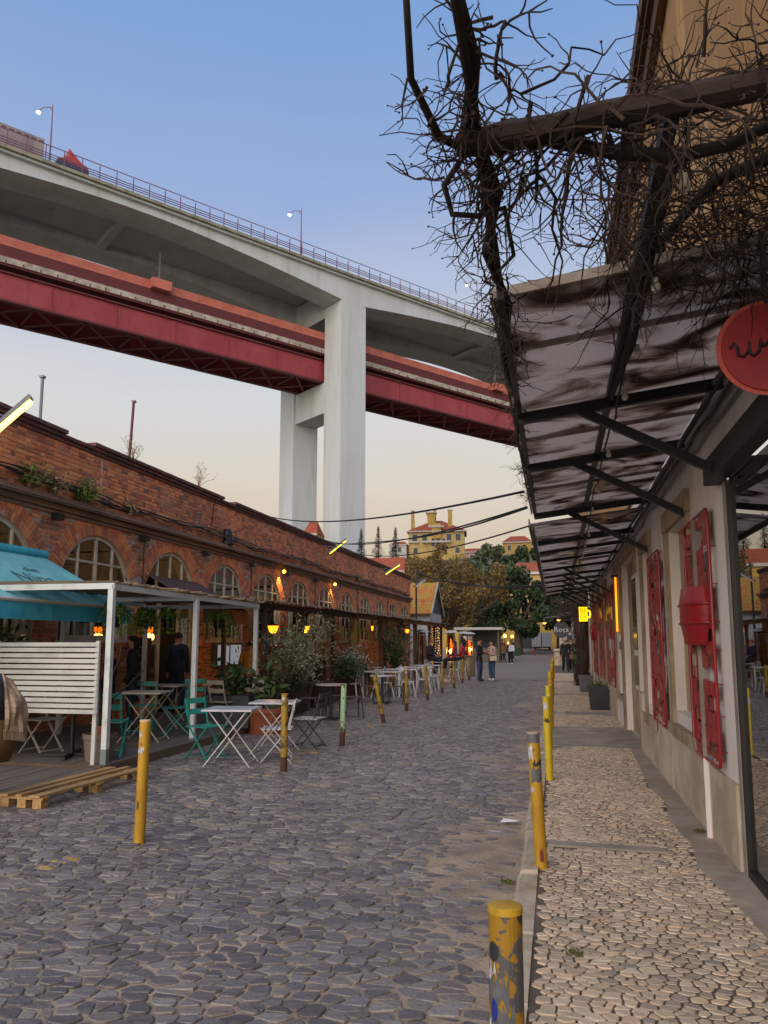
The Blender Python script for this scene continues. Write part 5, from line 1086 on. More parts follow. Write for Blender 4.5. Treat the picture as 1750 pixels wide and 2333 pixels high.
# planters
M_taupe = mat('taupe_pot', '6b5d53', 0.7); M_terra = mat('terracotta', '8a4a2c', 0.8, c2='74402a', scale=5); M_dred = mat('dark_red_planter', '3a1714', 0.7, c2='2c1210', scale=3); M_soil = mat('soil', '2a2018', 0.95); M_slate = mat('slate_box', '2d3035', 0.7, c2='3a3d42', scale=4)
M_lav = mat('grey_foliage', '7d8474', 0.85, rnd=('6a7363', '8d9483', 'a5a796')); M_dg = mat('dark_foliage', '2c3a1c', 0.8, rnd=('202c14', '2f3e1e', '435226')); M_ol = mat('olive_foliage', '5b6148', 0.75, rnd=('434a35', '636a4e', '7d8468')); M_fern = mat('fern_green', '56701f', 0.8, rnd=('3c5216', '5c7822', '7f9a34')); M_bark = mat('bark', '5a4c3e', 0.9, c2='473a2f', scale=9, stretch=(1,1,0.25), bump=0.5, bscale=18)
def pot(lb, loc, r, h, m, soil=True):
    t = thing('plant_pot', lb, 'plant pot', loc); mb = MB(); mb.lathe([(0, 0), (r*0.82, 0), (r*0.97, h*0.82), (r*1.04, h*0.82), (r*1.04, h), (r*0.93, h), (r*0.92, h*0.9), (0, h*0.9)], 26); mb.build('pot', m, t); return t
pot('large taupe pot at the foot of the first white post', (-5.68, 8.98, 0.12), 0.20, 0.34, M_taupe); pot('small terracotta pot standing inside the taupe pot', (-5.63, 8.96, 0.12+0.31), 0.085, 0.13, M_terra)
shrub('bare_twig_plant', 'leafless climbing twigs rising from the taupe pot', 'plant', (-5.72, 9.0, 0.12+0.30), 0.15, 1.5, 10, 4, M_dg, M_vine, 0.03)
pot('wide terracotta pot behind the white bistro tables', (-5.05, 13.2, 0.0), 0.38, 0.46, M_terra); shrub('leafy_plant', 'broad-leaved green plant in the wide terracotta pot', 'plant', (-5.05, 13.2, 0.4), 0.5, 0.7, 160, 12, M_dg, M_dg, 0.11)
t = thing('planter_box', 'slate grey planter box at the end of the white pergola', 'planter', (-5.72, 13.05, 0.12)); mb = MB(); mb.box(-0.45, 0.45, -0.2, 0.2, 0, 0.55); mb.build('box', M_slate, t); mb = MB(); mb.box(-0.42, 0.42, -0.17, 0.17, 0.55, 0.56); mb.build('soil', M_soil, t)
shrub('leafy_plant', 'dark broad-leaved plant growing from the slate planter box', 'plant', (-5.6, 13.1, 0.66), 0.45, 0.55, 240, 12, M_dg, M_dg, 0.09)
for k, (x, y, ln, lb) in enumerate(((-5.82, 16.6, 1.3, 'dark red timber planter below the olive tree'), (-5.85, 19.0, 1.1, 'dark red timber planter behind the pale round table'), (-5.9, 22.0, 1.2, 'dark timber planter next to the ochre post'))):
    t = thing('planter_box', lb, 'planter', (x, y, 0.0 if x > -5.94 else 0.12)); mb = MB(); mb.box(-0.16, 0.16, -ln/2, ln/2, 0, 0.58); mb.build('box', M_dred, t); mb = MB(); mb.bar((0.18, -ln/2, 0.62), (0.18, ln/2, 0.62), 0.05, 0.08); mb.build('rail', M_dkw, t); mb = MB(); mb.box(-0.14, 0.14, -ln/2+0.02, ln/2-0.02, 0.58, 0.585); mb.build('soil', M_soil, t)
shrub('grey_shrub', 'silvery grey shrub on the planter under the first lantern', 'shrub', (-5.9, 17.2, 0.6), 0.55, 0.85, 1500, 20, M_lav, M_dg, 0.04); shrub('dark_shrub', 'dark green shrub spilling over the planter below the olive tree', 'shrub', (-5.75, 16.3, 0.56), 0.6, 0.5, 1700, 20, M_dg, M_dg, 0.04)
shrub('grey_shrub', 'silvery grey shrub on the planter beside the ochre post', 'shrub', (-5.95, 22.2, 0.6), 0.6, 0.8, 1500, 20, M_lav, M_dg, 0.045); shrub('dark_shrub', 'dark shrub spilling over the planter beside the ochre post', 'shrub', (-5.8, 21.4, 0.58), 0.6, 0.5, 1500, 20, M_dg, M_dg, 0.045)
shrub('leafy_plant', 'tall green plant growing up the weathered post by the white chairs', 'plant', (-5.6, 27.2, 0.5), 0.5, 1.5, 900, 12, M_dg, M_dg, 0.07); t = thing('planter_box', 'small ochre planter box by the weathered post', 'planter', (-5.6, 27.2, 0.0)); mb = MB(); mb.box(-0.3, 0.3, -0.25, 0.25, 0, 0.52); mb.build('box', M_och, t); mb = MB(); mb.box(-0.28, 0.28, -0.23, 0.23, 0.52, 0.525); mb.build('soil', M_soil, t)
t = thing('planter_box', 'ochre timber planter at the foot of the ochre post', 'planter', (-5.78, 23.6, 0.0)); mb = MB(); mb.box(-0.22, 0.22, -0.35, 0.35, 0, 0.72); mb.build('box', M_och, t); mb = MB(); mb.box(-0.2, 0.2, -0.33, 0.33, 0.72, 0.725); mb.build('soil', M_soil, t)
shrub('rose_bush', 'twiggy rose bush rising behind the slatted screen', 'shrub', (-7.5, 9.15, 0.12), 0.9, 2.2, 520, 9, M_dg, M_vine, 0.05); shrub('leafy_plant', 'green potted plants behind the slatted screen', 'plant', (-8.05, 9.9, 0.5), 0.6, 1.3, 900, 12, M_dg, M_dg, 0.07)
# olive tree
def small_tree(lb, loc, h, hc, r, n, ml, lsz, name='olive_tree'):
    t = thing(name, lb, 'tree', loc); mb = MB(); P = wander((0, 0, 0), (0.12, 0.05, 1), hc, 6, 0.06); mb.tube(P, [lerp(0.04, 0.025, i/6) for i in range(7)], 8, 0, 0.5); tips = []
    for k in range(16):
        Q = wander(P[random.randint(4, 6)], (random.gauss(0, 0.55), random.gauss(0, 0.55), 1), (h-hc)*ur(0.6, 1.1), 6, 0.18); mb.tube(Q, [lerp(0.016, 0.005, i/6) for i in range(7)], 5, 0, 0.5, cap=False); tips.append(Q)
    mb.build('trunk', M_bark, t, attr=True); lv = MB()
    for k in range(n):
        Q = random.choice(tips); q = Q[random.randint(2, 6)] + V3((random.gauss(0, 1), random.gauss(0, 1), random.gauss(0, 1)))*r*0.3; u = V3((random.gauss(0, 1), random.gauss(0, 1), random.gauss(0, 1))).normalized(); v = u.cross(V3((random.gauss(0, 1), random.gauss(0, 1), random.gauss(0, 1)))).normalized(); s_ = lsz*ur(0.6, 1.3)
        lv.poly([q-u*s_, q+v*s_*0.3, q+u*s_, q-v*s_*0.3], 0, random.random())
    tag(lv.build('crown', ml, t, attr=True), kind='stuff'); return t
small_tree('slender olive tree in front of the dark pergola posts', (-5.55, 14.95, 0.0), 2.42, 1.15, 0.42, 1500, M_ol, 0.042)
small_tree('second slim olive trained along the shelter beam', (-5.75, 17.6, 0.0), 2.35, 1.6, 0.4, 520, M_ol, 0.042)
# hanging ferns
def fern(lb, loc, r):
    t = thing('hanging_fern', lb, 'hanging plant', loc, ur(0, 6), 'ferns hanging from the white pergola'); mb = MB(); mb.lathe([(0, 0), (0.09, 0), (0.12, 0.16), (0.11, 0.16), (0, 0.13)], 14); mb.build('pot', M_black2, t)
    mb = MB()
    for k in range(3): a = k*2.09; mb.tube([(0.11*math.cos(a), 0.11*math.sin(a), 0.15), (0, 0, 0.52)], 0.003, 4)
    mb.build('cords', M_cableb, t); fr = MB()
    for k in range(34):
        a = ur(0, 6.28); out_ = r*ur(0.6, 1.1); hgt = ur(0.02, 0.22); P = [V3((0.04*math.cos(a), 0.04*math.sin(a), 0.15)), V3((out_*0.5*math.cos(a), out_*0.5*math.sin(a), 0.2+hgt)), V3((out_*math.cos(a), out_*math.sin(a), 0.12+hgt*0.3)), V3((out_*1.15*math.cos(a), out_*1.15*math.sin(a), -0.12))]
        sd_ = V3((-math.sin(a), math.cos(a), 0)); m_ = 10
        for i in range(m_):
            f = i/m_*3; j = min(int(f), 2); p = P[j].lerp(P[j+1], f-j); f2 = (i+1)/m_*3; j2 = min(int(f2), 2); p2 = P[j2].lerp(P[j2+1], f2-j2); wd = 0.05*(1-i/m_*0.7)
            for sg in (-1, 1): fr.poly([p, p + sd_*sg*wd + (p2-p)*0.6 + V3((0, 0, -0.015)), p.lerp(p2, 0.75)], 0, random.random())
    tag(fr.build('fronds', M_fern, t, attr=True), kind='stuff')
for x, y, z, r_, lb in ((-6.5, 10.5, 1.83, 0.34, 'nearest hanging fern, with bright green fronds'), (-7.2, 12.6, 1.85, 0.26, 'small hanging fern in front of the door'), (-6.6, 12.4, 1.85, 0.36, 'wide hanging fern left of the second white post'), (-6.2, 13.6, 1.85, 0.36, 'dark hanging fern right of the second white post'), (-6.3, 24.0, 1.9, 0.3, 'hanging basket under the shelter behind the ochre post'), (-6.3, 28.6, 1.9, 0.3, 'hanging basket under the far part of the shelter')): fern(lb, (x, y, z), r_)
# lanterns with orange light
M_lant = mat('lantern_orange', 'ff8c1a', emit='ff7a10', estr=5.0); M_lcore = mat('lantern_core', 'ffd070', emit='ffbf40', estr=14.0)
for k, (x, y, z, lb, sc_) in enumerate(((-6.25, 16.6, 1.93, 'glowing orange lantern in the olive branches', 1.0), (-6.25, 18.9, 1.97, 'glowing orange lantern right of the olive tree', 1.0), (-6.2, 32.6, 2.12, 'small glowing orange lamp far under the shelter', 0.8), (-6.5, 27.4, 2.15, 'tiny red lamp under the shelter roof', 0.35))):
    t = thing('lantern', lb, 'lantern', (x, y, z), 0, 'orange lamps under the shelter'); mb = MB(); mb.lathe([(0, 0.11), (0.10*sc_, 0.06), (0.13*sc_, 0.04), (0.09*sc_, -0.08), (0.05*sc_, -0.11), (0, -0.12)], 6); mb.build('shade', M_lant, t); mb = MB(); mb.lathe([(0, 0.16), (0.05*sc_, 0.13), (0.14*sc_, 0.045), (0.11*sc_, 0.065), (0, 0.115)], 6); mb.build('cap', M_black2, t); mb = MB(); mb.tube([(0, 0, 0.15), (0, 0, 2.45-z)], 0.006, 5); mb.build('chain', M_black2, t)
    ld = bpy.data.lights.new('lantern_light', 'POINT'); ld.energy = 14*sc_; ld.color = (1.0, 0.5, 0.12); ld.shadow_soft_size = 0.12; lo_ = bpy.data.objects.new('lantern_light', ld); col.objects.link(lo_); lo_.parent = t; lo_.location = (0, 0, -0.22)
# shop interior behind the entrance
t = thing('interior_lamp', 'yellow light strip glowing inside the entrance door', 'lamp', wl(bays[DOOR]-0.1, 2.2, 1.95), WRZ); mb = MB(); mb.bar((-0.55, 0, 0.2), (0.3, 0, 0.2), 0.03, 0.06); mb.build('tube', M_ledy, t); mb = MB(); mb.bar((-0.55, 0, 0.2), (-0.55, 0, -0.1), 0.03, 0.06, (1, 0, 0)); mb.build('tube', M_ledy, t)
ld = bpy.data.lights.new('shop_light', 'POINT'); ld.energy = 30; ld.color = (1.0, 0.66, 0.25); ld.shadow_soft_size = 0.2; lo_ = bpy.data.objects.new('shop_light', ld); col.objects.link(lo_); lo_.parent = t; lo_.location = (0, -0.3, 0.1)
M_cnt = mat('counter_wood', '6b4a28', 0.6); t = thing('shop_counter', 'wooden counter inside the lit entrance', 'counter', wl(bays[DOOR], 2.4, 0.1), WRZ); mb = MB(); mb.box(-1.2, 1.2, 0, 0.5, 0, 0.95); mb.build('body', M_cnt, t); mb = MB(); mb.box(-1.25, 1.25, -0.05, 0.55, 0.95, 1.0); mb.build('top', M_pine, t)
# menu boxes on the wall
M_lbox = mat('menu_light_box', 'b9c6d2', 0.4, emit='a9bdd0', estr=0.35)
t = thing('menu_case', 'pair of pale lit menu cases on the wall behind the yellow jacket', 'menu case', wl(8.75, 0, 0.98), WRZ); mb = MB(); mb.box(-0.75, 0.75, -0.14, -0.01, 0, 0.62); mb.build('case', M_gry, t)
for x in (-0.70, 0.05): mb = MB(); mb.box(x, x+0.65, -0.15, -0.14, 0.06, 0.56); mb.build('menu_sheet', M_lbox, t)
t = thing('menu_board', 'dark red menu board left of the entrance door', 'menu board', wl(4.62, -0.08, 0.45), WRZ); mb = MB(); mb.box(-0.3, 0.3, -0.03, 0.03, 0, 1.25); mb.build('board', M_dred, t)
for k in range(6): mb = MB(); mb.box(-0.24, 0.18 - 0.06*(k % 3), -0.034, -0.03, 0.2+k*0.17, 0.212+k*0.17); mb.build('chalk_line', M_cr, t)
t = thing('chalkboard', 'small black chalkboard on the brick pier behind the olive tree', 'chalkboard', wl(12.95, -0.02, 1.2), WRZ); mb = MB(); mb.box(-0.2, 0.2, -0.03, 0, 0, 0.6); mb.build('board', M_black2, t)
for k in range(5): mb = MB(); mb.box(-0.14, 0.12 - 0.05*(k % 2), -0.034, -0.03, 0.08+k*0.1, 0.092+k*0.1); mb.build('chalk_line', M_cr, t)
M_fence = mat('red_brown_boards', '4a2a20', 0.8, c2='3a2018', scale=3, stretch=(1,4,0.3))
t = thing('board_fence', 'dark brown vertical board fence below the arched windows', 'fence', wl(12.9, -0.5, 0.12), WRZ)
for k in range(46): mb = MB(); mb.box(k*0.14, k*0.14+0.125, -0.012 - 0.006*(k % 2), 0.012, 0, 0.98); mb.build('board', M_fence, t)
mb = MB(); mb.box(0, 46*0.14, 0.012, 0.05, 0.75, 0.82); mb.build('rail', M_fence, t)
# umbrella foot and coats
t = thing('parasol_base', 'black parasol pole with cross foot below the slatted screen', 'parasol base', (-6.25, 9.25, 0.12)); mb = MB(); mb.tube([(0,0,0.03),(0,0,1.1)], 0.03, 10); mb.build('pole', M_black2, t)
for a in (20, 110): mb = MB(); a_ = R(a); mb.bar((-0.42*math.cos(a_), -0.42*math.sin(a_), 0.025 + (a > 50)*0.004), (0.42*math.cos(a_), 0.42*math.sin(a_), 0.025 + (a > 50)*0.004), 0.05, 0.035); mb.build('foot', M_black2, t)
M_puf = mat('navy_puffer', '1d2430', 0.6, c2='2a323f', scale=9); M_shawl = mat('tan_striped_shawl', '8d7660', 0.95, c2='a89079', scale=5, stretch=(9,9,0.3), c3='6b5444', scale3=6); M_must = mat('mustard_cloth', '5f4520', 0.9, c2='4c3618', scale=3)
t = thing('draped_coats', 'heap of navy jacket, tan fringed shawl and mustard cloth at the left edge', 'clothes', (-5.32, 6.60, 0.47)); mb = MB(); mb.blob((-0.06, 0, 0.58), (0.20, 0.2, 0.26), 0, 0, 18, 14, 0.02); mb.blob((-0.10, 0.0, 0.40), (0.22, 0.2, 0.22), 0, 0, 18, 14, 0.02); mb.build('jacket', M_puf, t, smooth=True)
mb = MB(); nn = 26; rows_ = 9
for i in range(rows_):
    for k in range(nn):
        def sp_(i, k):
            a = -0.62 + 3.0*k/nn; f = i/rows_; r_ = 0.10 + 0.17*math.sin(min(1, f*1.5)*1.57) + 0.010*math.sin(k*2.3) + 0.016*math.sin(k*0.9 + i); return (0.02 + r_*math.cos(a), r_*math.sin(a), 0.80 - 0.52*f - 0.05*math.sin(a))
        mb.poly([sp_(i, k), sp_(i, k+1), sp_(i+1, k+1), sp_(i+1, k)])
mb.build('shawl', M_shawl, t, smooth=True); mb = MB()
for k in range(60): a = -0.62 + 3.0*k/60; r_ = 0.27; mb.tube([(0.02+r_*math.cos(a), r_*math.sin(a), 0.29 - 0.05*math.sin(a)), (0.03+r_*1.02*math.cos(a), r_*1.02*math.sin(a), 0.20 - 0.05*math.sin(a))], 0.004, 3)
mb.build('fringe', M_shawl, t); mb = MB(); mb.lathe([(0, 0), (0.17, 0.0), (0.22, 0.15), (0.24, 0.32), (0.2, 0.40)], 18, (-0.01, 0, 0)); mb.build('cloth', M_must, t, smooth=True)
t = thing('side_stool', 'dark stool almost out of frame under the heap of coats', 'stool', (-5.56, 6.62, 0.10)); mb = MB(); mb.box(-0.2, 0.2, -0.2, 0.2, 0.33, 0.365); mb.build('seat', M_dk, t)
for sx in (-1, 1):
    for sy in (-1, 1): mb = MB(); mb.box(sx*0.15-0.015, sx*0.15+0.015, sy*0.15-0.015, sy*0.15+0.015, 0, 0.33); mb.build('leg', M_dk, t)
# right side planters
M_plastic = mat('black_planter_plastic', '2a2c30', 0.5, c2='1d1e21', scale=3, c3='45474a', scale3=6, lo3=0.62, hi3=0.72); M_greyp = mat('grey_planter_plastic', '5b5b5c', 0.6, c2='4a4a4b', scale=3)
def tub(lb, loc, w_, h, m, rz=0.0):
    t = thing('planter_tub', lb, 'planter', loc, rz); a, b = w_*0.42, w_*0.5; mb = MB(); mb.hexa([(-a,-a,0),(a,-a,0),(a,a,0),(-a,a,0)], [(-b,-b,h-0.05),(b,-b,h-0.05),(b,b,h-0.05),(-b,b,h-0.05)]); mb.build('tub', m, t); mb = MB(); e = b*1.05
    for x0, x1, y0, y1 in ((-e, e, -e, -e+0.04), (-e, e, e-0.04, e), (-e, -e+0.04, -e+0.04, e-0.04), (e-0.04, e, -e+0.04, e-0.04)): mb.box(x0, x1, y0, y1, h-0.055, h)
    mb.build('rim', m, t); mb = MB(); mb.box(-b*0.94, b*0.94, -b*0.94, b*0.94, h-0.04, h-0.02); mb.build('soil', M_soil, t); return t
tub('nearest black square planter on the right pavement', (0.93, 18.5, 0.10), 0.46, 0.52, M_plastic); tub('grey square planter second along the right pavement', (0.88, 24.9, 0.10), 0.42, 0.5, M_greyp); tub('farthest grey planter, below the green bin', (0.86, 32.0, 0.10), 0.42, 0.52, M_greyp)
shrub('leafy_plant', 'low mossy plant in the black square planter', 'plant', (0.93, 18.5, 0.58), 0.28, 0.10, 400, 30, M_leaf, M_leaf, 0.03)
M_grn = mat('lime_green', '3fae2a', 0.45); t = thing('green_bin', 'lime green tapered pot on top of the far grey planter', 'bin', (0.88, 32.0, 0.62)); mb = MB(); mb.lathe([(0, 0), (0.10, 0), (0.19, 0.5), (0.17, 0.5), (0, 0.45)], 18); mb.build('body', M_grn, t); mb = MB(); mb.lathe([(0.18, 0.5), (0.2, 0.62), (0, 0.66)], 18); mb.build('band', M_black2, t); mb = MB(); mb.lathe([(0.17, 0.66), (0.17, 0.78), (0, 0.8)], 18); mb.build('lid', mat('mint_green', '7fcf96', 0.5), t)
# ---------------------------------------------------------------- people
M_skin = mat('skin', 'a8795c', 0.6, c2='9c6c50', scale=6); M_skd = mat('eye_mouth_brown', '5a3a2c', 0.7)  # M_skd: dark brown of the eyes and mouth
_cl = {}
def cloth(h, sc_=14):
    if h not in _cl: _cl[h] = mat('cloth_' + h, h, 0.85, c2=tuple(x*0.72 for x in S(h)[:3]) + (1,), scale=sc_, lo=0.42, hi=0.62)
    return _cl[h]
def person(label, loc, rz, h, top, bottom, shoes, hair, pose='stand', longhair=False, coat=0.0, beanie=None):
    t = thing('person', label, 'person', loc, rz)
    J = dict(pelvis=(0,0,.53), waist=(0,0.005,.60), chest=(0,0.0,.72), nbase=(0,0.008,.80), neck=(0,0.004,.845), head=(0,-0.008,.905), crown=(0,-0.004,.955))
    rad = dict(pelvis=(.088,.068), waist=(.080,.060), chest=(.098,.068), nbase=(.062,.048), neck=(.031,.033), head=(.043,.054), crown=(.036,.044))
    E_ = [('pelvis','waist','top'), ('waist','chest','top'), ('chest','nbase','top'), ('nbase','neck','skin'), ('neck','head','skin'), ('head','crown','skin')]
    for sg, sn in ((-1,'l'), (1,'r')):
        q = lambda a: a + sn
        J[q('sho')] = (sg*.105, 0.006, .79); rad[q('sho')] = (.046,.046)
        if pose == 'phone': el, wr, hd = (sg*.125, -.01, .635), (sg*.055, -.135, .66), (sg*.035, -.165, .675)
        elif pose == 'carry': el, wr, hd = (sg*.14, .01, .63), (sg*.13, -.07, .50), (sg*.125, -.085, .465)
        elif pose == 'sit': el, wr, hd = (sg*.125, -.03, .63), (sg*.07, -.16, .58), (sg*.05, -.19, .575)
        elif pose == 'walk': el, wr, hd = (sg*.135, .03*sg, .63), (sg*.14, -.05*sg-.02, .50), (sg*.138, -.06*sg-.03, .465)
        else: el, wr, hd = (sg*.135, .02, .63), (sg*.14, -.01, .495), (sg*.138, -.02, .455)
        J[q('elb')] = el; J[q('wri')] = wr; J[q('han')] = hd; rad[q('elb')] = (.034,.034); rad[q('wri')] = (.024,.024); rad[q('han')] = (.017,.024)
        E_ += [('nbase', q('sho'), 'top'), (q('sho'), q('elb'), 'top'), (q('elb'), q('wri'), 'top'), (q('wri'), q('han'), 'skin')]
        if pose == 'sit': hip, kn, an, to = (sg*.055,-.02,.50), (sg*.075,-.26,.50), (sg*.07,-.25,.285), (sg*.075,-.34,.262)
        elif pose == 'walk': hip, kn, an, to = (sg*.052,0,.50), (sg*.055,-.05*sg-.02,.28), (sg*.055,-.10*sg+.02,.055+.01*(sg < 0)), (sg*.06,-.10*sg-.07,.022)
        else: hip, kn, an, to = (sg*.052,0,.50), (sg*.058,-.012,.28), (sg*.06,.01,.055), (sg*.068,-.075,.022)
        J[q('hip')] = hip; J[q('kne')] = kn; J[q('ank')] = an; J[q('toe')] = to
        rad[q('hip')] = (.060,.066); rad[q('kne')] = (.043,.045); rad[q('ank')] = (.032,.034); rad[q('toe')] = (.024,.019)
        E_ += [('pelvis', q('hip'), 'bottom'), (q('hip'), q('kne'), 'bottom'), (q('kne'), q('ank'), 'bottom'), (q('ank'), q('toe'), 'shoes')]
    dz = -0.262*h if pose == 'sit' else 0.0
    names = list(J); idx = {n_: i for i, n_ in enumerate(names)}
    P = {n_: V3(J[n_])*h + V3((0, 0, dz + 0.012)) for n_ in names}
    me = bpy.data.meshes.new('tmp'); me.from_pydata([P[n_] for n_ in names], [(idx[a], idx[b]) for a, b, c in E_], [])
    ob = bpy.data.objects.new('tmp', me); col.objects.link(ob); ob.modifiers.new('s', 'SKIN')
    for i, n_ in enumerate(names): d = me.skin_vertices[0].data[i]; d.radius = (rad[n_][0]*h, rad[n_][1]*h); d.use_root = (n_ == 'pelvis')
    ss = ob.modifiers.new('u', 'SUBSURF'); ss.levels = 2; ss.render_levels = 2
    me2 = bpy.data.meshes.new_from_object(ob.evaluated_get(bpy.context.evaluated_depsgraph_get())); bpy.data.objects.remove(ob)
    mb = MB(); mb.v = [tuple(v.co) for v in me2.vertices]; order = dict(top=0, bottom=1, shoes=2, skin=3)
    segs_ = [(P[a], P[b], order[c]) for a, b, c in E_]
    for f in me2.polygons:
        c = f.center; best = None
        for a, b, o_ in segs_:
            ab = b - a; k = max(0, min(1, (c-a).dot(ab)/max(ab.length_squared, 1e-9))); d = (a + ab*k - c).length
            if best is None or d < best[0]: best = (d, o_)
        o_ = best[1]
        if coat and o_ == 1 and c.z > (J['pelvis'][2]-coat)*h + dz: o_ = 0
        mb.f.append(tuple(f.vertices)); mb.m.append(o_); mb.a.append(0)
    bpy.data.meshes.remove(me2)
    hp = P['head']
    mb.faces([hp + V3((-.010, -.050, .004))*h, hp + V3((.010, -.050, .004))*h, hp + V3((0, -.070, -.010))*h, hp + V3((0, -.052, -.018))*h, hp + V3((0, -.052, .018))*h], [(0,2,4),(2,1,4),(0,3,2),(2,3,1)], 3)
    for sg in (-1, 1):
        mb.blob(hp + V3((sg*.047, .004, -.004))*h, (.006*h, .012*h, .017*h), 3, 0, 6, 5)
        hd = P['han' + ('l' if sg < 0 else 'r')]; d = (hd - P['wri' + ('l' if sg < 0 else 'r')]).normalized(); sd_ = d.cross(V3((sg*1.0, 0.2, 0.1))).normalized(); cv = sd_.cross(d).normalized()
        for k in range(4): b = hd + sd_*(k-1.5)*.0105*h; l = (.038, .043, .041, .032)[k]*h; mb.tube([b, b + d*l*0.5, b + d*l*0.85 + cv*l*0.25, b + d*l + cv*l*0.5], [.0052*h, .005*h, .0045*h, .0038*h], 5, 3)
        b = hd - d*.02*h - sd_*.02*h; mb.tube([b, b - sd_*.016*h + d*.014*h, b - sd_*.018*h + d*.032*h], [.006*h, .0055*h, .0045*h], 5, 3)
    mb.build('body', [cloth(top), cloth(bottom), cloth(shoes), M_skin], t, smooth=True)
    mb = MB()
    for sg in (-1, 1): mb.blob(hp + V3((sg*.019, -.049, .008))*h, (.007*h, .004*h, .004*h), 0, 0, 6, 4)
    mb.blob(hp + V3((0, -.049, -.030))*h, (.014*h, .003*h, .0035*h), 0, 0, 6, 4); mb.build('face_features', M_skd, t)
    mb = MB(); c = hp + V3((0, .008, .022))*h; nu, nv = 16, 9
    def hairp(i, j):
        ph = math.pi*0.60*j/nv; th = 2*math.pi*i/nu; r_ = V3((.052, .063, .052))*h; front = max(0, -math.sin(th)); ph *= (1 - 0.42*front)
        p = c + V3((r_.x*math.sin(ph)*math.cos(th), r_.y*math.sin(ph)*math.sin(th), r_.z*math.cos(ph)))
        return p
    for j in range(nv):
        for i in range(nu): mb.poly([hairp(i, j), hairp(i, j+1), hairp(i+1, j+1), hairp(i+1, j)])
    if longhair: mb.blob(c + V3((0, .030, -.060))*h, (.054*h, .032*h, .082*h), 0, 0, 12, 9, 0.03)
    mb.build('beanie' if beanie else 'hair', cloth(beanie or hair), t, smooth=True)
    return t
def bag(label, loc, w_, d_, h_, m, strap=0.0, rz=0.0):
    t = thing('shoulder_bag', label, 'bag', loc, rz); mb = MB(); k = 0.85; mb.hexa([(-w_/2,-d_/2,0),(w_/2,-d_/2,0),(w_/2,d_/2,0),(-w_/2,d_/2,0)], [(-w_/2*k,-d_/2*k,h_),(w_/2*k,-d_/2*k,h_),(w_/2*k,d_/2*k,h_),(-w_/2*k,d_/2*k,h_)]); mb.build('body', m, t)
    if strap: mb = MB(); mb.tube([(-w_*0.35, 0, h_), (-w_*0.2, 0, h_+strap*0.8), (0, 0, h_+strap), (w_*0.2, 0, h_+strap*0.8), (w_*0.35, 0, h_)], 0.012, 5); mb.build('strap', m, t)
    return t
person('man in black jacket and blue jeans standing in the street looking down', (-3.08, 32.1, 0), R(75), 1.80, '15151a', '2c3f58', '1a1a1c', '17120f', 'phone', coat=0.06)
person('woman in pink sleeves and blue jeans facing the man in the street', (-2.60, 32.5, 0), R(-50), 1.72, 'b08a88', '33506a', 'b9b6b2', '14100f', 'phone', longhair=True)
bag('cream handbag at the hip of the woman in pink', (-2.52, 32.22, 0.86), 0.30, 0.1, 0.2, cloth('b3a48c'), 0.35)
person('person in red jacket walking in the far group', (-4.05, 61.0, gz(61)), R(0), 1.78, 'a03a4e', '1c1c22', '888588', '5a3b26', 'walk'); bag('tan sack carried by the person in red', (-4.0, 60.8, gz(61)+0.62), 0.42, 0.3, 0.62, cloth('9a7444'))
person('person in black leggings and white trainers walking at the front of the far group', (-3.05, 54.0, gz(54)), R(0), 1.70, '1a181c', '17161a', 'c5c3c4', '1a1412', 'walk', longhair=True); bag('white paper bag held by the walker in black leggings', (-2.95, 53.75, gz(54)+0.95), 0.42, 0.12, 0.42, cloth('b5b4c0'))
person('person with green bag walking in the far group', (-3.38, 62.0, gz(62)), R(0), 1.74, '1b1d20', '1a1a20', 'b5b3b0', '4a3423', 'walk'); bag('dark green bag carried in the far group', (-3.0, 61.7, gz(62)+0.42), 0.6, 0.2, 0.62, cloth('1d4a34'))
person('man in dark coat seen from behind beside the white trailer', (-4.0, 86.0, gz(86)), R(180), 1.78, '1c2130', '4a4a52', '2a2a2c', '7a7470', 'stand', coat=0.05)
person('blonde woman in black walking along the right pavement', (0.47, 40.7, gz(40.7)+0.1), R(10), 1.72, '18171a', '151417', '1c1a1c', 'b59a6a', 'walk', longhair=True, coat=0.08)
person('person in dark coat just behind the blonde woman', (0.80, 42.0, gz(42)+0.1), R(-10), 1.74, '1d1c20', '1a1a1e', '1a1a1a', '1a1512', 'walk'); bag('tan bag held beside the blonde woman', (0.83, 41.2, gz(41)+0.75), 0.32, 0.2, 0.4, cloth('a8844a'), 0.2)
person('woman with curly dark hair in black jacket behind the slatted screen', (-6.98, 11.9, 0.12), R(-60), 1.62, '121318', '20293a', '17171a', '17110e', 'carry', longhair=True, coat=0.05)
person('shorter woman in black with hair tied back beside the white post', (-7.0, 11.25, 0.12), R(-75), 1.46, '101015', '1b2436', '17171a', '33221a', 'carry', coat=0.04)
person('person in dark blue puffer jacket and jeans at the entrance door', (-7.75, 15.0, 0.12), R(178), 1.72, '1a2032', '26324c', '1b1b1e', '14100f', 'stand', coat=0.10)
person('person in mustard yellow jacket standing by the menu cases', (-7.35, 17.9, 0.12), R(195), 1.52, 'a97f18', '2a2a30', '1b1b1e', '1d1512', 'stand', coat=0.06); bag('cream tote bag with dark print on the yellow jacket shoulder', (-7.12, 17.62, 0.62), 0.30, 0.08, 0.36, cloth('b0a590'), 0.55, R(10))
tote = [o for o in col.objects if o.name.startswith('shoulder_bag')][-1]
for k, wd in ((0, 0.16), (1, 0.2)): mb = MB(); mb.box(-wd/2, wd/2, -0.046, -0.043, 0.20 - k*0.07, 0.24 - k*0.07); mb.build('print', M_black2, tote)
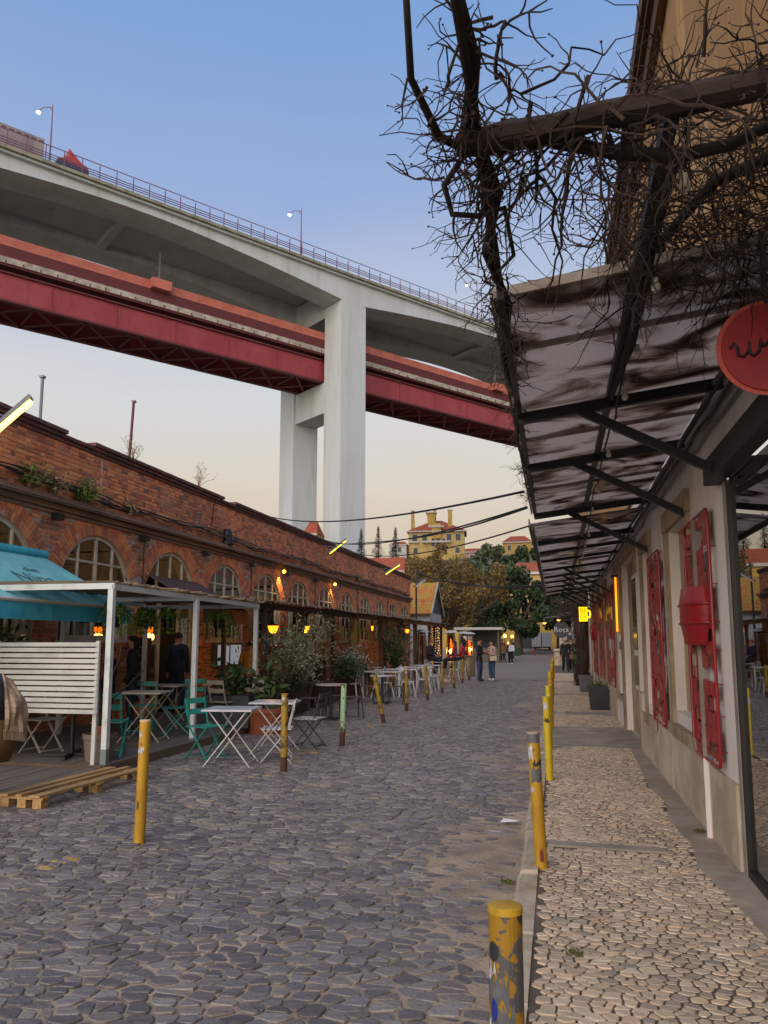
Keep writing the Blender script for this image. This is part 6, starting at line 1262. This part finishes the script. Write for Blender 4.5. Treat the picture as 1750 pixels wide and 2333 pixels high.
person('seated woman in dark pink at the table by the lit heater', (-4.35, 34.0, 0.46), R(-95), 1.68, '7c3440', '1c1a20', '201c1e', '2a1712', 'sit', longhair=True); person('seated man in cap and navy jacket by the heaters', (-5.5, 34.6, 0.46), R(70), 1.75, '1b2140', '20222c', '1c1c1e', '15110f', 'sit', beanie='8a3330'); person('seated person in red scarf left of the lit heater', (-5.7, 35.6, 0.46), R(60), 1.72, '8a3026', '1c1c24', '1c1c1e', '2a1c15', 'sit'); person('seated person in bright red behind the tenth bollard', (-4.15, 35.2, 0.46), R(-100), 1.68, 'a02a32', '18181c', '1c1c1e', '1b1412', 'sit', longhair=True); person('seated person in black deep under the shelter', (-6.7, 25.3, 0.46), R(80), 1.70, '131216', '16161a', '1c1c1e', '2a201a', 'sit')
for x, y, r_, lb in ((-4.35, 34.0, -95, 'under the seated woman in dark pink'), (-5.5, 34.6, 70, 'under the seated man in cap'), (-5.7, 35.6, 60, 'under the person in red scarf'), (-4.15, 35.2, -100, 'under the person in bright red'), (-6.7, 25.3, 80, 'under the seated person in black')): place(mc, um, (x, y, 0), R(r_), 'white metal chair ' + lb)
caf_table('white cafe table between the seated group by the heaters', (-4.95, 34.6, 0))
# patio heaters
M_hst = mat('heater_steel', '8b8078', 0.35, metal=0.7); M_hgl = glassmat('heater_glass', 'd9c0b0', 0.08); M_fl = mat('flame', 'ff9a1c', emit='ff8a14', estr=5.0); M_fl2 = mat('flame_core', 'ffe060', emit='ffd23a', estr=9.0)
def heater(lb, x, y, lit):
    t = thing('patio_heater', lb, 'patio heater', (x, y, gz(y)), 0, 'pyramid patio heaters'); B, T_ = 0.27, 0.16
    mb = MB(); mb.box(-B, B, -B, B, 0.04, 0.62); mb.build('base_box', M_hst, t)
    for sx in (-1, 1):
        for sy in (-1, 1): mb = MB(); mb.bar((sx*B, sy*B, 0.0), (sx*T_, sy*T_, 2.0), 0.03, 0.03); mb.build('frame_bar', M_hst, t)
    mb = MB(); mb.lathe([(0.36, 2.08), (0.30, 2.14), (0.1, 2.2), (0.0, 2.2)], 4); mb.lathe([(0.36, 2.08), (0, 2.06)], 4); mb.build('cap', M_wh, t); mb = MB(); mb.box(-T_, T_, -T_, T_, 1.98, 2.06); mb.build('collar', M_dk, t)
    mb = MB(); mb.tube([(0,0,0.62),(0,0,1.98)], 0.075, 14, cap=False); mb.build('glass_tube', M_hgl, t)
    for sx, sy in ((1,0), (-1,0), (0,1), (0,-1)):
        mb = MB(); z0, z1 = 0.65, 1.95; b0_, b1_ = lerp(B, T_, z0/2)-0.005, lerp(B, T_, z1/2)-0.005
        if sx: mb.poly([(sx*b0_, -b0_, z0), (sx*b0_, b0_, z0), (sx*b1_, b1_, z1), (sx*b1_, -b1_, z1)])
        else: mb.poly([(-b0_, sy*b0_, z0), (b0_, sy*b0_, z0), (b1_, sy*b1_, z1), (-b1_, sy*b1_, z1)])
        mb.build('guard', M_hgl if lit else M_hgl, t)
    if lit:
        mb = MB(); P_ = [(0.02*math.sin(k*1.3), 0.02*math.cos(k), 0.64+k*0.13) for k in range(10)]; mb.tube(P_, [0.05, 0.07, 0.06, 0.07, 0.055, 0.06, 0.045, 0.05, 0.03, 0.01], 8); mb.build('flame', M_fl, t, smooth=True)
        ld = bpy.data.lights.new('flame_light', 'POINT'); ld.energy = 40; ld.color = (1.0, 0.5, 0.14); ld.shadow_soft_size = 0.15; lo_ = bpy.data.objects.new('flame_light', ld); col.objects.link(lo_); lo_.parent = t; lo_.location = (0.0, -0.35, 1.2)
heater('unlit steel patio heater left of the seated group', -6.05, 35.4, False); heater('lit patio heater with orange flame behind the seated group', -5.05, 38.2, True); heater('unlit patio heater behind the man in black', -4.9, 42.5, False); heater('lit patio heater partly hidden by the unlit one', -4.95, 45.6, True)
t = thing('light_garland', 'post wound with warm fairy lights under the shelter end', 'fairy lights', (-6.15, 40.0, gz(40))); mb = MB(); mb.tube([(0,0,0),(0,0,2.45)], 0.10, 10); mb.build('post', M_dkw, t); mb = MB(); M_fairy = mat('fairy_bulb', 'ffc050', emit='ffaa30', estr=3.0)
for k in range(150): a = k*0.7; z = 0.3+k*0.0142; r_ = 0.14+ur(0, 0.16); mb.blob((r_*math.cos(a), r_*math.sin(a), z), 0.016, 0, 0, 4, 3)
tag(mb.build('bulbs', M_fairy, t), kind='stuff'); lv = MB()
for k in range(500): a = ur(0, 6.28); r_ = ur(0.1, 0.3); q = V3((r_*math.cos(a), r_*math.sin(a), ur(0.2, 2.4))); u = V3((ur(-1,1), ur(-1,1), ur(-1,1))).normalized(); v = u.orthogonal().normalized(); lv.poly([q-u*0.05, q+v*0.025, q+u*0.05, q-v*0.025], 0, random.random())
tag(lv.build('leaves', M_dg, t, attr=True), kind='stuff')
# ---------------------------------------------------------------- cottage, street end, trees and houses on the hill
M_tile = mat('mossy_tile', '8d5a2c', 0.9, rnd=('7d4a26', '96602c', 'a06a30', '8a6a30', 'a8502f'), c2='8f7a34', scale=1.5, lo=0.45, hi=0.65); M_rtile = mat('red_tile', '94492f', 0.9, c2='7f3d29', scale=0.8, stretch=(3,3,0.5)); M_whw = mat('whitewash', '9fa3a8', 0.85, c2='878b90', scale=1.2); M_dgab = mat('dark_gable', '3a3f46', 0.8); M_yw = mat('yellow_wall', 'a88b46', 0.9, c2='967a3c', scale=0.6); M_yw2 = mat('pale_yellow_wall', 'b39a64', 0.9, c2='a18858', scale=0.5); M_wtrim = mat('white_trim', 'a9a7a2', 0.8); M_fardark = mat('far_window', '2b2d30', 0.4); M_pink = mat('pink_wall', 'a08080', 0.9)
t = thing('white_cottage', 'white cottage with mossy orange tile roof and dark gable', 'cottage', (-7.55, 47.0, 0)); D_, EZ, AP, LX = 5.4, 3.45, 5.45, -7.0
mb = MB(); mb.box(LX, 0, 0.25, D_-0.25, 0, EZ); mb.build('wall', M_whw, t); mb = MB(); mb.faces([(-0.02,0.25,EZ),(-0.02,D_-0.25,EZ),(-0.02,D_/2,AP-0.15),(LX,0.25,EZ),(LX,D_-0.25,EZ),(LX,D_/2,AP-0.15)], [(0,1,2),(3,5,4)]); mb.build('gable', M_dgab, t)
rf = MB(); rf.hexa([(LX,-0.1,EZ-0.13),(0.15,-0.1,EZ-0.13),(0.15,D_/2,AP-0.05),(LX,D_/2,AP-0.05)], [(LX,-0.1,EZ-0.1),(0.15,-0.1,EZ-0.1),(0.15,D_/2,AP-0.02),(LX,D_/2,AP-0.02)]); rf.hexa([(LX,D_+0.1,EZ-0.13),(0.15,D_+0.1,EZ-0.13),(0.15,D_/2+0.001,AP-0.05),(LX,D_/2+0.001,AP-0.05)], [(LX,D_+0.1,EZ-0.1),(0.15,D_+0.1,EZ-0.1),(0.15,D_/2+0.001,AP-0.02),(LX,D_/2+0.001,AP-0.02)]); roof = rf.build('roof', M_tile, t)
rows = 11; tl0 = None
for j in range(rows):
    f0, f1 = j/rows, (j+1)/rows; y0, y1 = lerp(-0.14, D_/2, f0), lerp(-0.14, D_/2, f1); z0, z1 = lerp(EZ-0.13, AP-0.02, f0)+0.07, lerp(EZ-0.13, AP-0.02, f1)+0.03
    tm = MB(); x = LX; nn = 36; wd = (0.18-LX)/nn
    for k in range(nn):
        xa = LX + k*wd; a = random.random()
        for i in range(4):
            u0, u1 = xa + wd*i/4, xa + wd*(i+1)/4; w0, w1 = 0.035*math.sin(math.pi*i/4), 0.035*math.sin(math.pi*(i+1)/4); tm.poly([(u0, y0, z0+w0), (u1, y0, z0+w1), (u1, y1, z1+w1), (u0, y1, z1+w0)], 0, a); tm.poly([(u0, y0, z0+w0-0.04), (u1, y0, z0+w1-0.04), (u1, y0, z0+w1), (u0, y0, z0+w0)], 0, a)
    tm.build('tile_row', M_tile, roof, attr=True)
for y0, y1 in ((-0.1, D_/2), (D_+0.1, D_/2)): mb = MB(); mb.bar((0.17, y0, EZ-0.12), (0.17, y1, AP-0.02), 0.05, 0.2, (0, 0, 1)); mb.build('barge_board', M_whw, t)
for k in range(7): mb = MB(); y = 0.5+k*0.65; mb.box(-0.005, 0.03, y, y+0.5, 0.2, 2.4); mb.build('cladding', M_whw, t)
# corner pole and overhead cables
t = thing('cable_pole', 'thin dark pole at the far corner of the brick building', 'pole', (-7.75, 43.6, 0)); mb = MB(); mb.tube([(0,0,0),(0,0,5.75)], 0.05, 8); mb.build('shaft', M_dk, t); mb = MB(); mb.box(-0.06, 0.06, -0.06, 0.06, 5.6, 5.8); mb.build('bracket', M_dk, t)
def cable(lb, a, b, sag, r, n=1):
    t = thing('overhead_cable', lb, 'cable', a); a = V3(a); b = V3(b); o0 = a
    for k in range(n):
        mb = MB(); pts = [a.lerp(b, i/24) - o0 + V3((0, 0, -sag*4*(i/24)*(1-i/24) - 0.05*k*math.sin(i/24*9)*0.6)) for i in range(25)]; mb.tube(pts, r, 5); mb.build('strand', M_cableb, t)
cable('uppermost black cable spanning the street', wl(10.9, -0.10, 5.30), (-0.27, 7.7, 3.10), 0.25, 0.014); cable('middle black cable spanning the street', wl(16.0, -0.10, 5.30), (-0.27, 8.6, 3.10), 0.32, 0.012, 2); cable('lowest thin cable spanning the street', wl(17.5, -0.10, 5.25), (-0.31, 10.2, 3.12), 0.42, 0.012); cable('thick cable bundle from the corner pole to the canopy', (-7.75, 43.6, 5.7), (-0.32, 22.0, 3.2), 0.35, 0.022, 3)
# dry palm trunk by the neon sign
t = thing('shaggy_trunk', 'thick shaggy brown tree trunk rising through the far canopy end', 'tree', (0.93, 28.6, 0.08)); M_shag = mat('shaggy_bark', '4a3526', 0.95, c2='34251b', scale=7, stretch=(1,1,0.15), bump=0.6, bscale=16); mb = MB(); mb.tube([(0,0,0),(0.02,0,1.2),(-0.03,0,2.4),(0.0,0.05,3.6),(0.05,0.1,5.0)], [0.27,0.24,0.25,0.24,0.22], 14); mb.build('trunk', M_shag, t, smooth=True); mb = MB()
for k in range(420): a = ur(0, 6.28); z = ur(0.2, 3.4); r_ = 0.25; p = V3((r_*math.cos(a), r_*math.sin(a), z)); mb.tube([p, p + V3((0.07*math.cos(a)+ur(-.05,.05), 0.07*math.sin(a), -ur(0.1, 0.3))), p + V3((0.10*math.cos(a)+ur(-.08,.08), 0.10*math.sin(a), -ur(0.25, 0.5)))], 0.008, 3, 0, random.random(), cap=False)
tag(mb.build('fibres', M_vine, t, attr=True), kind='stuff'); mb = MB()
for k in range(170): P_ = wander((ur(-0.9, 0.25), ur(-1, 3), ur(2.5, 3.05)), (random.gauss(0, 1), random.gauss(0, 0.6), random.gauss(0, 0.5)), ur(0.3, 0.9), 5, 0.4); mb.tube(P_, 0.01, 3, 0, random.random(), cap=False)
tag(mb.build('twigs', M_vine, t, attr=True), kind='stuff')
# spotlights over the far pavement
M_sp = mat('spot_glow', 'ffd070', emit='ffb840', estr=4.0)
for k, (x, y, z, lb) in enumerate(((0.15, 33.0, 2.62, 'warm spotlight hanging left of the neon sign'), (-0.45, 35.0, 2.55, 'warm yellow spotlight farther left, against the dark tree'))):
    t = thing('spotlight', lb, 'spotlight', (x, y, z), 0, 'spotlights over the far pavement'); mb = MB(); mb.lathe([(0.05, 0.15), (0.09, 0.0), (0.10, -0.08)], 12); mb.build('housing', M_black2, t); mb = MB(); mb.blob((0, 0, -0.06), 0.08); mb.build('bulb', M_sp, t); mb = MB(); mb.tube([(0, 0, 0.14), (1.18-x, 0, 0.32)], 0.02, 6); mb.build('arm', M_steelg, t)
t = thing('hanging_sign', 'small round dark hanging sign with white lettering far down the pavement', 'sign', (0.28, 37.5, 2.2)); mb = MB(); mb.tube([(0,-0.03,0),(0,0.03,0)], 0.38, 28); mb.build('disc', M_slate, t); text_part('lettering', 'Roça', 0.34, M_wh, t, (0, -0.036, 0.0), (R(90), 0, 0), 0.003); mb = MB(); mb.bar((0, 0, 0.45), (0.9, 0, 0.45), 0.03, 0.03); mb.bar((0, 0, 0.36), (0, 0, 0.45), 0.03, 0.03, (0,1,0)); mb.build('bracket', M_bsteel, t)
# far street end
t = thing('ochre_house', 'low ochre house front beyond the white building on the right', 'house', (1.6, 46.0, 0)); mb = MB(); mb.box(0, 9, 0, 46, 0, 4.6); mb.build('wall', M_yw2, t)
for k in range(5):
    mb = MB(); y = 3+k*8; mb.box(-0.06, 0.05, y, y+1.2, 0.3, 2.9); w_ = mb.build('door', M_fardark, t); mb = MB(); mb.box(-0.1, 0.02, y-0.2, y, 0.3, 3.0); mb.build('jamb', M_wtrim, w_)
mb = MB(); mb.poly([(-0.3, -0.3, 4.6), (-0.3, 46.3, 4.6), (4.5, 46.3, 6.4), (4.5, -0.3, 6.4)]); mb.build('roof', M_rtile, t)
t = thing('poster_board', 'tall white poster board with framed pictures beside the far pavement', 'poster board', (0.86, 66.0, gz(66)+0.085)); mb = MB(); mb.box(-0.55, 0.55, 0, 0.12, 0, 2.1); mb.build('board', M_wtrim, t)
for x, z, w_, h_, m in ((-0.38, 1.45, 0.34, 0.45, M_pink), (0.05, 1.35, 0.42, 0.6, M_fardark), (-0.38, 0.85, 0.34, 0.45, M_yw2), (0.05, 0.75, 0.42, 0.5, M_pink), (-0.38, 0.3, 0.34, 0.45, M_gry), (0.05, 0.2, 0.42, 0.45, M_yw2)): mb = MB(); mb.box(x, x+w_, -0.02, 0, z, z+h_); mb.build('picture', m, t)
t = thing('end_wall', 'ochre yellow boundary wall closing the far end of the street', 'wall', (-16.0, 96.0, 0)); mb = MB(); mb.box(0, 11.6, 0, 0.4, 0.3, 4.2); mb.build('wall', M_yw, t); mb = MB(); mb.box(14.2, 17.4, 0, 0.4, 0.3, 4.4); mb.build('wall', M_yw, t); mb = MB(); mb.box(11.6, 14.2, 0.15, 0.25, 0.3, 3.8); mb.build('gate', M_fardark, t)
M_van = mat('trailer_white', 'a7aab0', 0.5); t = thing('box_trailer', 'white box trailer parked at the far end of the street', 'trailer', (-1.55, 90.0, gz(90))); mb = MB(); mb.box(-1.1, 1.1, -0.2, 3.5, 0.45, 2.05); mb.build('box', M_van, t); mb = MB(); mb.box(-1.0, 1.0, -0.1, 3.4, 0.32, 0.45); mb.build('chassis', M_black, t)
for x in (-0.95, 0.75):
    for y in (0.9, 2.4): mb = MB(); mb.tube([(x, y, 0.3), (x+0.2, y, 0.3)], 0.3, 14); mb.build('wheel', M_black, t)
mb = MB(); mb.box(-0.05, 0.05, -0.23, -0.2, 0.5, 2.0); mb.build('door_seam', M_gry, t)
M_coneo = mat('cone_orange', 'c05a3a', 0.6)
for x, y, lb in ((-2.3, 84.0, 'orange traffic cone left of the white trailer'), (-5.6, 80.0, 'orange traffic cone near the ochre wall'), (0.1, 86.0, 'small cone right of the white trailer')):
    t = thing('traffic_cone', lb, 'traffic cone', (x, y, gz(y))); mb = MB(); mb.lathe([(0.2, 0.04), (0.17, 0.08), (0.13, 0.25)], 12); mb.lathe([(0.09, 0.42), (0.04, 0.7), (0, 0.71)], 12); mb.build('cone', M_coneo, t); mb = MB(); mb.lathe([(0.131, 0.25), (0.091, 0.42)], 12); mb.build('band', M_wtrim, t); mb = MB(); mb.box(-0.24, 0.24, -0.24, 0.24, 0, 0.05); mb.build('foot', M_coneo, t)
t = thing('stone_bollard', 'pale stone pedestal at the far pavement corner', 'pedestal', (0.15, 52.0, gz(52)+0.08)); mb = MB(); mb.lathe([(0.36, 0), (0.36, 0.15), (0.28, 0.2), (0.28, 0.85), (0.36, 0.95), (0.30, 1.05), (0, 1.08)], 16); mb.build('shaft', M_kerb, t); mb = MB(); mb.box(-0.4, 0.4, -0.4, 0.4, -0.05, 0.02); mb.build('plinth', M_kerb, t)
t = thing('food_kiosk', 'small kiosk with flat white roof behind the couple', 'kiosk', (-5.6, 58.0, gz(58))); mb = MB(); mb.box(-1.5, 1.5, 0, 2.2, 0, 1.1); mb.build('counter', M_gry, t); mb = MB(); mb.box(-1.5, 1.5, 1.6, 2.2, 1.1, 2.4); mb.build('back_panel', M_dgab, t); mb = MB(); mb.box(-1.8, 1.8, -0.4, 2.5, 2.45, 2.62); mb.build('roof', M_wtrim, t)
for x in (-1.45, 1.45): mb = MB(); mb.box(x-0.05, x+0.05, 0.02, 0.12, 1.1, 2.45); mb.build('post', M_gry, t)
for k, (x, z) in enumerate(((1.9, 2.0), (2.45, 1.95), (2.2, 1.45))):
    t = thing('globe_lamp', ('upper left', 'upper right', 'lower')[k] + ' glowing amber globe lamp beside the kiosk', 'lamp', (-5.6+x, 58.5, gz(58)), 0, 'amber globe lamps by the kiosk'); mb = MB(); mb.blob((0, 0, z), 0.12); mb.build('globe', M_sp if k else M_lcore, t); mb = MB(); mb.tube([(0,0,0),(0,0,z-0.15)], 0.03, 6); mb.build('post', M_dk, t)
t = thing('utility_box', 'grey metal cabinet behind the tenth left bollard', 'cabinet', (-4.0, 36.8, 0)); mb = MB(); mb.box(-0.22, 0.22, 0, 0.4, 0, 0.95); mb.build('body', M_gry, t); mb = MB(); mb.box(-0.25, 0.25, -0.03, 0.43, 0.95, 1.0); mb.build('top', M_gry, t)
# trees
def tree(name, lb, loc, trunk_h, trunk_r, cz_, rx, rz_, nclump, nleaf, ml, lsz, mb_=None, branches=10, open_=0.25, cx=0.0):
    t = thing(name, lb, 'tree', loc); rt_ = random.Random(hash(lb) % 9973 if False else len(lb)*31 + int(abs(loc[0])*10)); mb = MB(); P = [V3((0, 0, -0.5)), V3((0.1*cx, 0, trunk_h*0.5)), V3((0.3*cx, 0, trunk_h))]; mb.tube(P, [trunk_r*1.2, trunk_r, trunk_r*0.8], 9, 0, 0.5)
    cl = []
    for k in range(nclump):
        while True:
            q = V3((rt_.uniform(-1, 1), rt_.uniform(-1, 1), rt_.uniform(-1, 1)))
            if open_ < q.length < 1: break
        cl.append((V3((q.x*rx + cx, q.y*rx, cz_ + q.z*rz_)), rt_.uniform(0.16, 0.34)*min(rx, rz_)))
    for k in range(branches):
        c, r_ = cl[k % len(cl)]; m_ = P[-1].lerp(c, 0.5) + V3((0, 0, -0.1*rz_)); mb.tube([P[-1] - V3((0, 0, trunk_h*0.15*rt_.random())), m_, c], [trunk_r*0.5, trunk_r*0.3, trunk_r*0.1], 6, 0, rt_.random(), cap=False)
        for j in range(3): d = V3((rt_.gauss(0, 1), rt_.gauss(0, 1), rt_.gauss(0.3, 0.8))).normalized(); mb.tube([m_, m_ + d*r_*1.2, m_ + d*r_*2.2 + V3((0, 0, r_*0.3))], [trunk_r*0.16, trunk_r*0.1, trunk_r*0.04], 4, 0, rt_.random(), cap=False)
    mb.build('trunk', mb_ or M_bark, t, attr=True, smooth=True); lv = MB()
    for k in range(nleaf):
        c, r_ = cl[rt_.randrange(nclump)]; d = V3((rt_.gauss(0, 1), rt_.gauss(0, 1), rt_.gauss(0, 1))).normalized()*r_*(rt_.random()**0.4); q = c + d; u = V3((rt_.gauss(0, 1), rt_.gauss(0, 1), rt_.gauss(0, 1))).normalized(); v = u.cross(V3((rt_.gauss(0, 1), rt_.gauss(0, 1), rt_.gauss(0, 1)))).normalized(); s_ = lsz*rt_.uniform(0.5, 1.4); lv.poly([q-u*s_, q+v*s_*0.55, q+u*s_, q-v*s_*0.55], 0, rt_.random())
    tag(lv.build('crown', ml, t, attr=True), kind='stuff'); return t
M_pl = mat('brown_autumn_leaf', '5e4a26', 0.85, rnd=('4a3a1e', '63502a', '7a6230', '57481f')); M_ev = mat('evergreen_leaf', '20301c', 0.7, rnd=('16230f', '22331a', '30441f', '1b2a16')); M_gyl = mat('greygreen_leaf', '47503c', 0.85, rnd=('363f2c', '4a5440', '5c664c')); M_con = mat('conifer_needle', '16241c', 0.8, rnd=('0f1a14', '182820', '22352a'))
tree('plane_tree', 'broad brown autumn tree behind the cottage', (-8.1, 61.0, 0), 3.0, 0.32, 6.0, 4.3, 3.1, 70, 15000, M_pl, 0.12, branches=40)
tree('evergreen_tree', 'big dark evergreen tree at the end of the street', (-3.6, 78.0, 0.3), 2.8, 0.4, 5.2, 4.2, 3.2, 60, 13000, M_ev, 0.2); tree('evergreen_tree', 'smaller dark evergreen next to the canopy end', (0.4, 84.0, 0.4), 2.5, 0.3, 5.2, 3.0, 2.8, 40, 7000, M_ev, 0.18); tree('evergreen_tree', 'dark evergreen mass low behind the kiosk', (-7.4, 82.0, 0.3), 2.0, 0.3, 4.6, 3.0, 2.8, 36, 6000, M_ev, 0.2)
tree('hill_tree', 'grey green tree on the hill right of the mansion', (-10.5, 132.0, hillz(-10, 132)), 6, 0.4, 8.0, 5.6, 4.2, 50, 9000, M_gyl, 0.32); tree('hill_tree', 'dark green tree on the hill before the yellow far house', (-4.0, 142.0, hillz(-4, 142)), 5, 0.4, 6.0, 5.5, 4.0, 46, 7000, M_ev, 0.34); tree('hill_tree', 'brown green tree below the mansion', (-18.0, 120.0, hillz(-18, 120)), 5, 0.4, 7.6, 5.0, 3.6, 46, 7000, M_pl, 0.3); tree('hill_tree', 'low dark tree at the foot of the hill', (-13.0, 105.0, hillz(-13, 105)), 4, 0.4, 7.5, 5.0, 4.0, 40, 7000, M_gyl, 0.3); tree('hill_tree', 'dark green tree rising behind the canopy edge', (3.5, 120.0, hillz(3, 120)), 4, 0.4, 7.5, 5.0, 4.2, 40, 6000, M_ev, 0.32)
def conifer(lb, loc, h, r, n):
    t = thing('conifer', lb, 'tree', loc, 0, 'dark conifers behind the brick building'); rt_ = random.Random(int(abs(loc[0])*10)); mb = MB(); mb.tube([(0,0,-0.5),(0,0,h*0.5),(0,0,h)], [0.3, 0.2, 0.03], 7, 0, 0.5); mb.build('trunk', M_bark, t, attr=True); lv = MB()
    for k in range(n):
        f = rt_.random()**0.8; layer = f; z = h*(0.2 + 0.8*layer); rr_ = r*1.5*(1-layer)**1.05*(0.72+0.28*math.sin(layer*60)) + 0.02; a = rt_.uniform(0, 6.283); q_ = rt_.uniform(0.15, 1.0); p = V3((rr_*q_*math.cos(a), rr_*q_*math.sin(a), z - rr_*q_*0.25 + rt_.uniform(-0.2, 0.2))); d = V3((math.cos(a), math.sin(a), 0.25)); s_ = 0.5*rt_.uniform(0.6, 1.3)*(0.25 + 0.75*(1-layer)); v = V3((-math.sin(a), math.cos(a), 0.2)); lv.poly([p, p + d*s_*0.6 + v*s_*0.3, p + d*s_*1.4, p + d*s_*0.6 - v*s_*0.3], 0, rt_.random())
    tag(lv.build('crown', M_con, t, attr=True), kind='stuff')
conifer('left dark conifer, half hidden by the bridge column', (-28.8, 114.0, 0.5), 18.4, 3.0, 4200); conifer('middle dark conifer beside the bridge column', (-26.1, 114.0, 0.5), 18.7, 2.9, 4200); conifer('right dark conifer beside the mansion', (-23.4, 114.0, 0.5), 18.5, 3.0, 4200)
# houses
def house(lb, loc, w_, d_, z0, ze, zr, mw, mr, wins=(), rz=0.0, name='far_house', hip=0.25):
    t = thing(name, lb, 'house', loc, rz); mb = MB(); mb.box(-w_/2, w_/2, 0, d_, z0, ze); mb.build('wall', mw, t); e = 0.04*w_; hx = hip*w_; mb = MB(); mb.faces([(-w_/2-e,-e,ze),(w_/2+e,-e,ze),(w_/2+e,d_+e,ze),(-w_/2-e,d_+e,ze),(-w_/2+hx,d_/2,zr),(w_/2-hx,d_/2,zr)], [(0,1,5,4),(1,2,5),(2,3,4,5),(3,0,4),(0,3,2,1)]); mb.build('roof', mr, t); mb = MB(); mb.box(-w_/2-e, w_/2+e, -e-0.05, -e+0.1, ze-0.25, ze+0.05); mb.build('cornice', M_wtrim, t)
    for x, z, ww, hh in wins:
        f = MB(); f.box(x-ww/2-0.12, x+ww/2+0.12, -0.06, 0.0, z-0.12, z+hh+0.12); fo = f.build('window', M_wtrim, t); p = MB(); p.box(x-ww/2, x+ww/2, -0.09, -0.06, z, z+hh); p.build('pane', M_fardark, fo)
    return t
M_man = mat('mansion_ochre', 'b09a62', 0.9, c2='a08a54', scale=0.4)
t = house('yellow mansion with red hipped roof and tall chimneys on the hill', (-32.6, 217.0, 0), 16.0, 13, 14, 33.4, 37.4, M_man, M_rtile, [(-6.2, 30.6, 1.4, 1.9), (-3.4, 30.6, 1.3, 1.9), (3.6, 30.6, 1.3, 1.9), (6.2, 30.6, 1.4, 1.9), (-1.0, 29.0, 0.9, 2.2), (0.6, 29.0, 0.9, 2.2), (2.1, 29.0, 0.9, 2.2), (-6, 27.0, 1.2, 1.6), (6, 27.0, 1.2, 1.6)], R(6), 'mansion', 0.42)
for x, y, z0, z1, w_, tp in ((-6.9, 2, 33.0, 39.6, 1.15, 0.75), (-1.6, 4, 34.5, 39.2, 1.7, 1.5), (-0.6, 3.8, 36.0, 40.0, 0.9, 0.8), (3.9, 3, 34.0, 39.8, 1.25, 0.95)): mb = MB(); a, b = w_/2, w_*tp/2; mb.hexa([(x-a,y-a,z0),(x+a,y-a,z0),(x+a,y+a,z0),(x-a,y+a,z0)], [(x-b,y-b,z1),(x+b,y-b,z1),(x+b,y+b,z1),(x-b,y+b,z1)]); c_ = mb.build('chimney', M_yw, t); mb = MB(); mb.box(x-b*1.25, x+b*1.25, y-b*1.25, y+b*1.25, z1, z1+0.25); mb.build('cap', M_wtrim, c_)
mb = MB(); mb.box(-1.3, 1.3, -0.6, 3, 31.2, 35.6); mb.build('dormer', M_yw, t); mb = MB(); mb.box(-2.2, 2.2, -0.9, -0.6, 34.4, 34.9); mb.build('dormer_ledge', M_wtrim, t); mb = MB(); mb.box(-4, 4, -1.0, 0.0, 30.0, 30.5); mb.build('balcony', M_wtrim, t); mb = MB(); mb.box(-8.1, -5.0, -0.5, 0, 30.0, 30.4); mb.build('balcony', M_wtrim, t)
house('yellow far house with red roof and chimneys at the canopy edge', (-11.0, 245.0, 0), 9.0, 8, 20, 33.2, 35.6, M_yw, M_rtile, [(-2.5, 30.6, 1.0, 1.6), (0.5, 30.6, 1.0, 1.6)]); house('pink far house with red roof on the hilltop', (-26.0, 250.0, 0), 8.0, 8, 18, 31.0, 32.6, M_pink, M_rtile, [(0, 28.5, 1.0, 1.5), (2.4, 28.5, 1.0, 1.5)]); house('white gabled far building between red roofs', (-20.5, 258.0, 0), 3.2, 6, 18, 32.6, 34.8, M_wtrim, M_wtrim, [(0, 31, 0.7, 1.0)], hip=0.45); house('long low far house with dull red roof', (-18.0, 262.0, 0), 14.0, 7, 18, 31.4, 32.8, M_wtrim, M_rtile, [(3, 29.5, 1.0, 1.2)]); house('pale far house left of the mansion', (-43.5, 215.0, 0), 5.0, 7, 18, 29.5, 30.8, M_wtrim, M_rtile, [(0.5, 27.5, 0.9, 1.3), (-1.4, 27.5, 0.9, 1.3)])
house('pale yellow house with red roof and white framed window', (-0.2, 101.0, 0), 9.2, 8, 0, 10.6, 12.3, M_yw2, M_rtile, [(-1.75, 7.3, 0.75, 1.2), (1.0, 7.3, 0.75, 1.2)], hip=0.0); house('low red roofed house left of the pale yellow house', (-5.6, 103.0, 0), 4.2, 6, 0, 9.2, 10.9, M_yw2, M_rtile); house('red roofed house showing above the brick wall', (-16.3, 72.0, 0), 4.4, 5, 0, 8.4, 10.0, M_yw, M_rtile, hip=0.05); house('narrow ochre building between the bridge columns', (-36.5, 112.0, 0), 2.2, 4, 0, 18.2, 20.5, M_yw, M_rtile, [(0, 15.2, 0.9, 1.4)])
t = thing('far_chimney', 'stubby yellow chimney just above the brick parapet', 'chimney', (-13.0, 50.0, 0)); mb = MB(); mb.box(-0.55, 0.55, -0.4, 0.4, 4.2, 7.0); mb.build('stack', M_yw, t); mb = MB(); mb.box(-0.65, 0.65, -0.5, 0.5, 7.0, 7.2); mb.build('cap', M_yw, t)
